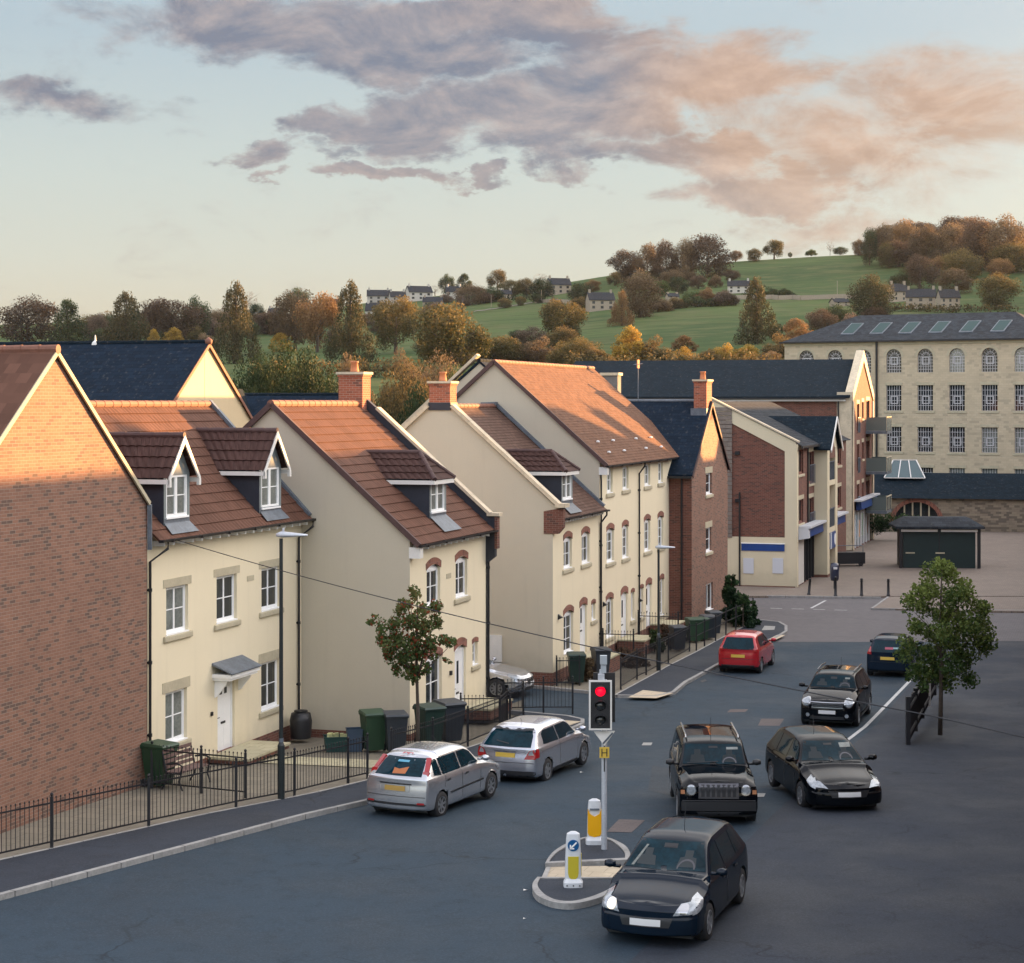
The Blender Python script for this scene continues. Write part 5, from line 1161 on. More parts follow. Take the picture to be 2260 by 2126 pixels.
for x in (.4, 2.2): MB().box(x, x+.55, .16, .2, .88, .96).build('name_plate', M['stone'], kk)
MB().box(.2, 4.7, -.01, .01, 2.40, 2.43).build('trim', M['black_pl'], kk)
# ================================================================ cars
def pchip(y, n):
    """monotone interpolation of rows y (m, ...) to n samples per span"""
    y = np.asarray(y, float); m = len(y); d = np.diff(y, axis=0); s = np.zeros_like(y)
    for i in range(1, m-1):
        p = d[i-1]*d[i]; s[i] = np.where(p > 0, 2*p/np.where(np.abs(d[i-1]+d[i]) < 1e-9, 1, d[i-1]+d[i]), 0)
    s[0] = d[0]; s[-1] = d[-1]; out = []
    for i in range(m-1):
        for k in range(n):
            t = k/n; out.append((2*t**3-3*t**2+1)*y[i]+(t**3-2*t**2+t)*s[i]+(-2*t**3+3*t**2)*y[i+1]+(t**3-t**2)*s[i+1])
    out.append(y[-1]); return np.array(out)
M['car_glass'] = mat('car_glass', (.003, .020, .030), .03, spec=.16, var=.5, vs=2.2)
M['tyre'] = mat('tyre_rubber', (.018, .018, .020), .8, bump=.2)
M['rim'] = mat('alloy_rim', (.42, .43, .45), .3, metal=.8)
M['rim_dark'] = mat('dark_rim', (.10, .10, .11), .35, metal=.8)
M['trim'] = mat('black_trim', (.014, .015, .018), .5)
M['lamp_red'] = mat('red_lamp', (.35, .012, .015), .12, coat=.8)
M['lamp_clear'] = mat('clear_lamp', (.34, .37, .40), .15, metal=.3, coat=.6, var=.4, vs=14)
M['chrome'] = mat('chrome', (.45, .46, .48), .2, metal=1)
M['plate_y'] = mat('yellow_plate', (.62, .42, .06), .4); M['plate_w'] = mat('white_plate', (.66, .66, .66), .4)
def paint(n, c, metal=.3, rough=.28, coat=.8): return mat(n, c, rough, metal=metal, coat=coat, var=.04, vs=.8, spec=.0 if metal < .1 else .5)
def wheel_at(par, x, y, r, w=.20, rim='rim', spokes=7, side=1):
    o = MB(); hw = w/2
    o.lathe([(r*.62, -hw), (r*.93, -hw), (r, -hw*.7), (r, hw*.7), (r*.93, hw), (r*.62, hw)], 28, (0, 0, 0), 'y')
    t = o.build('wheel', M['tyre'], par, smooth=True, loc=(x, y, r))
    k = MB(); s = side; rr = r*.66
    k.lathe([(rr, s*hw*.95), (rr*.93, s*hw*.98), (rr*.90, s*hw*.4), (.02, s*hw*.35)], 24, (0, 0, 0), 'y')
    d = k.build('rim_barrel', M['rim_dark'] if spokes != 7 or rim == 'rim_dark' else M['trim'], t)
    k = MB(); k.lathe([(rr*1.0, s*hw*.9), (rr*.98, s*hw*1.02), (rr*.88, s*hw*.98), (rr*.88, s*hw*.6)], 24, (0, 0, 0), 'y')
    k.lathe([(rr*.26, s*hw*.5), (rr*.24, s*hw*.86), (.001, s*hw*.9)], 12, (0, 0, 0), 'y')
    for i in range(spokes):
        a = 2*math.pi*i/spokes+.2; ca, sa = math.cos(a), math.sin(a); wd = rr*(.26 if spokes > 6 else .40)
        p = [(rr*.15*ca-wd*.5*sa, rr*.15*sa+wd*.5*ca), (rr*.15*ca+wd*.5*sa, rr*.15*sa-wd*.5*ca), (rr*.93*ca+wd*.42*sa, rr*.93*sa-wd*.42*ca), (rr*.93*ca-wd*.42*sa, rr*.93*sa+wd*.42*ca)]
        k.prism([(q[0], s*hw*.80, q[1]) for q in p], (0, s*hw*.12, 0))
    k.build('rim', M[rim], t); return t
def car(name, label, cat, loc, hdg, L, W, H, wb, fo, pnt, xw, xrf, xrr=.42, zb=.90, zc=.97, zf=.74, r=.30, wr=.60, kind='hatch', zbot=.20, rim='rim', spokes=7, bulge=.06, archr=.05, wn=.84, rear_x=.10, zfm=None, group=None):
    c = thing(name, label, cat, loc, hdg, group); h = W/2; Rx = fo+wb/2-L; Fx = wb/2+fo; wr = wr*1.0
    zm = zfm or (zc+zf)/2+.045
    #      xb       xs        xt      zbelt   ztop    w      wr
    S = [(Rx+.03, Rx+rear_x, Rx+xrr, zb+.01, H-.085, h*.90, wr-.04, zbot+.06), (Rx+.10, Rx+rear_x+.05, Rx+xrr+.06, zb+.01, H-.055, h*.955, wr-.01, zbot+.04), (Rx+.32, Rx+.38, Rx+xrr+.30, zb, H-.018, h*.99, wr, zbot+.02),
         (-wb/2, -wb/2+.06, -wb/2+.25, zb, H, h, wr, zbot), (-.1, -.1, -.15, zb-.01, H, h*.995, wr, zbot), (.45, .5, xrf, zb-.02, H-.05, h*.995, wr-.02, zbot),
         (xw-.05, xw+.02, xw-.08, zc-.10, zc, h*.99, h*.80, zbot), (xw+.2, xw+.22, xw+.18, zc-.13, zc-.01, h*.99, h*.78, zbot), (wb/2+.02, wb/2, wb/2, zm-.10, zm, h*.985, h*.72, zbot), (Fx-.24, Fx-.26, Fx-.30, zf-.06, zf+.04, h*.95, h*.66, zbot+.02), (Fx-.07, Fx-.09, Fx-.16, zf-.12, zf-.02, h*wn, h*.56, zbot+.05)]
    rows = []
    for xb, xs, xt, zbl, zt, w, wt, z0 in S:
        d = zt-zbl; g = lambda t: (xs+(xt-xs)*t, .955*w+(wt-.955*w)*t, zbl+d*t)
        rows.append([(xb+.02 if xb < 0 else xb-.02, .80*w, z0), (xb, .965*w, z0+.03), (xb, w, z0+.17), (xb*.55+xs*.45, w, (z0+.17)*.5+zbl*.5), (xs, .988*w, zbl-.10), (xs, .957*w, zbl), g(.10), g(.5), g(.86), (xt*.95+xs*.05, wt*.97, zt-.035*min(1, d*4)), (xt, wt*.80, zt-.006), (xt, wt*.4, zt+.012), (xt, 0, zt+.02)])
    A = pchip(rows, 7); A = np.swapaxes(pchip(np.swapaxes(A, 0, 1), 4), 0, 1)
    ns, nk = A.shape[:2]; vs = []; fs = []
    rw = [(-wb/2, r), (wb/2, r)]; ra = r+archr
    for sg in (1, -1):
        k0 = len(vs)
        for i in range(ns):
            for k in range(nk): vs.append((A[i, k, 0], sg*A[i, k, 1], A[i, k, 2]))
        for i in range(ns-1):
            for k in range(nk-1):
                q = (k0+i*nk+k, k0+(i+1)*nk+k, k0+(i+1)*nk+k+1, k0+i*nk+k+1)
                cx = sum(vs[j][0] for j in q)/4; cz = sum(vs[j][2] for j in q)/4; cy = abs(vs[q[0]][1])
                if any(math.hypot(cx-a, cz-b) < ra for a, b in rw) and cy > .6*h and k < nk*.45: continue
                fs.append(q if sg > 0 else q[::-1])
    nb = 6
    for end, sgx in ((0, -1), (ns-1, 1)):
        k0 = len(vs)
        for k in range(nk):
            for j in range(nb+1):
                t = -1+2*j/nb; vs.append((A[end, k, 0]+sgx*bulge*(1-t*t)*(1 if k < nk*.9 else .4), A[end, k, 1]*t, A[end, k, 2]))
        for k in range(nk-1):
            for j in range(nb): a = k0+k*(nb+1)+j; fs.append((a, a+1, a+nb+2, a+nb+1))
    # snap the arch rim
    body = MB().add(vs, fs)
    for i, v in enumerate(body.v):
        for a, b in rw:
            d = math.hypot(v[0]-a, v[2]-b)
            if ra-.035 < d < ra+.035 and abs(v[1]) > .6*h and d > .01: body.v[i] = (a+(v[0]-a)*ra/d, v[1], b+(v[2]-b)*ra/d)
    bo = body.build('body', pnt, c, smooth=True)
    bm = bmesh.new(); bm.from_mesh(bo.data); bvh = BVHTree.FromBMesh(bm); bm.free()
    un = MB(); un.box(Rx+.25, Fx-.25, -h*.82, h*.82, zbot-.03, zbot+.10)
    for a, b in rw:
        for sg in (1, -1):
            n = 14; y0, y1 = sg*h*.45, sg*h*.975
            for i in range(n):
                a0, a1 = math.pi*(-.12+1.24*i/n), math.pi*(-.12+1.24*(i+1)/n)
                p = lambda an, y, rr=ra: (a+rr*math.cos(an), y, b+rr*math.sin(an)); un.poly([p(a0, y0), p(a1, y0), p(a1, y1), p(a0, y1)])
            un.poly([(a+ra*math.cos(math.pi*(-.12+1.24*i/n)), y0, b+ra*math.sin(math.pi*(-.12+1.24*i/n))) for i in range(n+1)])
    un.build('underbody', M['trim'], c)
    for a, b in rw:
        for sg in (1, -1): wheel_at(c, a, sg*(h-.11), r, .20, rim, spokes, sg)
    def patch(nm, poly, axis, sgn, m, off=.006, step=.09, par=None):
        if 'light' in nm: step = .045
        bm = bmesh.new(); v2 = [bm.verts.new((p[0], p[1], 0)) for p in poly]
        for t in tessellate_polygon([[Vector((p[0], p[1], 0)) for p in poly]]):
            try: bm.faces.new([v2[i] for i in t])
            except ValueError: pass
        for _ in range(6):
            es = [e for e in bm.edges if e.calc_length() > step]
            if not es: break
            bmesh.ops.subdivide_edges(bm, edges=es, cuts=1); bmesh.ops.triangulate(bm, faces=bm.faces)
        bad = []
        for v in bm.verts:
            p, q = v.co.x, v.co.y
            if axis == 'y': o, d = Vector((p, sgn*3, q)), Vector((0, -sgn, 0))
            elif axis == 'x': o, d = Vector((sgn*5, p, q)), Vector((-sgn, 0, 0))
            else: o, d = Vector((p, q, 4)), Vector((0, 0, -1))
            hit, nr, _, _ = bvh.ray_cast(o, d)
            if hit is None or abs(nr.dot(d)) < (.30 if axis == 'x' else .12): bad.append(v); continue
            if nr.dot(d) > 0: nr = -nr
            v.co = hit+nr*off
        bmesh.ops.delete(bm, geom=bad, context='VERTS')
        bmesh.ops.recalc_face_normals(bm, faces=bm.faces)
        me = bpy.data.meshes.new(nm); bm.to_mesh(me); bm.free(); me.materials.append(m); me.polygons.foreach_set('use_smooth', [True]*len(me.polygons)); auto_uv(me)
        o = bpy.data.objects.new(nm, me); col.objects.link(o); o.parent = par or c; return o
    c_ = dict(c=c, patch=patch, Rx=Rx, Fx=Fx, h=h, H=H, W=W, wb=wb, xw=xw, xrf=xrf, zb=zb, zc=zc, zf=zf, wr=wr, r=r, xrr=xrr, body=bo, pnt=pnt)
    g = M['car_glass']
    patch('windscreen', [(-h*.80, zc+.02), (h*.80, zc+.02), (wr*.93, H-.085), (-wr*.93, H-.085)], 'x', 1, g, .004)
    seatm = bpy.data.materials.get('cabin_seat') or mat('cabin_seat', (.022, .030, .034), .8)
    zc_, zt_ = zc+.06, H-.20
    for y_ in (-.36, .36):
        patch('seat_back', [(y_-.17, zc_), (y_+.17, zc_), (y_+.14, zc_+(zt_-zc_)*.55), (y_+.07, zc_+(zt_-zc_)*.6), (y_+.07, zt_), (y_-.07, zt_), (y_-.07, zc_+(zt_-zc_)*.6), (y_-.14, zc_+(zt_-zc_)*.55)], 'x', 1, seatm, .007)
    ring = [(.36+.16*math.cos(math.pi*i/10), zc+.035+.13*math.sin(math.pi*i/10)) for i in range(11)]+[(.36+.135*math.cos(math.pi*i/10), zc+.035+.105*math.sin(math.pi*i/10)) for i in range(10, -1, -1)]
    patch('steering_wheel', ring, 'x', 1, M['rim_dark'], .010)
    patch('cabin_mirror', [(-.10, H-.17), (.10, H-.17), (.10, H-.13), (-.10, H-.13)], 'x', 1, M['trim'], .010)
    for sg in (1, -1):
        a = Vector((sg*0, 0, 0)); m_ = MB()
        px_, pz = xw-.18, zb+.10; yy = sg*(h*.97)
        m_.lathe([(.0, -.10), (.06, -.085), (.085, 0), (.06, .09), (.0, .10)], 10, (px_, 0, 0), 'y')
        m_.v = [(v[0], yy+sg*.13+v[1]*1.0, pz+.03+v[2]*.85) for v in m_.v]; m_.box(px_-.03, px_+.03, min(yy-.06*sg, yy+.06*sg), max(yy-.06*sg, yy+.06*sg), pz-.03, pz+.02)
        m_.build('wing_mirror', pnt if kind != 'suv' else M['trim'], c, smooth=True)
    return c_
def seam(C, pts, axis='y', sgn=1, w=.016, m=None, nm='door_seam'):
    for (a, b) in zip(pts, pts[1:]):
        d = Vector((b[0]-a[0], b[1]-a[1])).normalized(); n = Vector((-d.y, d.x))*w/2
        C['patch'](nm, [(a[0]+n.x, a[1]+n.y), (a[0]-n.x, a[1]-n.y), (b[0]-n.x, b[1]-n.y), (b[0]+n.x, b[1]+n.y)], axis, sgn, m or M['trim'], .003, .15)
def sides(C, xq, pillars, zt=None, quarter=None, handles=(), rubbing=False):
    """side windows between the rear corner xq and the A pillar, split at pillars"""
    H, zb, xw, xrf = C['H'], C['zb'], C['xw'], C['xrf']; top = H-.125; bot = zb+.035
    for sg in (1, -1):
        edges = [xq]+list(pillars)+[None]
        for i in range(len(edges)-1):
            a, b = edges[i], edges[i+1]
            if i == 0: left = [(a, bot+.03), (a+.10, top-.06), (a+.22, top)]
            else: left = [(a+.035, bot), (a+.02, top)]
            if b is None: right = [(xrf-.10, top), (xrf+.12, top-.09), (xw-.22, bot)]
            else: right = [(b-.04, top), (b-.03, bot)]
            C['patch']('side_window', left+right, 'y', sg, M['car_glass'], .005)
        if rubbing: C['patch']('side_moulding', [(-C['wb']/2+.42, .50), (-C['wb']/2+.42, .535), (C['wb']/2-.42, .565), (C['wb']/2-.42, .53)], 'y', sg, M['trim'], .014)
        for x in handles: C['patch']('door_handle', [(x, zb-.13), (x, zb-.095), (x+.17, zb-.085), (x+.17, zb-.12)], 'y', sg, M['trim'], .02)
def plate(C, sgn, z, m, w=.52, y=0, h=.11): C['patch']('number_plate', [(y-w/2, z), (y+w/2, z), (y+w/2, z+h), (y-w/2, z+h)], 'x', sgn, m, .02)
def from_contacts(rear, front, side, W, wb, fix=None, facing=1):
    """pixel of the rear and of the front wheel contact on one side (side +1 = car's left) -> centre, heading"""
    a, b = G(*rear), G(*front); d = (b-a); d.z = 0; hd = math.atan2(d.y, d.x) if fix is None else fix
    f = Vector((math.cos(hd), math.sin(hd), 0)); l = Vector((-f.y, f.x, 0))
    m = (a+b)/2 if facing == 1 else (a+f*wb/2 if facing == 2 else b-f*wb/2)
    p = m-l*side*(W/2-.1); p.z = gz(p.y); return p, hd
def aerial(C, x, h=.35, lean=-.12): MB().tube([(x, 0, C['H']-.01), (x+lean, 0, C['H']+h)], .006, 5).build('roof_aerial', M['trim'], C['c'])
def wiper(C, sgn=-1): C['patch']('wiper', [(-.05, C['zb']+.10), (-.05, C['zb']+.12), (.32, C['zb']+.17), (.32, C['zb']+.15)], 'x', sgn, M['trim'], .016)

silver = paint('silver_paint', (.52, .54, .58), .8, .27); silver2 = paint('cool_silver_paint', (.49, .51, .57), .8, .27)
# ---- silver five door hatchback
p, hd = from_contacts((956, 1803), (1088, 1760), -1, 1.68, 2.49)
C = car('parked_car', 'silver five door hatchback with tall red tail lights parked nearest on the left kerb', 'car', p, hd, 3.92, 1.68, 1.45, 2.49, .76, silver, xw=.86, xrf=.30, xrr=.60, zb=.93, zc=1.0, zf=.78, r=.30, wr=.57, rear_x=.06, bulge=.07, group=None)
sides(C, -1.50, (-1.16, -.24), handles=(-1.02, -.12), rubbing=True)
P_ = C['patch']; h = C['h']
P_('rear_window', [(-.60, 1.0), (.60, 1.0), (.50, 1.34), (-.50, 1.34)], 'x', -1, M['car_glass'], .005)
for s in (1, -1): tb = MB(); tb.beam((C['Rx']+.13, s*.675, .80), (C['Rx']+.28, s*.655, 1.08), .14, .12); tb.beam((C['Rx']+.28, s*.655, 1.07), (C['Rx']+.56, s*.565, 1.33), .11, .10); tb.build('tail_light', M['lamp_red'], C['c'])
for s in (): P_('tail_light', [(C['Rx']+.08, .80), (C['Rx']+.20, .80), (C['Rx']+.32, 1.08), (C['Rx']+.52, 1.34), (C['Rx']+.40, 1.36), (C['Rx']+.20, 1.08)], 'y', s, M['lamp_red'], .014)
P_('plate_recess', [(-.38, .66), (.38, .66), (.36, .82), (-.36, .82)], 'x', -1, M['rim'], .008); P_('tailgate_grip', [(-.40, .82), (.40, .82), (.40, .85), (-.40, .85)], 'x', -1, M['trim'], .02); plate(C, -1, .68, mat('faded_yellow_plate', (.42, .26, .06), .5))
P_('bumper_insert', [(-.76, .36), (.76, .36), (.76, .41), (-.76, .41)], 'x', -1, M['trim'], .006)
for s in (1, -1): P_('reflector', [(s*.55, .40), (s*.72, .40), (s*.72, .44), (s*.55, .44)], 'x', -1, M['lamp_red'], .012)
P_('brake_light', [(-.13, 1.375), (.13, 1.375), (.13, 1.405), (-.13, 1.405)], 'x', -1, M['lamp_red'], .03)
P_('parcel', [(-.18, 1.04), (.14, 1.03), (.16, 1.14), (.02, 1.12), (-.20, 1.17)], 'x', -1, mat('orange_parcel', (.40, .13, .04), .6), .0085); P_('window_sticker', [(-.14, 1.25), (.15, 1.25), (.15, 1.29), (-.14, 1.29)], 'x', -1, mat('blue_sticker', (.10, .35, .50), .4), .0085)
for s in (1, -1): seam(C, [(-.24, .32), (-.24, .94)], 'y', s); seam(C, [(.66, .34), (.70, .93)], 'y', s); seam(C, [(-1.12, .62), (-1.02, .94)], 'y', s); P_('headlight', [(C['Fx']-.05, .62), (C['Fx']-.40, .66), (C['Fx']-.48, .76), (C['Fx']-.1, .73)], 'y', s, M['lamp_clear'], .006)
seam(C, [(-.74, .56), (.74, .56)], 'x', -1, .014); aerial(C, .1, .2, -.3)
# ---- silver three door
p, hd = from_contacts((1202, 1722), (1300, 1686), -1, 1.695, 2.57, facing=2)
C = car('parked_car', 'silver three door hatchback with dark roof spoiler parked behind the traffic light', 'car', p, hd, 4.13, 1.70, 1.43, 2.57, .80, silver2, xw=1.02, xrf=.42, xrr=.58, zb=.93, zc=.99, zf=.74, r=.31, wr=.58, rear_x=.07, bulge=.09, spokes=6, rim='rim')
P_ = C['patch']; sides(C, -1.42, (-.42,))
P_('rear_window', [(-.64, .98), (.64, .98), (.58, 1.22), (.50, 1.33), (-.50, 1.33), (-.58, 1.22)], 'x', -1, M['car_glass'], .005)
P_('roof_spoiler', [(-.58, 1.30), (.58, 1.30), (.52, 1.345), (-.52, 1.345)], 'x', -1, M['trim'], .05)
for s in (1, -1): P_('tail_light', [(s*.50, .70), (s*.78, .70), (s*.74, .94), (s*.62, .90)], 'x', -1, M['lamp_red'], .014); P_('tail_light', [(C['Rx']+.02, .72), (C['Rx']+.20, .74), (C['Rx']+.24, .93), (C['Rx']+.12, .95)], 'y', s, M['lamp_red'], .012); P_('tail_light_lens', [(s*.60, .80), (s*.74, .80), (s*.70, .92), (s*.62, .88)], 'x', -1, M['lamp_clear'], .02)
P_('tailgate_trim', [(-.30, .86), (.30, .86), (.28, .885), (-.28, .885)], 'x', -1, M['chrome'], .014); plate(C, -1, .73, M['plate_y'])
P_('bumper_insert', [(-.80, .25), (.80, .25), (.78, .40), (-.78, .40)], 'x', -1, M['trim'], .007); wiper(C)
for s in (1, -1): seam(C, [(-.42, .30), (-.42, .94)], 'y', s); seam(C, [(.80, .34), (.86, .93)], 'y', s); P_('side_skirt', [(-.95, .20), (-.95, .33), (.8, .30), (.8, .20)], 'y', s, M['trim'], .012); P_('headlight', [(C['Fx']-.05, .60), (C['Fx']-.45, .66), (C['Fx']-.52, .75), (C['Fx']-.1, .70)], 'y', s, M['lamp_clear'], .006)
seam(C, [(-.74, .60), (.74, .60)], 'x', -1, .014); aerial(C, -.95, .12, -.12)
# ---- silver saloon nosing out of the driveway
hd_i = math.atan2(-S_, C_)+R(4)
pf = G(1096, 1541); f = Vector((math.cos(hd_i), math.sin(hd_i), 0)); l = Vector((-f.y, f.x, 0)); p = pf-f*1.37+l*(1.86/2-.1); p.z = gz(p.y)
C = car('parked_car', 'silver saloon nosing out from behind the bare gabled cream house', 'car', p, hd_i, 4.83, 1.86, 1.50, 2.74, .95, silver, xw=1.0, xrf=.25, xrr=.85, zb=.98, zc=1.02, zf=.80, r=.34, wr=.62, bulge=.20, wn=.82, spokes=9, rim='rim')
P_ = C['patch']; sides(C, -1.7, (-.95, .02))
P_('grille', [(-.42, .62), (.42, .62), (.36, .46), (-.36, .46)], 'x', 1, M['trim'], .01); P_('grille_bar', [(-.42, .60), (.42, .60), (.42, .64), (-.42, .64)], 'x', 1, M['chrome'], .02); P_('lower_grille', [(-.6, .28), (.6, .28), (.6, .38), (-.6, .38)], 'x', 1, M['trim'], .01)
for s in (1, -1): P_('headlight', [(C['Fx']-.10, .66), (C['Fx']-.45, .72), (C['Fx']-.60, .84), (C['Fx']-.2, .78)], 'y', s, M['lamp_clear'], .008); P_('headlight', [(s*.45, .64), (s*.78, .66), (s*.78, .78), (s*.5, .72)], 'x', 1, M['lamp_clear'], .008)
plate(C, 1, .42, M['plate_w'])
# ---- red city car
redp = paint('red_paint', (.42, .014, .022), .2, .25)
p, hd = from_contacts((1676, 1485.5), (1705.5, 1467), -1, 1.62, 2.34, facing=2, fix=math.atan2(C_, S_)-R(1))
C = car('parked_car', 'red city car parked on the left beside the corner footway', 'car', p, hd, 3.47, 1.615, 1.46, 2.34, .60, redp, xw=.82, xrf=.25, xrr=.34, zb=.93, zc=1.02, zf=.82, r=.29, wr=.56, rear_x=.05, bulge=.06, spokes=6)
P_ = C['patch']; sides(C, -1.22, (-.25,), handles=(-.1,))
P_('rear_window', [(-.60, .92), (.60, .92), (.60, 1.0), (.50, 1.34), (-.50, 1.34), (-.60, 1.0)], 'x', -1, M['car_glass'], .006)
for s in (1, -1): P_('tail_light', [(s*.60, .82), (s*.76, .86), (s*.72, 1.06), (s*.60, 1.04)], 'x', -1, M['lamp_red'], .012); seam(C, [(-.25, .32), (-.25, .94)], 'y', s)
plate(C, -1, .62, M['plate_y']); P_('bumper_insert', [(-.66, .26), (.66, .26), (.66, .34), (-.66, .34)], 'x', -1, M['trim'], .007); seam(C, [(-.64, .56), (.64, .56)], 'x', -1, .014)
# ---- dark blue city car at the right
navy = paint('navy_paint', (.006, .014, .028), .0, .5, .55); blackp = paint('black_paint', (.002, .0030, .005), .0, .5, .6)
p, hd = from_contacts((1921, 1490), (1950, 1470), 1, 1.63, 2.34, facing=2, fix=math.atan2(C_, S_)-R(2))
C = car('parked_car', 'dark blue city car parked half behind the leafy tree on the right', 'car', p, hd, 3.45, 1.63, 1.46, 2.34, .58, navy, xw=.82, xrf=.25, xrr=.30, zb=.93, zc=1.02, zf=.82, r=.29, wr=.56, rear_x=.05, bulge=.06, spokes=6)
P_ = C['patch']; sides(C, -1.22, (-.25,))
P_('rear_window', [(-.58, .94), (.58, .94), (.50, 1.34), (-.50, 1.34)], 'x', -1, M['car_glass'], .006)
for s in (1, -1): P_('tail_light', [(s*.60, .84), (s*.76, .86), (s*.70, 1.14), (s*.62, 1.10)], 'x', -1, M['lamp_red'], .012)
plate(C, -1, .66, M['plate_y']); P_('window_sticker', [(-.50, 1.06), (-.1, 1.06), (-.1, 1.12), (-.50, 1.12)], 'x', -1, mat('pale_sticker', (.25, .40, .42), .5), .01); P_('window_sticker', [(-.2, 1.04), (.1, 1.04), (.1, 1.12), (-.2, 1.12)], 'x', -1, mat('pink_sticker', (.40, .08, .12), .5), .012); seam(C, [(-.64, .58), (.64, .58)], 'x', -1, .014)
# ---- black compact with round lamps, facing us
def facing(px_l, px_r, W, wb, hd):
    """pixels of the two front wheel contacts; centre from their middle"""
    m = (G(*px_l)+G(*px_r))/2; f = Vector((math.cos(hd), math.sin(hd), 0)); p = m-f*wb/2; p.z = gz(p.y); return p
hd = R(-90-18)
p = facing((1781, 1598), (1886, 1602), 1.79, 2.6, hd)
C = car('moving_car', 'black compact crossover with large round headlights facing the camera, by the white edge line', 'car', p, hd, 4.10, 1.79, 1.55, 2.6, .76, blackp, xw=.92, xrf=.42, xrr=.40, zb=1.02, zc=1.10, zf=.90, r=.33, wr=.62, bulge=.10, wn=.86, spokes=5, zfm=1.06)
P_ = C['patch']; sides(C, -1.5, (-.95, -.12)); Fx = C['Fx']
P_('grille', [(-.52, .80), (.52, .80), (.44, .62), (-.44, .62)], 'x', 1, M['trim'], .012)
for z in (.66, .71, .76): P_('grille_bar', [(-.48, z-.008), (.48, z-.008), (.48, z+.008), (-.48, z+.008)], 'x', 1, M['chrome'], .02)
P_('grille_frame', [(-.54, .80), (.54, .80), (.54, .82), (-.54, .82)], 'x', 1, M['chrome'], .022)
circ = lambda cy, cz, ry, rz, n=16: [(cy+ry*math.cos(2*math.pi*i/n), cz+rz*math.sin(2*math.pi*i/n)) for i in range(n)]
for s in (1, -1):
    P_('headlight', circ(s*.66, .82, .145, .155), 'x', 1, M['chrome'], .012); P_('headlight_lens', circ(s*.66, .82, .115, .125), 'x', 1, M['lamp_clear'], .022)
    P_('fog_light', circ(s*.60, .42, .06, .06), 'x', 1, M['lamp_clear'], .02)
    rl = MB(); rl.tube([(-1.45, s*.58, 1.58), (-.6, s*.60, 1.61), (.25, s*.58, 1.58)], .02, 6); rl.build('roof_rail', M['chrome'], C['c'])
    P_('indicator', [(Fx-.50, .74), (Fx-.42, .74), (Fx-.42, .80), (Fx-.50, .80)], 'y', s, M['lamp_clear'], .01)
plate(C, 1, .47, M['plate_w']); P_('lower_grille', [(-.55, .30), (.55, .30), (.5, .40), (-.5, .40)], 'x', 1, M['trim'], .015); P_('tax_disc', [(.35, 1.36), (.5, 1.36), (.5, 1.41), (.35, 1.41)], 'x', 1, M['glass_pale'], .008)
P_('cabin_mirror', [(-.10, 1.36), (.10, 1.36), (.10, 1.41), (-.10, 1.41)], 'x', 1, M['trim'], .006); aerial(C, -.9, .3)
for s in (1, -1): seam(C, [(-.12, .34), (-.12, 1.02)], 'y', s, m=M['rim_dark']); P_('sill_moulding', [(-.85, .24), (-.85, .36), (.85, .36), (.85, .24)], 'y', s, M['trim'], .015)
# ---- black boxy off-roader
hd = R(-90-1.5)
p = facing((1509, 1806), (1651, 1808), 1.76, 2.63, hd)
C = car('moving_car', 'black boxy off-road car with seven-slot grille and roof rails driving towards the camera', 'car', p, hd, 4.41, 1.76, 1.66, 2.63, .84, blackp, xw=.78, xrf=.38, xrr=.22, zb=1.06, zc=1.14, zf=1.04, r=.35, wr=.68, bulge=.03, wn=.97, spokes=5, zfm=1.13, kind='suv', zbot=.26, rim='rim')
P_ = C['patch']; sides(C, -1.75, (-1.05, -.15)); Fx = C['Fx']
for i in range(7): y = (i-3)*.115; P_('grille_slot', [(y-.036, .70), (y+.036, .70), (y+.036, .96), (y-.036, .96)], 'x', 1, M['trim'], .012)
P_('grille_panel', [(-.44, .66), (.44, .66), (.44, .985), (-.44, .985)], 'x', 1, M['rim_dark'], .006)
for s in (1, -1):
    P_('headlight', circ(s*.60, .84, .115, .115), 'x', 1, M['chrome'], .012); P_('headlight_lens', circ(s*.60, .84, .095, .095), 'x', 1, M['lamp_clear'], .022)
    P_('indicator', [(s*.74, .76), (s*.83, .76), (s*.83, .85), (s*.74, .85)], 'x', 1, mat('amber_lamp', (.45, .20, .10), .2) if 'amber_lamp' not in bpy.data.materials else bpy.data.materials['amber_lamp'], .012); P_('fog_light', circ(s*.62, .46, .06, .06), 'x', 1, M['lamp_clear'], .02)
    rl = MB(); rl.tube([(-1.7, s*.60, 1.68), (-1.6, s*.60, 1.72), (.1, s*.60, 1.72), (.22, s*.60, 1.67)], .022, 6); rl.build('roof_rail', M['chrome'], C['c'])
    P_('wheel_arch_trim', [(C['wb']/2-.55, .36), (C['wb']/2-.46, .56), (C['wb']/2-.3, .74), (C['wb']/2+.3, .74), (C['wb']/2+.46, .56), (C['wb']/2+.5, .50), (C['wb']/2+.36, .78), (C['wb']/2-.36, .80), (C['wb']/2-.6, .50)], 'y', s, M['trim'], .02)
P_('bumper', [(-.82, .40), (.82, .40), (.82, .60), (-.82, .60)], 'x', 1, M['trim'], .03); P_('bumper_line', [(-.8, .615), (.8, .615), (.8, .635), (-.8, .635)], 'x', 1, M['rim_dark'], .05)
P_('lower_grille', [(-.5, .30), (.5, .30), (.5, .38), (-.5, .38)], 'x', 1, M['trim'], .02); plate(C, 1, .46, M['plate_w']); aerial(C, -.2, .42, .05)
P_('tax_disc', [(.30, 1.46), (.56, 1.46), (.56, 1.51), (.30, 1.51)], 'x', 1, M['glass_pale'], .008); P_('wiper', [(-.6, 1.17), (.1, 1.20), (.1, 1.215), (-.6, 1.185)], 'x', 1, M['trim'], .014)
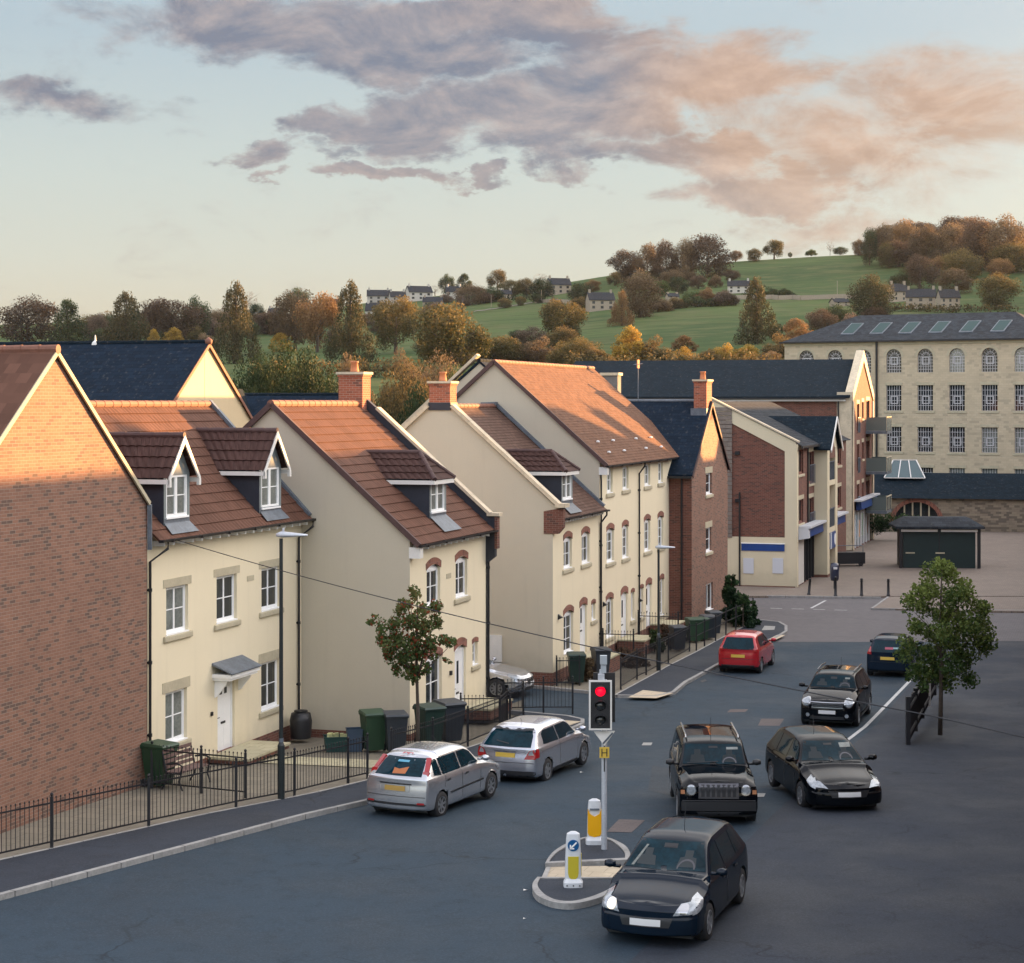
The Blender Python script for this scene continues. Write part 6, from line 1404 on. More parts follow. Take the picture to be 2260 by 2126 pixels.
# ---- black hatchback at the right edge of the road
hd = math.atan2(*(lambda v: (v.y, v.x))(G(1760, 1776)-G(1716, 1738)))
p, hd = from_contacts((1719, 1740), (1763, 1781), -1, 1.80, 2.62, fix=R(-90+7), facing=1)
C = car('moving_car', 'black hatchback with swept headlights at the lower right, beside the white edge line', 'car', p, hd, 4.3, 1.80, 1.50, 2.62, .92, blackp, xw=1.02, xrf=.30, xrr=.50, zb=.95, zc=1.02, zf=.76, r=.32, wr=.58, bulge=.17, wn=.84, spokes=7)
P_ = C['patch']; sides(C, -1.5, (-.95, -.05), handles=(-.8, .1)); Fx = C['Fx']
for s in (1, -1): P_('headlight', [(Fx-.10, .62), (Fx-.50, .74), (Fx-.72, .88), (Fx-.45, .82), (Fx-.15, .72)], 'y', s, M['lamp_clear'], .010); P_('headlight', [(s*.48, .64), (s*.80, .66), (s*.80, .82), (s*.60, .76)], 'x', 1, M['lamp_clear'], .010)
P_('grille', [(-.40, .44), (.40, .44), (.48, .60), (-.48, .60)], 'x', 1, M['trim'], .012); plate(C, 1, .46, M['plate_w']); P_('tax_disc', [(.28, 1.28), (.55, 1.28), (.55, 1.37), (.28, 1.37)], 'x', 1, M['glass_pale'], .008); aerial(C, -.6, .35)
for s in (1, -1): seam(C, [(-.05, .32), (-.05, .96)], 'y', s, m=M['rim_dark']); seam(C, [(.85, .34), (.88, .95)], 'y', s, m=M['rim_dark'])
# ---- dark car nearest the camera beside the island
hd = R(-90-19); fpt = G(1440, 2078); 
f = Vector((math.cos(hd), math.sin(hd), 0)); p = fpt-f*(1.3+.45); p.z = gz(p.y)
darkp = paint('dark_grey_blue_paint', (.004, .010, .020), .0, .5, .6)
C = car('moving_car', 'dark car nearest the camera with one bright headlight, passing the traffic island', 'car', p, hd, 4.2, 1.80, 1.52, 2.6, .86, darkp, xw=1.05, xrf=.22, xrr=.50, zb=.95, zc=1.04, zf=.78, r=.32, wr=.59, bulge=.16, wn=.84, spokes=7)
P_ = C['patch']; sides(C, -1.5, (-.95, -.05), handles=(-.8, .1)); Fx = C['Fx']
lit = mat('lit_headlight', (.9, .85, .75), .2, emit=(1, .80, .52), es=.22)
for s in (1, -1):
    P_('headlight', [(Fx-.12, .60), (Fx-.46, .68), (Fx-.66, .86), (Fx-.42, .82), (Fx-.16, .74)], 'y', s, M['lamp_clear'], .010); P_('headlight', [(s*.46, .60), (s*.76, .62), (s*.80, .80), (s*.56, .76)], 'x', 1, M['lamp_clear'], .012); P_('headlight_beam', circ(s*.62, .69, .085, .075), 'x', 1, lit if s < 0 else M['chrome'], .022)
P_('grille', [(-.40, .40), (.40, .40), (.46, .56), (-.46, .56)], 'x', 1, M['trim'], .012); plate(C, 1, .42, M['plate_w']); aerial(C, -.5, .4)
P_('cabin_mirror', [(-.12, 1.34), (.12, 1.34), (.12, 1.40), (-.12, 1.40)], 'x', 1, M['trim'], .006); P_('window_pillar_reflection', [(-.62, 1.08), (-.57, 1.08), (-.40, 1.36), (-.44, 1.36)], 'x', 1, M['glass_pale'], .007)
for s in (1, -1): seam(C, [(-.05, .32), (-.05, .96)], 'y', s, m=M['rim_dark'])
# ================================================================ street furniture
def railing(name, label, pts, posts, hgt=1.05, group=None, finial=True, bars=.115, rails=(.12, .88)):
    """pts: world points along the run (xy); posts at every point; bars between"""
    zf = lambda p: gz(p[1])+PAV
    r = thing(name, label, 'fence', (pts[0][0], pts[0][1], zf(pts[0])), 0, group); o = Vector((pts[0][0], pts[0][1], zf(pts[0])))
    P3 = [Vector((p[0], p[1], zf(p)))-o for p in pts]
    for p in P3:
        m = MB(); m.box(p.x-.03, p.x+.03, p.y-.03, p.y+.03, p.z-.1, p.z+hgt); m.lathe([(.0, p.z+hgt+.09), (.03, p.z+hgt+.07), (.036, p.z+hgt+.045), (.015, p.z+hgt), (.0, p.z+hgt)], 8, (p.x, p.y, 0)); m.build('post', M['iron'], r, fix=False)
    for a, b in zip(P3, P3[1:]):
        m = MB(); L = (b-a).length; n = max(1, int(L/bars)); up = Vector((0, 0, 1))
        for q in rails: m.beam(a+up*hgt*q, b+up*hgt*q, .012, .035)
        for i in range(1, n):
            p = a+(b-a)*i/n; m.beam(p+up*hgt*rails[0], p+up*(hgt*.97), .013, .013)
            if finial: m.lathe([(.0, p.z+hgt*1.01), (.016, p.z+hgt*.99), (.016, p.z+hgt*.965), (.0, p.z+hgt*.95)], 5, (p.x, p.y, 0))
        m.build('railing_panel', M['iron'], r, fix=False)
    return r
def gw(*pp): return [tuple(G(x, y, PAV))[:2] for x, y in pp]
e = Vector(gw((521, 1782))[0]); 
railing('iron_railing', 'black iron railing along the footway in front of the canopied door', [tuple(Vector(gw((521, 1782))[0])+(Vector(gw((521, 1782))[0])-Vector(gw((650, 1757))[0])).normalized()*k) for k in (16.2, 13.5, 10.8, 8.1, 5.4, 2.7)]+gw((521, 1781), (650, 1756), (768, 1727)), None)
railing('iron_railing', 'short black railing panel left of the garden opening, beside the green wheelie bin', gw((768.5, 1727), (811, 1717)), None)
railing('iron_railing', 'black iron railing behind the two silver cars with the young tree', gw((864, 1702), (955, 1676), (1032.5, 1646), (1103, 1616), (1119, 1600), (1155, 1580)), None)
railing('iron_railing', 'black railing dividing the gardens in front of the wooden bench', [fw(41.95, -22.4), fw(41.6, -20.9), tuple(Vector(gw((521, 1782))[0])*.99)[:2]][:2]+[fw(41.3, -19.6)], None)
railing('iron_railing', 'short black railing beside the white front door of the chimneyed house', [fw(56.0, -19.3), fw(56.6, -17.9)], None, hgt=.95)
railing('iron_railing', 'black railing at the driveway edge of the chimneyed house', [fw(59.3, -19.2), fw(59.9, -17.8), fw(60.2, -16.9)], None)
railing('iron_railing', 'low black railing against the corner of the coped gable house', [fw(65.75, -19.05), fw(66.1, -18.3)], None, hgt=1.0)
railing('iron_railing', 'black iron railing along the far footway before the terrace doors', gw((1370, 1521), (1405.7, 1499), (1426, 1489), (1475, 1463), (1521.7, 1437)), None, rails=(.1, .9))
railing('handrail_fence', 'plain black handrail fence along the footway near the corner shrubs', gw((1521.7, 1436), (1536.8, 1435), (1554.8, 1425.5), (1579.3, 1415), (1602, 1402), (1624, 1391), (1645, 1382), (1662, 1374)), None, finial=False, bars=9, rails=(.55, .97))
railing('iron_railing', 'black railing between the two terrace doors beside the red flowers', [fw(78.2, -19.1), fw(78.2, -17.4)], None, hgt=1.35)
railing('iron_railing', 'black railing beside the first terrace window near the green bin', [fw(72.4, -19.1), fw(72.5, -17.9)], None, hgt=1.25)
# ---- lamps
M['galv'] = mat('galvanised_steel', (.46, .49, .53), .45, metal=.25, var=.15)
def lamp(px, py, ytop, label):
    b = G(px, py, PAV); Z = b.y; h = (py-ytop)/F*Z; r = thing('street_lamp', label, 'street lamp', b, 0, 'street lamps on the left footway')
    m = MB(); m.tube([(0, 0, 0), (0, 0, 1.25)], .085, 12); m.tube([(0, 0, 1.25), (0, 0, 1.33)], [.085, .05], 12); m.tube([(0, 0, 1.3), (0, 0, h-.05)], [.05, .042], 12); m.box(-.03, .03, -.09, -.08, .4, .9); m.build('column', mat('dark_green_column', (.012, .018, .020), .45) if 'dark_green_column' not in bpy.data.materials else bpy.data.materials['dark_green_column'], r)
    m = MB(); m.tube([(0, 0, 1.33), (0, 0, 1.42)], .056, 12); m.build('collar', M['lead'], r)
    # lantern pointing to the road (local +x)
    m = MB(); x0, x1, z = -.12, .62, h
    sec = [(-.12, .05, .05), (.0, .10, .10), (.2, .11, .08), (.45, .09, .05), (.62, .05, .03)]; vs = []; fs = []; n = 10
    for x, w, t in sec:
        for k in range(n): a = 2*math.pi*k/n; vs.append((x, w*math.cos(a), z+.02+t*math.sin(a)*(1 if math.sin(a) > 0 else .5)))
    for i in range(len(sec)-1):
        for k in range(n): fs.append((i*n+k, i*n+(k+1) % n, (i+1)*n+(k+1) % n, (i+1)*n+k))
    fs += [tuple(range(n)), tuple((len(sec)-1)*n+k for k in range(n))]; m.add(vs, fs); m.build('lantern', M['galv'], r, smooth=True)
    m = MB(); m.lathe([(.0, z+.20), (.03, z+.19), (.03, z+.10)], 8, (.05, 0, 0)); m.build('photocell', M['galv'], r)
    return r
lamp(620.5, 1763, 1184, 'nearest street lamp, dark green column before the cream house downpipe'); lamp(1453.5, 1480, 1210, 'smaller looking street lamp in front of the tall three storey terrace')
# ---- traffic light
b = G(1333.5, 1874.5, .10); Z = b.y; q = Z/F; tl = thing('traffic_light', 'traffic light showing red on a grey pole on the island', 'traffic light', b, 0)
hz_ = lambda y: (1874.5-y)*q
m = MB(); m.tube([(0, 0, -.05), (0, 0, hz_(1500))], .057, 14); m.tube([(0, 0, -.02), (0, 0, .25)], .062, 14); m.build('pole', M['galv'], tl)
MB().box(-.012, .012, -.062, -.05, 1.6, 2.2).build('pole_slot', M['trim'], tl)
m = MB(); z0, z1 = hz_(1605), hz_(1503); xc = -.085; w = .200
m.box(xc-w, xc+w, -.16, -.12, z0, z1); m.box(xc-w*.7, xc+w*.7, -.12, .10, z0+.03, z1-.03); hd_ = m.build('signal_head', M['trim'], tl)
m = MB(); t = .035
m.box(xc-w-t, xc-w, -.17, -.13, z0-t, z1+t); m.box(xc+w, xc+w+t, -.17, -.13, z0-t, z1+t); m.box(xc-w, xc+w, -.17, -.13, z1, z1+t); m.box(xc-w, xc+w, -.17, -.13, z0-t, z0); m.build('white_border', M['off_white'], hd_)
rl_ = mat('red_signal', (.9, .02, .05), .3, emit=(1, .0, .022), es=.30); dl = mat('dark_lens', (.030, .034, .036), .2, coat=1)
zs = [z1-.19, (z0+z1)/2-.01, z0+.17]
for i, z in enumerate(zs):
    MB().lathe([(.0, -.185), (.095, -.178), (.105, -.16)], 20, (xc, 0, z), 'y').build('signal_lens', rl_ if i == 0 else dl, hd_, smooth=True)
    v = MB(); n = 14
    for k in range(n):
        a0, a1 = math.pi*(-.12+1.24*k/n), math.pi*(-.12+1.24*(k+1)/n); f = lambda a, rr, y: (xc+rr*math.cos(a), y, z+rr*math.sin(a))
        ln = lambda a: -.18-.17*max(.25, math.sin(a)); v.poly([f(a0, .125, -.16), f(a1, .125, -.16), f(a1, .125, ln(a1)), f(a0, .125, ln(a0))]); v.poly([f(a0, .118, -.16), f(a1, .118, -.16), f(a1, .118, ln(a1)), f(a0, .118, ln(a0))]); v.poly([f(a0, .118, ln(a0)), f(a1, .118, ln(a1)), f(a1, .125, ln(a1)), f(a0, .125, ln(a0))])
    v.build('visor', M['trim'], hd_, fix=False)
m = MB(); m.box(-.22, .23, .12, .16, z0+.08, hz_(1487)); m.box(-.1, .15, -.02, .14, z0+.3, z1-.1); m.build('rear_signal_head', M['trim'], tl)
m = MB(); m.box(-.085, .055, -.07, .07, hz_(1466), hz_(1447)); m.box(-.07, .04, -.05, .05, hz_(1485), hz_(1468)); m.build('detector', mat('pale_grey_case', (.36, .40, .43), .5), tl)
m = MB(); m.tube([(-.05, 0, hz_(1503)), (-.05, 0, hz_(1478))], .05, 8); m.box(-.13, .0, -.12, -.0, hz_(1500), hz_(1487)); m.build('mounting_bracket', M['galv'], tl)
m = MB(); zt_, zb_ = hz_(1613), hz_(1645); m.add([(-.22, -.09, zt_), (.22, -.05, zt_), (.0, -.09, zb_), (-.22, -.07, zt_), (.22, -.03, zt_), (.0, -.07, zb_)], [(0, 1, 2), (3, 5, 4), (0, 3, 4, 1), (1, 4, 5, 2), (2, 5, 3, 0)]); m.build('triangular_sign', M['off_white'], tl)
m = MB(); m.beam((-.03, -.105, zb_+.05), (.17, -.09, zt_-.03), .005, .035); m.build('sign_writing', M['lead'], tl)
m = MB(); zq = hz_(1650); m.box(-.10, .10, -.085, -.065, zq-.20, zq+.02); hs = m.build('hydrant_sign', M['plate_y'], tl)
m = MB(); m.box(-.06, -.04, -.092, -.086, zq-.17, zq-.01); m.box(.04, .06, -.092, -.086, zq-.17, zq-.01); m.box(-.04, .04, -.092, -.086, zq-.10, zq-.085); m.build('letter_h', M['trim'], hs)
# ---- lit bollards on the island
shell = mat('white_bollard_shell', (.62, .64, .66), .35, var=.05); yel = mat('yellow_panel', (.55, .45, .035), .35); yel2 = mat('amber_panel', (.85, .42, .0), .4)
def bollard(px, py, ytop, label, front=True):
    b = G(px, py, .10); q = b.y/F; H_ = (py-ytop)*q; r = thing('traffic_bollard', label, 'traffic bollard', b, 0)
    def ring(w, d, z, n=18): return [((abs(math.cos(2*math.pi*i/n))**.5)*math.copysign(w, math.cos(2*math.pi*i/n)), (abs(math.sin(2*math.pi*i/n))**.5)*math.copysign(d, math.sin(2*math.pi*i/n)), z) for i in range(n)]
    lv = [(.185, .16, 0), (.185, .16, .09), (.15, .12, .14), (.155, .10, .16), (.150, .095, H_*.5), (.135, .08, H_*.86), (.12, .07, H_*.96), (.05, .03, H_)]
    vs = []; n = 18
    for w, d, z in lv: vs += ring(w, d, z)
    fs = [(i*n+k, i*n+(k+1) % n, (i+1)*n+(k+1) % n, (i+1)*n+k) for i in range(len(lv)-1) for k in range(n)]+[tuple((len(lv)-1)*n+k for k in range(n))]
    MB().add(vs, fs).build('shell', shell, r, smooth=False)
    pn = [(-.10, .56*H_), (-.10, .26*H_), (-.085, .19*H_), (-.05, .155*H_), (0, .145*H_), (.05, .155*H_), (.085, .19*H_), (.10, .26*H_), (.10, .56*H_)]
    if front:
        MB().prism([(x, -.104-.0, z) for x, z in pn], (0, .03, 0)).build('yellow_panel', yel, r)
        MB().box(.138, .156, -.05, .05, .2*H_, .6*H_).build('side_panel', yel, r)
        zc_ = .76*H_; m = MB(); m.lathe([(.0, -.103), (.105, -.103), (.108, -.08)], 24, (0, 0, zc_), 'y'); dsc = m.build('blue_disc', mat('blue_disc', (.0, .085, .24), .35), r)
        m = MB(); a = Vector((.062, -.107, zc_+.062)); e2 = Vector((-.045, -.107, zc_-.045)); m.beam(a, e2, .004, .026, up=Vector((0, 1, 0))); d = Vector((-1, 0, -1)).normalized(); nn = Vector((1, 0, -1)).normalized(); tip = Vector((-.068, -.107, zc_-.068))
        m.v = []; m.f = []; m.m = []
        wq = .014; m.prism([a+nn*wq, a-nn*wq, e2-nn*wq, e2+nn*wq], (0, -.004, 0)); 
        m.prism([tip, tip+Vector((.085, 0, 0)), tip+Vector((.085, 0, .026)), tip+Vector((.026, 0, .026)), tip+Vector((.026, 0, .085)), tip+Vector((0, 0, .085))], (0, -.004, 0)); m.build('white_arrow', M['white'], dsc)
        m = MB(); [m.lathe([(.0, -.166), (.014, -.164), (.014, -.15)], 8, (x, 0, .045), 'y') for x in (-.12, 0, .12)]; m.build('fixing_bolts', M['trim'], r)
    else:
        ph = [(-.150, .80*H_), (-.155, .26*H_), (-.12, .20*H_), (0, .165*H_), (.12, .20*H_), (.155, .26*H_), (.150, .80*H_), (.10, .68*H_), (0, .62*H_), (-.10, .68*H_)]
        MB().prism([(x*.95, -.108, z) for x, z in ph], (0, .03, 0)).build('amber_panel', yel2, r)
        m = MB(); m.box(-.10, .10, -.108, -.08, .765*H_, .80*H_); m.build('maker_plate', M['lead'], r)
    return r
bollard(1265, 1956, 1835, 'white keep-left bollard with blue arrow disc and yellow panel, nearest', True)
bollard(1312, 1862, 1763, 'white bollard with amber back panel behind the traffic light pole', False)
# ---- wheelie bins
def bin_(px, py, c, rz, label, s=1.0, z=PAV, matn='wheelie_green'):
    if matn not in bpy.data.materials: mat(matn, c, .5, var=.12)
    b = G(px, py, z); return bin_w(b, rz, label, s, matn)
def bin_w(b, rz, label, s, matn):
    m_ = bpy.data.materials[matn]; r = thing('wheelie_bin', label, 'wheelie bin', b, rz); r.scale = (s, s, s)
    m = MB(); lo, hi = (.22, .24), (.29, .33); vs = []
    for (w, d), z in ((lo, .06), (hi, .95), ((.31, .36), .96), ((.31, .36), 1.0)):
        vs += [(-w, -d, z), (w, -d, z), (w, d, z), (-w, d, z)]
    fs = [(3, 2, 1, 0)]+[(i*4+k, i*4+(k+1) % 4, (i+1)*4+(k+1) % 4, (i+1)*4+k) for i in range(3) for k in range(4)]
    m.add(vs, fs); m.build('bin_body', m_, r)
    m = MB(); vs = [(-.32, -.38, 1.005), (.32, -.38, 1.005), (.32, .36, 1.005), (-.32, .36, 1.005), (-.30, -.34, 1.05), (.30, -.34, 1.05), (.30, .30, 1.08), (-.30, .30, 1.08)]
    m.add(vs, [(3, 2, 1, 0), (4, 5, 6, 7), (0, 1, 5, 4), (1, 2, 6, 5), (2, 3, 7, 6), (3, 0, 4, 7)]); m.build('lid', m_, r)
    m = MB(); m.tube([(-.28, .40, .97), (.28, .40, .97)], .02, 8); [m.box(x-.03, x+.03, .33, .42, .93, 1.0) for x in (-.26, .26)]; m.build('handle', m_, r)
    for x in (-.25, .25): MB().lathe([(.02, -.03), (.10, -.03), (.10, .03), (.02, .03)], 14, (x, .26, .10), 'x').build('wheel', M['tyre'], r)
    return r
mat('wheelie_green', (.020, .056, .028), .5, var=.12); mat('wheelie_dark', (.028, .036, .046), .5, var=.12); mat('wheelie_darkgreen', (.012, .036, .028), .5, var=.12); mat('box_teal', (.008, .045, .04), .5)
bin_(824, 1658, None, R(20), 'mid green wheelie bin against the bare gable, left of the grey one', 1.05)
bin_(872, 1660, None, R(14), 'dark grey wheelie bin heaped at the top beside the mid green bin', 1.03, matn='wheelie_dark')
bin_(948, 1646, None, R(30), 'dark green wheelie bin behind the railing, right of the young tree trunk', 1.08, matn='wheelie_darkgreen')
bin_(992, 1638, None, R(30), 'charcoal wheelie bin behind the railing, nearest to the white door', 1.12, matn='wheelie_dark')
bin_(352, 1735, None, R(60), 'green wheelie bin beside the wooden bench at the lower left', 1.0)
bin_(1272, 1508, None, R(5), 'dark green wheelie bin at the corner before the french window', 1.02, matn='wheelie_darkgreen')
bin_(1326, 1494, None, R(15), 'black wheelie bin behind the traffic light head', 1.0, matn='wheelie_dark')
bin_(1496, 1436, None, R(15), 'slim dark wheelie bin left of the two green bins by the brick house', .95, matn='wheelie_dark')
bin_(1531, 1417, None, R(15), 'green wheelie bin by the brick house, left of the pair', .95); bin_(1548, 1413, None, R(15), 'green wheelie bin by the brick house, right of the pair', .9)
bin_(1563, 1410, None, R(15), 'dark wheelie bin just right of the pair of green bins', .95, matn='wheelie_dark'); bin_(1575, 1400, None, R(15), 'grey wheelie bin under the ground floor window of the brick house', .95, matn='wheelie_dark')
def crate(px, py, w, d, h, c, rz, label, z=PAV):
    b = G(px, py, z); r = thing('recycling_box', label, 'recycling box', b, rz); m = MB(); m.add([(-w*.45, -d*.45, 0), (w*.45, -d*.45, 0), (w*.45, d*.45, 0), (-w*.45, d*.45, 0), (-w*.5, -d*.5, h), (w*.5, -d*.5, h), (w*.5, d*.5, h), (-w*.5, d*.5, h)], [(3, 2, 1, 0), (0, 1, 5, 4), (1, 2, 6, 5), (2, 3, 7, 6), (3, 0, 4, 7)]); m.build('box_wall', c, r)
    m = MB(); m.box(-w*.46, w*.46, -d*.46, d*.46, h*.7, h*.75); m.box(-w*.53, w*.53, -d*.53, -d*.47, h-.03, h); m.box(-w*.53, w*.53, d*.47, d*.53, h-.03, h); m.build('rim', c, r); return r
teal = bpy.data.materials['box_teal']; cr_ = crate(745, 1657, .75, .5, .42, teal, R(10), 'dark teal recycling box with waste piled on top, by the brick plinth')
m = MB()
for i in range(9): x, y = random.uniform(-.28, .28), random.uniform(-.15, .15); m.box(x-.05, x+.05, y-.04, y+.04, .33, .46+random.random()*.06)
m.build('packaging', mat('packaging', (.45, .45, .22), .6, var=.4), cr_)
crate(782, 1657, .42, .42, .62, mat('blue_box', (.045, .075, .12), .5), R(12), 'blue grey recycling box beside the mid green bin')
# ---- bench
bb_ = G(415, 1735, PAV); bn_ = thing('garden_bench', 'wooden garden bench with cast iron ends against the cream wall', 'bench', bb_, ALPHA-R(6)); wd_ = mat('weathered_wood', (.16, .10, .085), .8, var=.3)
m = MB(); [m.box(-.62, .62, -.2+i*.09, -.13+i*.09, .42, .45) for i in range(5)]; m.build('seat', wd_, bn_)
m = MB(); [m.box(-.62, .62, .24+i*.02, .265+i*.02, .50+i*.12, .585+i*.12) for i in range(4)]; m.build('backrest', wd_, bn_)
for x in (-.62, .62):
    m = MB(); m.tube([(x, -.25, 0), (x, -.16, .22), (x, -.2, .43), (x, -.24, .60), (x, -.1, .66), (x, .2, .62)], .022, 7); m.tube([(x, .35, 0), (x, .22, .2), (x, .22, .45), (x, .33, .92)], .022, 7); m.tube([(x, -.2, .41), (x, .22, .41)], .02, 7); m.build('bench_end', M['iron'], bn_)
# steps and door slabs
def step(u, v, w, d, h, label, z):
    r = thing('door_step', label, 'step', Wd(u, v, z), ALPHA); MB().box(-w/2, w/2, 0, d, 0, h-.06).build('riser', M['red_brick'], r); MB().box(-w/2-.03, w/2+.03, -.04, d, h-.06, h).build('tread', M['path'], r)
step(47.3, -21.75, 2.6, 1.15, .16, 'cream paved step with brick edge below the canopied door', .0)
step(57.6, -18.5, 2.2, .95, .35, 'cream paved step below the white door of the chimneyed house', -.32)
for i, (u, l) in enumerate(((69.9, 'stepped slab before the door of the coped gable house'), (75.5, 'brick edged step before the left door of the tall terrace'), (81.2, 'brick edged step before the right door of the tall terrace'))):
    step(u, -18.0, 1.7, 1.1, .62, l, -.58)
dn = thing('compost_bin', 'black rounded composter standing against the brick plinth', 'composter', Wd(51.0, -22.45, -.15), ALPHA); MB().lathe([(.30, 0), (.33, .5), (.28, .72), (.0, .78)], 14).build('drum', M['black_pl'], dn, smooth=True); MB().lathe([(.0, .80), (.2, .79), (.2, .76)], 14).build('lid', M['trim'], dn)
# ---- plaza furniture
for i, (x, y, yt, l) in enumerate(((1785, 1313, 1276, 'leftmost black bollard, leaning by the shop corner'), (1844, 1316, 1272, 'black bollard standing under the navy litter bin'), (1901.5, 1315, 1276, 'black bollard in the middle of the plaza edge'), (1960.5, 1315.5, 1277, 'rightmost black bollard at the plaza edge'))):
    b = G(x, y, .1); h_ = (y-yt)/F*b.y; r = thing('black_bollard', l, 'bollard', b, 0, 'bollards at the plaza edge')
    m = MB(); m.lathe([(.10, 0), (.10, .06), (.075, .08), (.06, h_*.9), (.075, h_*.91), (.075, h_*.96), (.0, h_)], 10); m.build('post', M['iron'], r, smooth=True); MB().lathe([(.085, h_*.80), (.085, h_*.84)], 10).build('collar', M['trim'], r)
    if i == 0: r.rotation_euler = (0, R(5), 0)
b = G(1842, 1300, .1); lb = thing('litter_bin', 'navy oval litter bin mounted above a black post on the plaza', 'litter bin', b, 0); nb_ = mat('navy_plastic', (.012, .018, .045), .35, coat=.5)
m = MB(); m.lathe([(.06, 0), (.06, .6)], 10); m.build('post', M['iron'], lb); m = MB(); m.lathe([(.0, .42), (.20, .45), (.24, .6), (.25, 1.2), (.20, 1.38), (.0, 1.42)], 16); m.build('container', nb_, lb, smooth=True); MB().box(-.10, .10, -.265, -.20, 1.08, 1.2).build('opening', M['plate_w'], lb)
b = G(1874, 1249, .1); sc = thing('market_trolley', 'low black covered trolley with a rail against the cream pier', 'trolley', b, R(10)); MB().box(-1.2, .9, -.4, .4, .15, .85).build('cover', M['trim'], sc); m = MB(); m.tube([(-1.2, 0, .8), (-1.2, 0, 1.25), (.9, 0, 1.25), (.9, 0, .8)], .03, 6); m.build('rail', M['lead'], sc)
for x in (-.9, .6): MB().lathe([(.02, -.04), (.15, -.04), (.15, .04), (.02, .04)], 12, (x, -.42, .15), 'y').build('wheel', M['tyre'], sc)
# ---- overhead wire
pa = Wd(Ufac(386, 22.6), -22.6, 0); pa.z = CZ-(1191-HY)/F*pa.y
Yb = 30.; pb = P(2056, 1580, Yb); pb2 = pa+(pb-pa)*1.25; pts = []
for i in range(41):
    t = i/40*1.25; p_ = pa+(pb-pa)*t; p_.z -= 4*.22*t*(1-t) if t < 1 else 0; pts.append(tuple(p_))
tag(MB().tube(pts, .011, 5).build('overhead_wire', M['trim']), 'thin black overhead wire running from the cream house eaves across the road', 'wire')
# ---- board fence and gate at the right edge
fa = G(2004, 1645); fe = thing('board_gate', 'tall black board gate with pale post at the right kerb', 'gate', (fa.x, fa.y, gz(fa.y)), 0)
m = MB(); L_ = 9.5
for i in range(int(L_/.14)): y = i*.14; m.box(y*.30-.015, y*.30+.015, y, y+.12, .05, 1.22+.05*math.sin(i*9))
m.build('boards', M['iron'], fe); m = MB(); [m.beam((.03, 0, z), (.03+L_*.30, L_, z), .05, .08) for z in (.3, 1.05)]; m.build('rail', M['iron'], fe)
for i in range(5): y = L_*i/4; MB().box(y*.30-.06, y*.30+.06, y-.06, y+.06, 0, 1.3 if i else 1.4).build('post', M['iron'] if i != 3 else M['off_white'], fe)
# ================================================================ trees and hedges
def foliage(name, c1, c2, rough=.7, tr=.32):
    m = bpy.data.materials.new(name); m.use_nodes = True; T = NT(m.node_tree); b = T.n['Principled BSDF']; out = T.n['Material Output']
    a = T.new('ShaderNodeAttribute', attribute_name='tone').outputs['Fac']
    oi = T.new('ShaderNodeObjectInfo').outputs['Random']
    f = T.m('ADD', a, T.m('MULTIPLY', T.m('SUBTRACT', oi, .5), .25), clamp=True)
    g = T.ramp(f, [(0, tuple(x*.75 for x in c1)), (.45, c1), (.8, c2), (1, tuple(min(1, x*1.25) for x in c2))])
    T.l.new(g, b.inputs['Base Color']); b.inputs['Roughness'].default_value = rough; b.inputs['Specular IOR Level'].default_value = .2
    t = T.new('ShaderNodeBsdfTranslucent'); T.l.new(g, t.inputs[0]); mx = T.new('ShaderNodeMixShader'); mx.inputs[0].default_value = tr
    T.l.new(b.outputs[0], mx.inputs[1]); T.l.new(t.outputs[0], mx.inputs[2]); T.l.new(mx.outputs[0], out.inputs[0]); return m
FO = dict(
    dkgreen=foliage('dark_green_foliage', (.018, .032, .014), (.050, .072, .026)), green=foliage('green_foliage', (.032, .060, .018), (.085, .12, .035)),
    oakbrown=foliage('brown_green_foliage', (.060, .062, .022), (.16, .115, .040)), gold=foliage('golden_foliage', (.20, .13, .025), (.42, .27, .05)),
    brown=foliage('brown_foliage', (.095, .066, .038), (.18, .125, .07)), rust=foliage('rust_foliage', (.14, .080, .036), (.26, .15, .065)),
    seq=foliage('sequoia_foliage', (.034, .042, .018), (.095, .078, .036)), redbrown=foliage('dark_red_brown_foliage', (.062, .044, .032), (.125, .080, .052)),
    bushy=foliage('mixed_scrub_foliage', (.050, .050, .022), (.18, .12, .045)), grey=foliage('grey_brown_twigs', (.07, .055, .042), (.16, .115, .085)),
    hedge=foliage('deep_evergreen_foliage', (.012, .022, .010), (.036, .052, .020)), maple=foliage('turning_maple_leaves', (.080, .120, .038), (.14, .145, .050)), apple=foliage('yellow_green_leaves', (.040, .075, .020), (.13, .165, .040)), dark_shrub=foliage('dark_shrub_leaves', (.014, .035, .016), (.045, .085, .030)))
for e_ in FO['maple'].node_tree.nodes:
    if e_.type == 'VALTORGB': e_.color_ramp.elements[3].color = (.20, .055, .022, 1); e_.color_ramp.elements[2].position = .7
M['bark'] = mat('bark', (.075, .058, .045), .95, var=.3, vs=4, bump=.5); M['red_bark'] = mat('reddish_bark', (.20, .095, .055), .95, var=.3)
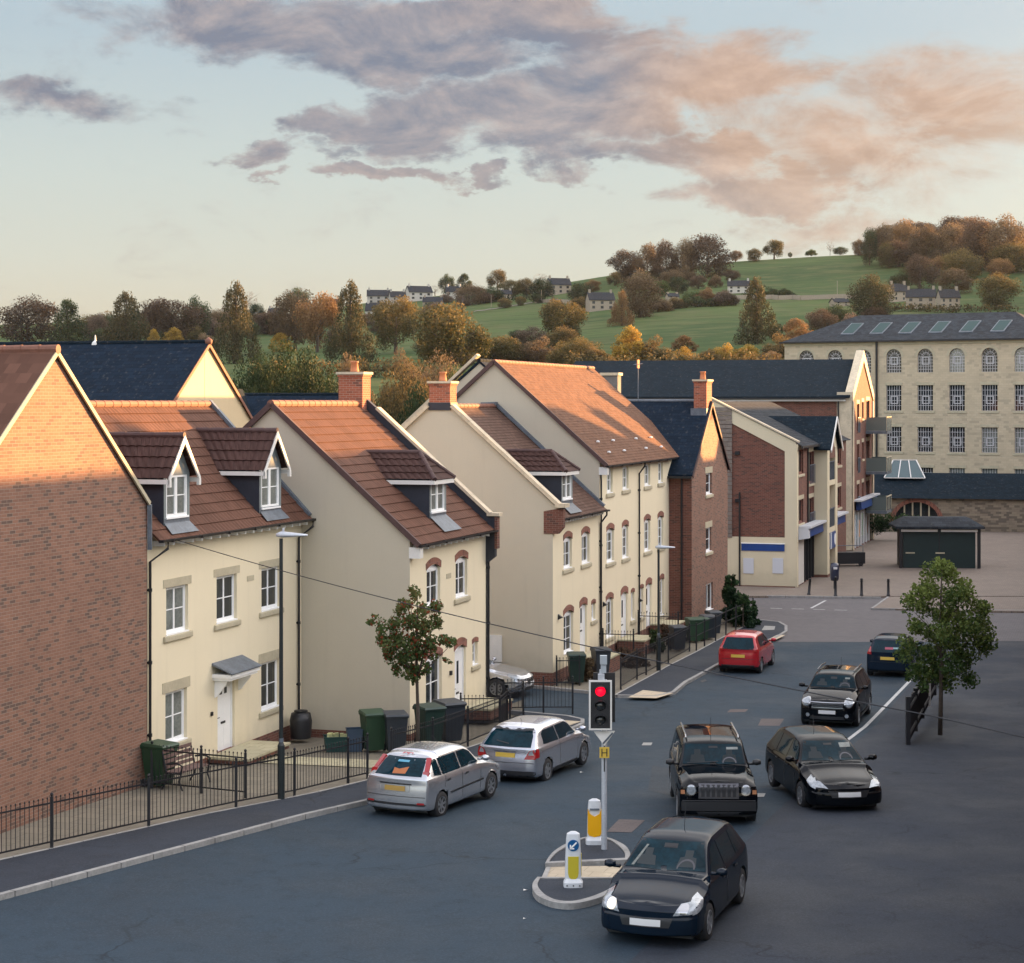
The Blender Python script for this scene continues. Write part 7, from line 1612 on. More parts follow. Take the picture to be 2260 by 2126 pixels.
def leaves(rng, clumps, n, size, out=.55, flat=.0):
    """clumps: list of (centre, radius) -> mesh data of leaf quads with a tone per leaf"""
    C_a = np.array([c[0] for c in clumps]); r = np.array([c[1] for c in clumps]); w = r**2; w /= w.sum()
    idx = rng.choice(len(clumps), n, p=w); d = rng.normal(size=(n, 3)); d /= np.linalg.norm(d, axis=1)[:, None]
    rad = rng.random(n)**.4; P0 = C_a[idx]+d*(r[idx]*rad)[:, None]
    nn = d*out+rng.normal(size=(n, 3))*(1-out); nn[:, 2] += flat; nn /= np.linalg.norm(nn, axis=1)[:, None]
    a = np.cross(nn, rng.normal(size=(n, 3))); a /= np.linalg.norm(a, axis=1)[:, None]; b = np.cross(nn, a)
    s = size*(.6+.8*rng.random(n))[:, None]; V = np.stack([P0-a*s*.5, P0+b*s*.36, P0+a*s*.5, P0-b*s*.36], 1).reshape(-1, 3)
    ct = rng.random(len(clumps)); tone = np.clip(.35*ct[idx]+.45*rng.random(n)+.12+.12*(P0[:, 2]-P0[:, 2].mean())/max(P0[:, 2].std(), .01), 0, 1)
    return V, tone
def leaf_mesh(name, V, tone, m):
    me = bpy.data.meshes.new(name); n = len(V)//4; me.vertices.add(len(V)); me.vertices.foreach_set('co', V.astype(np.float32).ravel())
    me.loops.add(n*4); me.loops.foreach_set('vertex_index', np.arange(n*4, dtype=np.int32)); me.polygons.add(n); me.polygons.foreach_set('loop_start', np.arange(0, n*4, 4, dtype=np.int32))
    me.update(); at = me.attributes.new('tone', 'FLOAT', 'FACE'); at.data.foreach_set('value', tone.astype(np.float32)); me.materials.append(m); return me
def branches(rng, H, tr, top, n, spread, z0, thick=1.0, sub=2):
    mb = MB(); pts = [(0, 0, 0), (tr*.2*rng.normal(), tr*.2*rng.normal(), H*.4*top), (tr*.4*rng.normal(), tr*.4*rng.normal(), H*top)]
    mb.tube(pts, [tr*1.15, tr*.75, tr*.25], 8)
    for i in range(n):
        a = 2*math.pi*(i/n+.1*rng.random()); z = z0+(H*top*.8-z0)*rng.random(); L = spread*(.6+.5*rng.random())*(1-.3*(z/H)); p = Vector((0, 0, z)); q = p+Vector((math.cos(a)*L*.5, math.sin(a)*L*.5, L*.35)); e = q+Vector((math.cos(a+.3)*L*.45, math.sin(a+.3)*L*.45, L*.25))
        mb.tube([p, q, e], [tr*.32*thick, tr*.2*thick, tr*.06*thick], 5)
        for k in range(sub): b = a+rng.normal()*.9; f = q+(e-q)*rng.random(); mb.tube([f, f+Vector((math.cos(b)*L*.3, math.sin(b)*L*.3, L*.22*rng.random()))], [tr*.10*thick, tr*.03*thick], 4)
    return mb
PROTO = {}
def proto(kind, seed, near=False):
    k = (kind, seed, near)
    if k in PROTO: return PROTO[k]
    rng = np.random.default_rng(seed*17+hash(kind) % 1 + len(kind)); H = 1.0; cl = []
    if kind in ('oak', 'round', 'dense'):
        nC = 34 if kind != 'dense' else 46; zc = .57 if kind == 'oak' else .50
        for i in range(nC):
            d = rng.normal(size=3); d /= np.linalg.norm(d); rr = .62+.3*rng.random(); e = (.44, .44, .40 if kind == 'oak' else .47)
            c = np.array([d[0]*e[0]*rr, d[1]*e[1]*rr, zc+d[2]*e[2]*rr]); 
            if c[2] < .17 and kind == 'oak': c[2] = .17+.08*rng.random()
            cl.append((c, .12+.08*rng.random()))
        cl += [(np.array([0, 0, zc]), .28)]; n = 9000; sz = .030
        tr = branches(rng, 1, .035, .6, 7, .42, .16, 1.1)
    elif kind == 'sequoia':
        for i in range(60):
            t = i/59; z = .10+.86*t; rad = (.46*(1-t)**.8+.06)*(.8+.5*rng.random()); a = rng.random()*6.28; cl.append((np.array([math.cos(a)*rad*.75, math.sin(a)*rad*.75, z-.03]), .065+.12*(1-t)*rng.random()+.02))
        for i in range(14): t = i/13; cl.append((np.array([0, 0, .14+.78*t]), .18*(1-t)+.04))
        n = 9000; sz = .029; tr = branches(rng, 1, .045, .9, 10, .26, .10, .6)
    elif kind == 'cone':
        for i in range(44): t = i/43; z = .04+.9*t; rad = .46*math.sin(math.pi*min(1, .25+.75*t))**.8*(.75+.3*rng.random()); a = rng.random()*6.28; cl.append((np.array([math.cos(a)*rad*.8, math.sin(a)*rad*.8, z]), .10+.05*rng.random()))
        cl.append((np.array([0, 0, .4]), .34)); n = 7000; sz = .036; tr = branches(rng, 1, .03, .5, 5, .3, .1)
    elif kind == 'bush':
        for i in range(30): a = rng.random()*6.28; q = rng.random()**.5; cl.append((np.array([math.cos(a)*q*.42, math.sin(a)*q*.42, .12+(.72-.45*q)*rng.random()**.6]), .13+.08*rng.random()))
        n = 8000; sz = .038; tr = branches(rng, 1, .02, .6, 8, .4, .05)
    elif kind == 'bare':
        tr = branches(rng, 1, .028, .8, 16, .55, .22, .9, 5)
        for i in range(46): d = rng.normal(size=3); d /= np.linalg.norm(d); cl.append((np.array([d[0]*.38, d[1]*.38, .62+d[2]*.33]), .09))
        n = 900; sz = .020
    if near: n, sz = 30000, sz*.55
    V, tone = leaves(rng, cl, n, sz)
    zmax = np.percentile(V[:, 2], 99.7); wmax = 2*np.percentile(np.hypot(V[:, 0], V[:, 1]), 98)
    me = leaf_mesh('crown', V, tone, FO['green']); tm = tr.mesh('trunk', M['bark'], fix=False, smooth=True)
    PROTO[k] = (me, tm, zmax, wmax); return PROTO[k]
CM = {}
def tree(kind, x, yt, yb, w, colr, label, Z=None, name=None, cat='tree', group=None, seed=None, sink=.06, rz=None, bark=None):
    if Z is None: p = Hill(x, yb); h = (yb-yt)/F*p.y
    else: X = (x-CX)/F*Z; p = Vector((X, Z, hz(X, Z))); h = CZ-(yt-HY)/F*Z-p.z
    W = w*(1.42 if kind == 'sequoia' else 1.18)/F*p.y; seed = seed or random.randint(1, 2); me, tm, zm, wm = proto(kind, seed, Z is not None)
    r = thing(name or {'oak': 'broadleaf_tree', 'round': 'broadleaf_tree', 'dense': 'evergreen_tree', 'sequoia': 'conifer_tree', 'cone': 'garden_tree', 'bush': 'bush', 'bare': 'bare_tree'}[kind], label, cat if kind != 'bush' else 'bush', p, rz if rz is not None else random.random()*6.28, group)
    r.scale = (W/wm, W/wm, h/zm); r.location.z -= sink*h
    for nm, d in (('crown', me), ('trunk', tm)):
        o = bpy.data.objects.new(nm, d); col.objects.link(o); o.parent = r
        if nm == 'crown': o.material_slots[0].link = 'OBJECT'; o.material_slots[0].material = FO[colr]
    return r
HT = [  # kind, x, ytop, ybase, width, colour, label
 ('sequoia', 280, 640, 770, 92, 'seq', 'broad dark conifer at the far left, above the slate ridge'),
 ('oak', 378, 655, 765, 120, 'redbrown', 'dark brown spreading tree between the two left conifers'), ('dense', 430, 650, 757, 60, 'dkgreen', 'dark evergreen just left of the tall conifer by the golden gable'),
 ('bare', 352, 656, 735, 48, 'grey', 'bare grey tree behind the dark brown tree, far left skyline'), ('cone', 339, 724, 775, 28, 'gold', 'smaller of the two yellow trees above the slate ridge'), ('cone', 384, 721, 775, 50, 'gold', 'larger of the two yellow trees above the slate ridge'),
 ('bush', 452, 735, 775, 52, 'brown', 'pinkish brown bush beside the ridge finial'),
 ('sequoia', 519, 614, 803, 86, 'seq', 'tall dark conifer rising right behind the golden gable'), ('bare', 545, 640, 700, 40, 'grey', 'bare tree on the skyline just right of the tall left conifer'), ('dense', 563, 668, 716, 40, 'dkgreen', 'low dark tree left of the gabled hill house'),
 ('oak', 652, 635, 775, 96, 'brown', 'large brown oak right of the gabled hill house, left half'), ('oak', 700, 640, 778, 88, 'rust', 'large orange brown tree left of the ragged conifer'), ('dense', 655, 633, 690, 48, 'dkgreen', 'rounded dark pine peeping over the brown oaks'),
 ('cone', 620, 733, 778, 46, 'gold', 'pale gold small tree standing on the park grass'), ('sequoia', 772, 613, 803, 84, 'seq', 'ragged tall conifer above the brick chimney'),
 ('oak', 873, 649, 782, 104, 'oakbrown', 'golden brown oak with a clear trunk on the park grass'), ('oak', 992, 661, 830, 160, 'oakbrown', 'biggest round oak, green with orange top, above the second chimney'),
 ('oak', 1242, 659, 762, 98, 'oakbrown', 'lone brown green oak in the middle of the upper field'), ('dense', 1143, 728, 752, 36, 'dkgreen', 'small dark bush tree on the open field'),
 ('sequoia', 1372, 639, 720, 44, 'rust', 'slim brown larch beside the stone cottage'), ('round', 1411, 594, 702, 84, 'brown', 'pinkish brown tree below the dark wood'), ('cone', 1390, 715, 812, 78, 'gold', 'bright yellow tree above the end of the orange roof'),
 ('bush', 1440, 740, 812, 80, 'bushy', 'olive scrub right of the bright yellow tree'), ('cone', 1509, 740, 778, 54, 'rust', 'small rust red tree at the bottom of the field'), ('bush', 1507, 765, 802, 50, 'gold', 'yellow green bush under the rust red tree'),
 ('sequoia', 1669.5, 607, 759, 74, 'seq', 'shapely conifer with red trunk in the middle of the green field'), ('cone', 1757, 702, 765, 66, 'rust', 'orange tree left of the mill roof'), ('bush', 1722, 735, 800, 70, 'bushy', 'olive bush below the orange tree by the mill'),
 ('bush', 1600, 758, 803, 60, 'gold', 'golden bush on the slate ridge line, left one'), ('bush', 1648, 762, 803, 70, 'gold', 'golden bush on the slate ridge line, right one'), ('bush', 1565, 770, 805, 50, 'bushy', 'brown bush behind the long slate ridge'), ('bush', 1700, 775, 805, 60, 'brown', 'dark brown bush just left of the mill corner'),
 ('dense', 1924.5, 600, 712, 92, 'seq', 'dark brown conifer behind the mill roof ridge'),
 ('dense', 986, 598, 645, 32, 'dkgreen', 'dark ragged pine on the skyline by the white hill houses'), ('cone', 1025, 596, 640, 34, 'dkgreen', 'rounded dark cypress on the skyline'), ('round', 1098, 587, 634, 44, 'bushy', 'lone olive tree standing highest on the middle skyline'),
 ('bare', 960, 617, 640, 28, 'grey', 'small bare tree beside the white hill house'), ('bare', 1192, 594, 622, 30, 'grey', 'small bare tree left of the stone hill house'), ('dense', 1192, 613, 668, 54, 'dkgreen', 'dark domed evergreen left of the stone hill house'), ('dense', 1278, 623, 676, 54, 'dkgreen', 'dark domed evergreen right of the stone hill house'), ('round', 1306, 616, 645, 34, 'rust', 'small orange tree right of the stone hill house'),
 ('round', 1128, 616, 658, 60, 'oakbrown', 'olive tree in the skyline hedge, left one'), ('round', 1163, 612, 655, 44, 'bushy', 'olive tree in the skyline hedge, right one'), ('round', 1035, 625, 675, 62, 'brown', 'pinkish tree in front of the skyline hedge'), ('dense', 1085, 632, 668, 52, 'dkgreen', 'clipped dark evergreen on the lane'),
 ('bare', 1020, 640, 690, 60, 'grey', 'greyish thicket beside the lane up the hill'), ('bush', 960, 668, 700, 60, 'grey', 'grey brown thicket below the white hill houses'),
 ('round', 1377, 548, 622, 74, 'redbrown', 'reddish tree at the left end of the hilltop wood'), ('round', 1429, 533, 622, 50, 'brown', 'second tree from the left of the hilltop wood'), ('round', 1470, 527, 622, 54, 'redbrown', 'third tree from the left of the hilltop wood'), ('round', 1510, 524, 618, 56, 'brown', 'fourth tree from the left of the hilltop wood'), ('dense', 1563, 513, 612, 104, 'redbrown', 'biggest dark red brown crown of the hilltop wood'),
 ('round', 1623, 552, 578, 28, 'brown', 'small shrub on the skyline just right of the hilltop wood'), ('round', 1664, 547, 577, 34, 'bushy', 'thin pale tree on the skyline right of the wood'), ('oak', 1708.6, 529, 571, 44, 'oakbrown', 'lone round tree alone on the bare skyline'), ('dense', 1744, 556, 568, 9, 'dkgreen', 'tiny dark post like shrub on the skyline'), ('bush', 1790, 552, 567, 26, 'green', 'low green bush on the skyline'), ('bare', 1832, 532, 563, 14, 'grey', 'slim bare sapling on the skyline'), ('dense', 1854, 543, 561, 32, 'dkgreen', 'low dark dome of a tree on the skyline'),
 ('dense', 1919, 500, 588, 36, 'dkgreen', 'tall dark conifer at the edge of the right wood'), ('round', 1895, 528, 566, 30, 'rust', 'small rusty tree left of the tall dark conifer'), ('round', 1955, 492, 585, 56, 'brown', 'brown tree of the right wood behind the dark conifer'), ('round', 1963, 533, 592, 44, 'oakbrown', 'olive brown tree in front of the right wood'), ('round', 2000, 484, 575, 64, 'rust', 'orange brown tree on the top of the right wood'), ('round', 2045, 495, 590, 70, 'brown', 'brown crown at the right wood beside the frame edge'),
 ('round', 2100, 488, 590, 80, 'brown', 'tall brown tree further right in the wood'), ('round', 2160, 480, 600, 84, 'redbrown', 'dark reddish tree far right in the wood'), ('round', 2225, 470, 600, 90, 'brown', 'large brown tree at the right frame edge'), ('round', 2030, 560, 640, 70, 'redbrown', 'dark thicket above the stone farm'), ('round', 1985, 600, 640, 44, 'dkgreen', 'dark tree beside the stone farm roof'), ('round', 2110, 590, 650, 80, 'brown', 'brown tree right of the stone farm'), ('round', 2200, 600, 680, 90, 'oakbrown', 'olive tree behind the mill roof at the right edge'),
 ('dense', 1496, 610, 650, 44, 'dkgreen', 'dark rounded tree in the middle hedge'), ('round', 1457, 618, 655, 46, 'green', 'green tree beside the middle hedge'), ('bush', 1530, 640, 676, 50, 'green', 'green bush in the middle hedge'), ('bush', 1560, 634, 674, 46, 'rust', 'orange bush in the middle hedge'), ('bush', 1600, 640, 676, 56, 'grey', 'grey bush in the middle hedge'), ('bush', 1700, 634, 656, 36, 'dkgreen', 'dark bush on the lane above the field, left'), ('bush', 1732, 637, 657, 34, 'dkgreen', 'dark bush on the lane above the field, right'), ('bush', 1452, 655, 690, 60, 'brown', 'brown bush under the pinkish tree'), ('bush', 1490, 656, 682, 50, 'bushy', 'olive bush in the middle hedge, left end'),
 ('bush', 1000, 740, 800, 90, 'bushy', 'olive brown scrub behind the big orange roof, first from left'), ('bush', 1068, 742, 805, 90, 'brown', 'pinkish scrub behind the big orange roof, second from left'), ('bush', 1130, 745, 805, 80, 'bushy', 'olive scrub behind the big orange roof, third from left'), ('bush', 1190, 742, 805, 84, 'brown', 'orange brown scrub behind the big orange roof, fourth from left'), ('bush', 1245, 752, 808, 74, 'oakbrown', 'dark scrub behind the big orange roof, fifth from left'), ('bush', 1310, 765, 812, 70, 'bushy', 'thin scrub left of the bright yellow tree'),
 ('round', 60, 650, 760, 120, 'redbrown', 'dark brown tree at the left frame edge'), ('sequoia', 150, 655, 775, 80, 'dkgreen', 'dark conifer near the left frame edge'), ('round', 215, 690, 760, 50, 'grey', 'greyish tree on the far left slope'), ('bush', 225, 725, 765, 60, 'dkgreen', 'dark green thicket above the slate ridge, far left'),
]
rb = random.Random(11); KN = {'round': 'tree', 'bush': 'bush', 'dense': 'dark tree'}; CN = dict(bushy='olive', brown='pale brown', redbrown='dark brown', oakbrown='golden green', dkgreen='dark green', grey='grey', rust='rusty orange')
def belt(xa, xb, ya, yb, n, hmin, hmax, where, kinds=('round', 'bush', 'round', 'dense'), cols=('bushy', 'brown', 'redbrown', 'oakbrown', 'dkgreen', 'grey')):
    used = {}
    for i in range(n):
        x = xa+(xb-xa)*(i+.2+.6*rb.random())/n; yb_ = ya+(yb-ya)*rb.random(); h = hmin+(hmax-hmin)*rb.random(); k = rb.choice(kinds); c = rb.choice(cols); q = (k, c); used[q] = used.get(q, 0)+1
        o = ['first', 'second', 'third', 'fourth', 'fifth', 'sixth', 'seventh', 'eighth', 'ninth'][min(8, used[q]-1)]
        HT.append((k, x, yb_-h, yb_, h*(1.0+.5*rb.random()), c, '%s %s %s from left %s' % (o, CN[c], KN[k], where)))
belt(190, 640, 728, 772, 18, 38, 62, 'in the tree belt above the left slate roof'); belt(700, 860, 715, 770, 5, 30, 48, 'between the ragged conifer and the golden oak')
belt(920, 1300, 668, 690, 9, 22, 36, 'along the lane below the skyline houses'); belt(1340, 1620, 618, 640, 9, 26, 40, 'in the skirt of the hilltop wood', cols=('redbrown', 'brown', 'bushy'))
belt(1930, 2260, 520, 620, 20, 44, 74, 'in the right hillside wood', kinds=('round', 'round', 'dense'), cols=('redbrown', 'brown', 'oakbrown', 'rust')); belt(1690, 1960, 700, 780, 6, 34, 60, 'beside the mill corner')
belt(940, 1300, 770, 815, 8, 44, 70, 'in the thicket behind the big orange roof', cols=('bushy', 'brown', 'oakbrown', 'grey'))
for k, x, yt, yb, w, c, l in HT: tree(k, x, yt, yb, w, c, l)
NT_ = [  # nearer trees behind the terrace: explicit distance
 ('dense', 682, 758, 150, 'hedge', 165, 'dark evergreen lobe right behind the brick chimney'), ('dense', 575, 768, 140, 'hedge', 168, 'dark evergreen lobe beside the golden gable'), ('dense', 633, 742, 200, 'hedge', 170, 'large dark green evergreen between the golden gable and the brick chimney'), ('dense', 560, 850, 90, 'hedge', 160, 'dark shrubbery under the large evergreen, by the golden gable'),
 ('round', 885, 790, 150, 'bushy', 165, 'dark olive tree between the two brick chimneys'), ('bush', 915, 845, 130, 'hedge', 150, 'dark thicket low between the two brick chimneys'), ('round', 980, 770, 130, 'brown', 190, 'brown tree behind the chimney of the coped gable house'), ('dense', 1000, 800, 110, 'dkgreen', 170, 'dark tree just left of the stone coping of the rear wing'), ('bush', 775, 780, 90, 'brown', 240, 'pinkish bare bush behind the nearest clay chimney pot'), ('bush', 890, 770, 90, 'brown', 260, 'pinkish scrub above the dark olive tree')]
for k, x, yt, w, c, Z, l in NT_: tree(k, x, yt, 0, w, c, l, Z=Z)
# ---- hill houses
def hill_house(x0, x1, yt, yb, label, wallc, roofc='slate_old', gable_right=False, win=3, chim=True, storey2=True, rz=0., Z=None):
    p = Hill((x0+x1)/2, yb); k = p.y/F; W = (x1-x0)*k; Ht = (yb-yt)*k*1.0; ze = Ht*.60; D = W*.6 if W < 14 else 8.; r = thing('hill_house', label, 'house', p, R(rz)); mb = MB()
    mb.box(-W/2, W/2, 0, D, -2, ze); mb.poly([(-W/2, 0, ze), (-W/2, D, ze), (-W/2, D/2, Ht)]); mb.poly([(W/2, 0, ze), (W/2, D, ze), (W/2, D/2, Ht)]); mb.build('wall', wallc, r)
    q = MB(); q.prism([(-W/2-.3, -.4, ze-.2), (-W/2-.3, D/2, Ht+.1), (-W/2-.3, D/2, Ht-.2), (-W/2-.3, -.4, ze-.45)], (W+.6, 0, 0)); q.prism([(-W/2-.3, D+.4, ze-.2), (-W/2-.3, D/2, Ht+.1), (-W/2-.3, D/2, Ht-.2), (-W/2-.3, D+.4, ze-.45)], (W+.6, 0, 0)); q.build('roof', M[roofc], r)
    for i in range(win):
        for zr_ in ((.18, .42), (.60, .85)) if storey2 else ((.3, .75),):
            x = -W/2+W*(i+.5)/win; f = MB().box(x-W*.055, x+W*.055, -.06, .02, ze*zr_[0], ze*zr_[1]).build('window', M['glass'], r)
    if chim:
        for s in (-1, 1): MB().box(s*W*.42-.5, s*W*.42+.5, D/2-.5, D/2+.5, Ht-1, Ht+Ht*.16).build('chimney', wallc, r)
    return r
wh = mat('white_render', (.46, .43, .38), .9, var=.08); stn = mat('hill_stone', (.30, .25, .19), .9, var=.2); wh2 = mat('grey_render', (.33, .31, .28), .9, var=.1)
for a in ((811, 860, 640, 672, 'grey hill house with dark roof, leftmost of the ridge group', wh2), (862, 897, 644, 674, 'small grey hill house right beside the leftmost ridge house', wh2), (902, 956, 631, 664, 'white two storey hill house under the skyline pines', wh), (933, 976, 655, 682, 'low stone cottage below the white two storey hill house', stn), (984, 1016, 632, 662, 'white hill house partly behind the pinkish tree', wh), (806, 856, 668, 712, 'white bungalow beside the ragged conifer', wh), (590, 628, 680, 712, 'gabled hill house between the left conifer and the brown oak', wh2), (1213, 1262, 614, 650, 'square stone hill house between two dark domed evergreens', stn), (1300, 1358, 645, 686, 'stone cottage beside the slim larch', stn), (1606, 1654, 619, 648, 'white hill house with dark roof above the shapely conifer', wh), (1474, 1500, 648, 664, 'small stone cottage behind the middle hedge', stn), (1840, 1878, 660, 678, 'low buff barn on the lane', stn), (1968, 2005, 628, 668, 'left stone farm building above the mill', stn), (2000, 2064, 638, 682, 'long stone farmhouse above the mill', stn), (2075, 2120, 640, 684, 'stone farm cottage at the right edge', stn), (444, 468, 690, 722, 'pale gabled cottage left of the tall left conifer', wh), (205, 240, 700, 722, 'pinkish distant house at the far left', wh2), (722, 752, 660, 684, 'small white hill house left of the golden oak', wh), (1100, 1130, 640, 662, 'stone hill house half hidden by the skyline hedge', stn)):
    hill_house(*a, rz=random.uniform(-14, 22), win=3 if a[1]-a[0] > 40 else 2)
# lanes and field walls on the hill
def hill_strip(name, pts, w, m, kind='structure', zoff=.3, hgt=0):
    P3 = []
    for a, b in zip(pts, pts[1:]):
        for i in range(8): t = i/8; P3.append(Hill(a[0]+(b[0]-a[0])*t, a[1]+(b[1]-a[1])*t))
    P3.append(Hill(*pts[-1])); mb = MB()
    for a, b in zip(P3, P3[1:]):
        if hgt: mb.beam((a.x, a.y, a.z+hgt/2), (b.x, b.y, b.z+hgt/2), w, hgt)
        else: n = Vector((0, w, 0)); mb.poly([a+Vector((0, 0, zoff)), b+Vector((0, 0, zoff)), b+n+Vector((0, 0, zoff+w*.09)), a+n+Vector((0, 0, zoff+w*.09))])
    return mb, name, m
lane = mat('lane', (.22, .19, .16), .9, var=.2)
mb, n_, m_ = hill_strip('lane', [(1045, 690), (1110, 681), (1176, 670)], 7, lane); tag(mb.build('lane', lane, fix=False), kind='structure')
mb, n_, m_ = hill_strip('wall', [(1625, 662), (1750, 663), (1890, 661)], .8, stn, hgt=2.2); tag(mb.build('field_wall', stn), 'long low stone field wall below the lane on the hillside', 'wall')
mb, n_, m_ = hill_strip('wall', [(1180, 670), (1230, 669), (1300, 676)], .8, stn, hgt=2.0); tag(mb.build('field_wall', stn), 'stone wall at the top of the middle field below the cottages', 'wall')
for x, yt, yb, l in ((1084, 652, 678, 'thin pole beside the lane, left one'), (1195, 640, 670, 'thin pole at the top of the middle field'), (1848, 620, 662, 'thin pole above the long field wall')):
    p = Hill(x, yb); tag(MB().tube([(0, 0, 0), (0, 0, (yb-yt)/F*p.y)], .14, 6).build('utility_pole', stn, loc=p), l, 'pole')
# hedgerows as leafy masses
def hedge(name, pts, h, w, colr, label, n=1400, size=.5, lift=0, cat='hedge'):
    rng = np.random.default_rng(int(abs(pts[0][0])*7)+3); P3 = [Vector(p) for p in pts]; cl = []
    for a, b in zip(P3, P3[1:]):
        m = max(2, int((b-a).length/(h*.5)))
        for i in range(m): q = a+(b-a)*(i/m); cl.append((np.array([q.x+rng.normal()*w*.15, q.y+rng.normal()*w*.15, q.z+h*.45*(.7+.5*rng.random())]), h*.45*(.8+.5*rng.random())))
    V, tone = leaves(rng, cl, n, size); me = leaf_mesh(name, V, tone, FO[colr]); o = bpy.data.objects.new(name, me); col.objects.link(o); return tag(o, label, cat)
hl_ = lambda *pp: [Hill(x, y) for x, y in pp]
hedge('hedgerow', hl_((1045, 660), (1110, 668), (1180, 665)), 4, 3, 'dkgreen', 'dark hedgerow along the skyline lane', 1400, .9)
hedge('hedgerow', hl_((1463, 682), (1540, 680), (1627, 675)), 5, 3, 'dkgreen', 'long dark hedgerow across the middle of the hill', 2200, .9)
hedge('hedgerow', hl_((1640, 660), (1700, 658), (1760, 660)), 3.5, 2, 'dkgreen', 'short dark hedgerow left of the long field wall', 1200, .8)
hedge('hedgerow', hl_((1350, 612), (1450, 624), (1560, 617), (1610, 604)), 3.5, 2, 'bushy', 'rusty undergrowth line below the hilltop wood', 1500, .8)
hedge('hedgerow', hl_((590, 716), (640, 722), (700, 716)), 5, 2, 'bushy', 'brown hedgerow below the gabled hill house', 1200, .9)
hedge('hedgerow', hl_((100, 735), (300, 735), (450, 738)), 6, 3, 'bushy', 'scrubby hedgerow behind the left conifers', 2500, 1.0)
hedge('hedgerow', hl_((1880, 690), (1960, 688), (2100, 692), (2250, 690)), 4, 2, 'bushy', 'hedgerow behind the mill roof', 2200, .8)
for k_, (pts, c, l) in enumerate(((((-60, 800), (120, 798), (330, 796)), 'bushy', 'low scrub line beyond the slate roofed house'), (((560, 835), (760, 832), (960, 838)), 'bushy', 'low scrub line beyond the chimneys'), (((1260, 815), (1420, 822), (1560, 815), (1720, 812)), 'bushy', 'low scrub line beyond the long slate roof'))):
    hedge('scrub', hl_(*pts), 5, 4, c, l, 2600, .7, cat='scrub')

# ---- near plants
def leafy(name, label, cat, loc, clumps, n, size, colr, tr, rz=0, twigs=None):
    rng = np.random.default_rng(int(abs(loc[0]*31+loc[1]*17))); V, tone = leaves(rng, clumps, n, size, .35); tone = np.where(rng.random(n) < .16, 1.0, tone*.75) if colr == 'maple' else tone; r = thing(name, label, cat, loc, rz)
    o = bpy.data.objects.new('crown', leaf_mesh('crown', V, tone, FO[colr])); col.objects.link(o); o.parent = r
    if tr: tr.build('trunk', M['bark'], r, fix=False, smooth=True)
    return r
b = G(921, 1690, PAV); k = b.y/F; rng = np.random.default_rng(5)
pxl = lambda x, y, d=0: np.array([(x-921)*k, d, (1690-y)*k])
cl = []
for x, y, r_ in ((915, 1310, 22), (900, 1330, 22), (935, 1345, 26), (965, 1340, 24), (890, 1345, 20), (825, 1365, 14), (838, 1385, 22), (870, 1375, 26), (905, 1375, 34), (945, 1378, 32), (968, 1370, 22), (845, 1415, 24), (875, 1412, 34), (912, 1420, 36), (948, 1418, 30), (975, 1415, 20), (995, 1428, 14), (862, 1440, 26), (893, 1450, 30), (925, 1445, 28), (955, 1450, 16), (985, 1455, 10), (885, 1475, 20), (912, 1478, 26), (938, 1470, 16), (898, 1492, 16), (915, 1498, 15)):
    for j in range(3): cl.append((pxl(x+rng.normal()*5, y+rng.normal()*5, rng.normal()*.42), r_*k*.62))
tr = MB(); tr.tube([(0, 0, 0), (.02, 0, 1.3), (-.02, 0, 2.6), (.0, .0, 4.4)], [.055, .045, .038, .012], 8)
for x, y, d in ((840, 1385, .1), (968, 1340, -.1), (990, 1430, .15), (880, 1380, -.3), (945, 1400, .3), (905, 1320, 0), (860, 1430, .25), (935, 1450, -.25)):
    e = pxl(x, y, d); tr.tube([(0, 0, (1690-1495)*k), (e[0]*.45, e[1]*.5, ((1690-1495)*k+e[2])/2*.98), tuple(e)], [.028, .018, .006], 5)
leafy('street_tree', 'young street tree with turning red and green leaves behind the silver hatchback', 'tree', b, cl, 5600, .09, 'maple', tr)
# right-hand tree at the frame edge
bt = Vector(((2075-CX)/F*57, 57, gz(57)+.1)); k = 57/F; pxl = lambda x, y, d=0: np.array([(x-2075)*k, d, (CZ-(y-HY)*k)-bt.z]); cl = []
for x, y, r_ in ((2050, 1265, 24), (2075, 1250, 30), (2105, 1270, 34), (2025, 1300, 26), (2060, 1305, 36), (2100, 1315, 40), (2140, 1310, 36), (2010, 1330, 22), (2040, 1345, 34), (2085, 1360, 44), (2130, 1365, 42), (2165, 1350, 34), (2020, 1385, 28), (2055, 1395, 36), (2100, 1410, 44), (2150, 1405, 40), (2000, 1410, 22), (2005, 1440, 28), (2040, 1440, 34), (2080, 1455, 42), (2130, 1455, 42), (2175, 1430, 34), (2015, 1480, 28), (2050, 1485, 32), (2095, 1500, 38), (2140, 1500, 32), (2035, 1510, 20), (2180, 1385, 34), (1995, 1360, 10)):
    for j in range(3): cl.append((pxl(x+rng.normal()*6, y+rng.normal()*6, rng.normal()*.55), r_*k*.66))
tr = MB(); tr.tube([(0, 0, 0), (.03, 0, 1.6), (.0, 0, 3.2), (.05, 0, 5.0)], [.07, .06, .045, .015], 8)
for i in range(9): a = i*.9; tr.tube([(0, 0, 2.0+i*.2), (math.cos(a)*.5, math.sin(a)*.5, 2.5+i*.2), (math.cos(a)*.95, math.sin(a)*.9, 2.9+i*.2)], [.03, .02, .006], 5)
leafy('street_tree', 'leafy green tree with yellow tints at the right edge before the navy car', 'tree', bt, cl, 12000, .10, 'apple', tr)
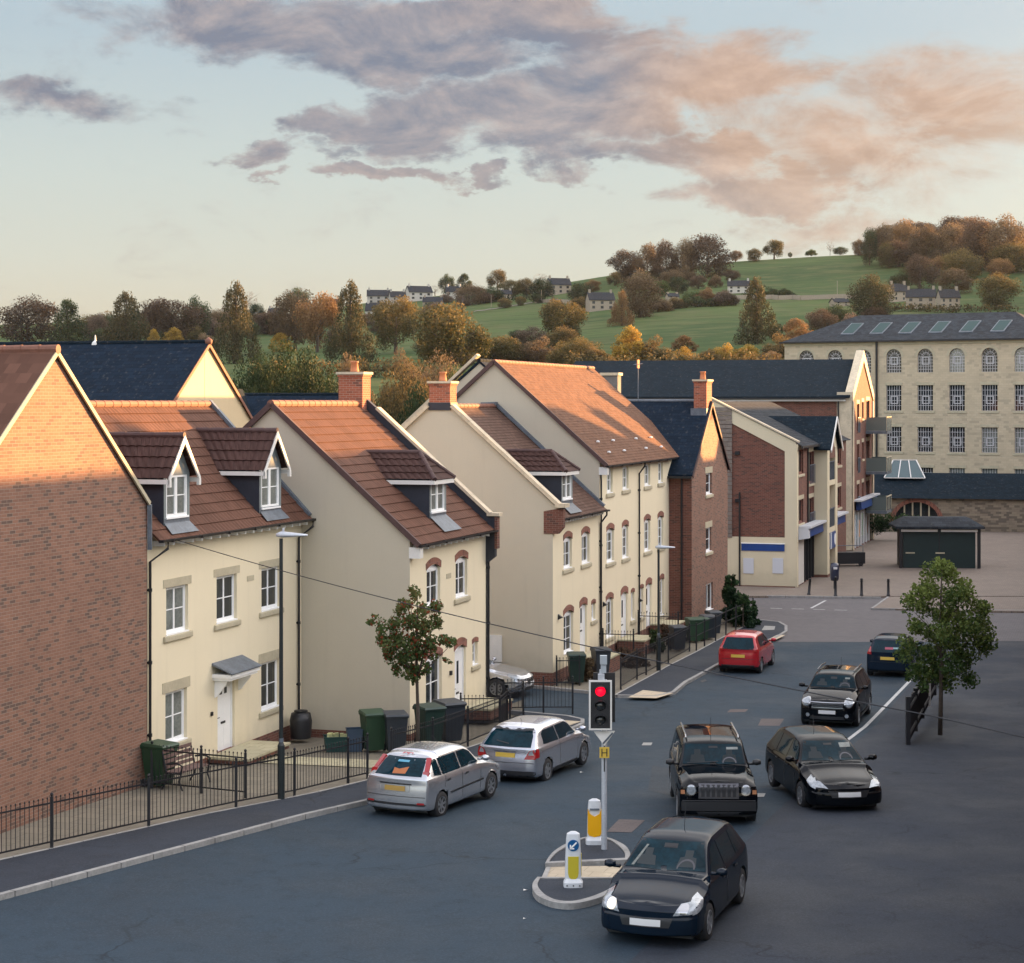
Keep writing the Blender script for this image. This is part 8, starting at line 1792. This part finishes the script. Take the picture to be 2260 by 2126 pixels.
# shrubs by the brick house
def shrub(x, yb, yt, wpx, label, colr='dark_shrub', n=1500, size=.13, Zs=None):
    b = G(x, yb, PAV); k = b.y/F; h = (yb-yt)*k; w = wpx*k/2; rng = np.random.default_rng(int(x)); cl = []
    for i in range(22): t = rng.random(); a = rng.random()*6.28; rr = w*(1-.75*t)*.8; cl.append((np.array([math.cos(a)*rr, math.sin(a)*rr, h*(.08+.85*t)]), w*.46*(1-.5*t)))
    tr = MB(); tr.tube([(0, 0, 0), (0, 0, h*.8)], [.04, .01], 6); V, tone = leaves(rng, cl, n, size, .35); r = thing('shrub', label, 'shrub', b)
    o = bpy.data.objects.new('foliage', leaf_mesh('foliage', V, tone, FO[colr])); col.objects.link(o); o.parent = r; tr.build('stem', M['bark'], r, fix=False)
shrub(1614, 1378, 1258, 54, 'tall dark conical shrub against the brick house corner', n=2400); shrub(1640, 1384, 1310, 50, 'dark bushy shrub behind the handrail fence', n=1800); shrub(1660, 1378, 1325, 34, 'low dark shrub at the tip of the handrail fence', n=1200); shrub(1628, 1372, 1305, 56, 'broad dark shrub between the conical one and the fence', n=1800)
shrub(1300, 1503, 1452, 40, 'small brown garden shrub beside the black bin at the terrace', 'brown', 700); shrub(1311, 1490, 1430, 14, 'thin upright leafy plant at the first terrace door', 'bushy', 260)
shrub(1400, 1470, 1435, 60, 'low purple red flowering plant by the terrace steps', 'redbrown', 700); shrub(1375, 1462, 1430, 50, 'trailing red flowers on the railing before the terrace', 'redbrown', 600); shrub(1445, 1440, 1388, 44, 'dark cone shaped shrub by the second terrace door', 'dkgreen', 900); shrub(1466, 1425, 1376, 34, 'reddish brown shrub before the last terrace window', 'redbrown', 700)
shrub(926, 1630, 1560, 24, 'wispy reddish sapling by the french window', 'redbrown', 160, .09)
hedge('hedge', [Vector(((x-CX)/F*141, 141, .0)) for x in (1930, 1965, 2000, 2080)], 1.5, .8, 'dark_shrub', 'clipped dark hedge below the stone outbuilding', 2200, .16)
# litter and small things on the road
for x, y, s, l in ((1160, 1965, .045, 'scrap of white paper on the road left of the island'), (1158, 2028, .03, 'small pale leaf on the road below the island'), (1284, 1705, .05, 'pale scrap on the road by the silver three door car')):
    b = G(x, y, .012); tag(MB().add([(-s, -s*.4, 0), (s, -s*.5, .02), (s*.9, s*.5, 0), (-s*.8, s*.4, .02)], [(0, 1, 2, 3)]).build('paper_scrap', M['off_white'], loc=b, fix=False), l, 'litter')

# ---- evening air
hm = bpy.data.materials.new('haze'); hm.use_nodes = True; T = NT(hm.node_tree); T.n.clear(); ho = T.new('ShaderNodeOutputMaterial'); pv = T.new('ShaderNodeVolumePrincipled'); T.l.new(pv.outputs[0], ho.inputs['Volume'])
pv.inputs['Color'].default_value = (.70, .80, .95, 1); pv.inputs['Density'].default_value = .000018; pv.inputs['Anisotropy'].default_value = .2
tag(MB().box(-2600, 2600, -70, 1700, -70, 330).build('haze', hm), kind='stuff')
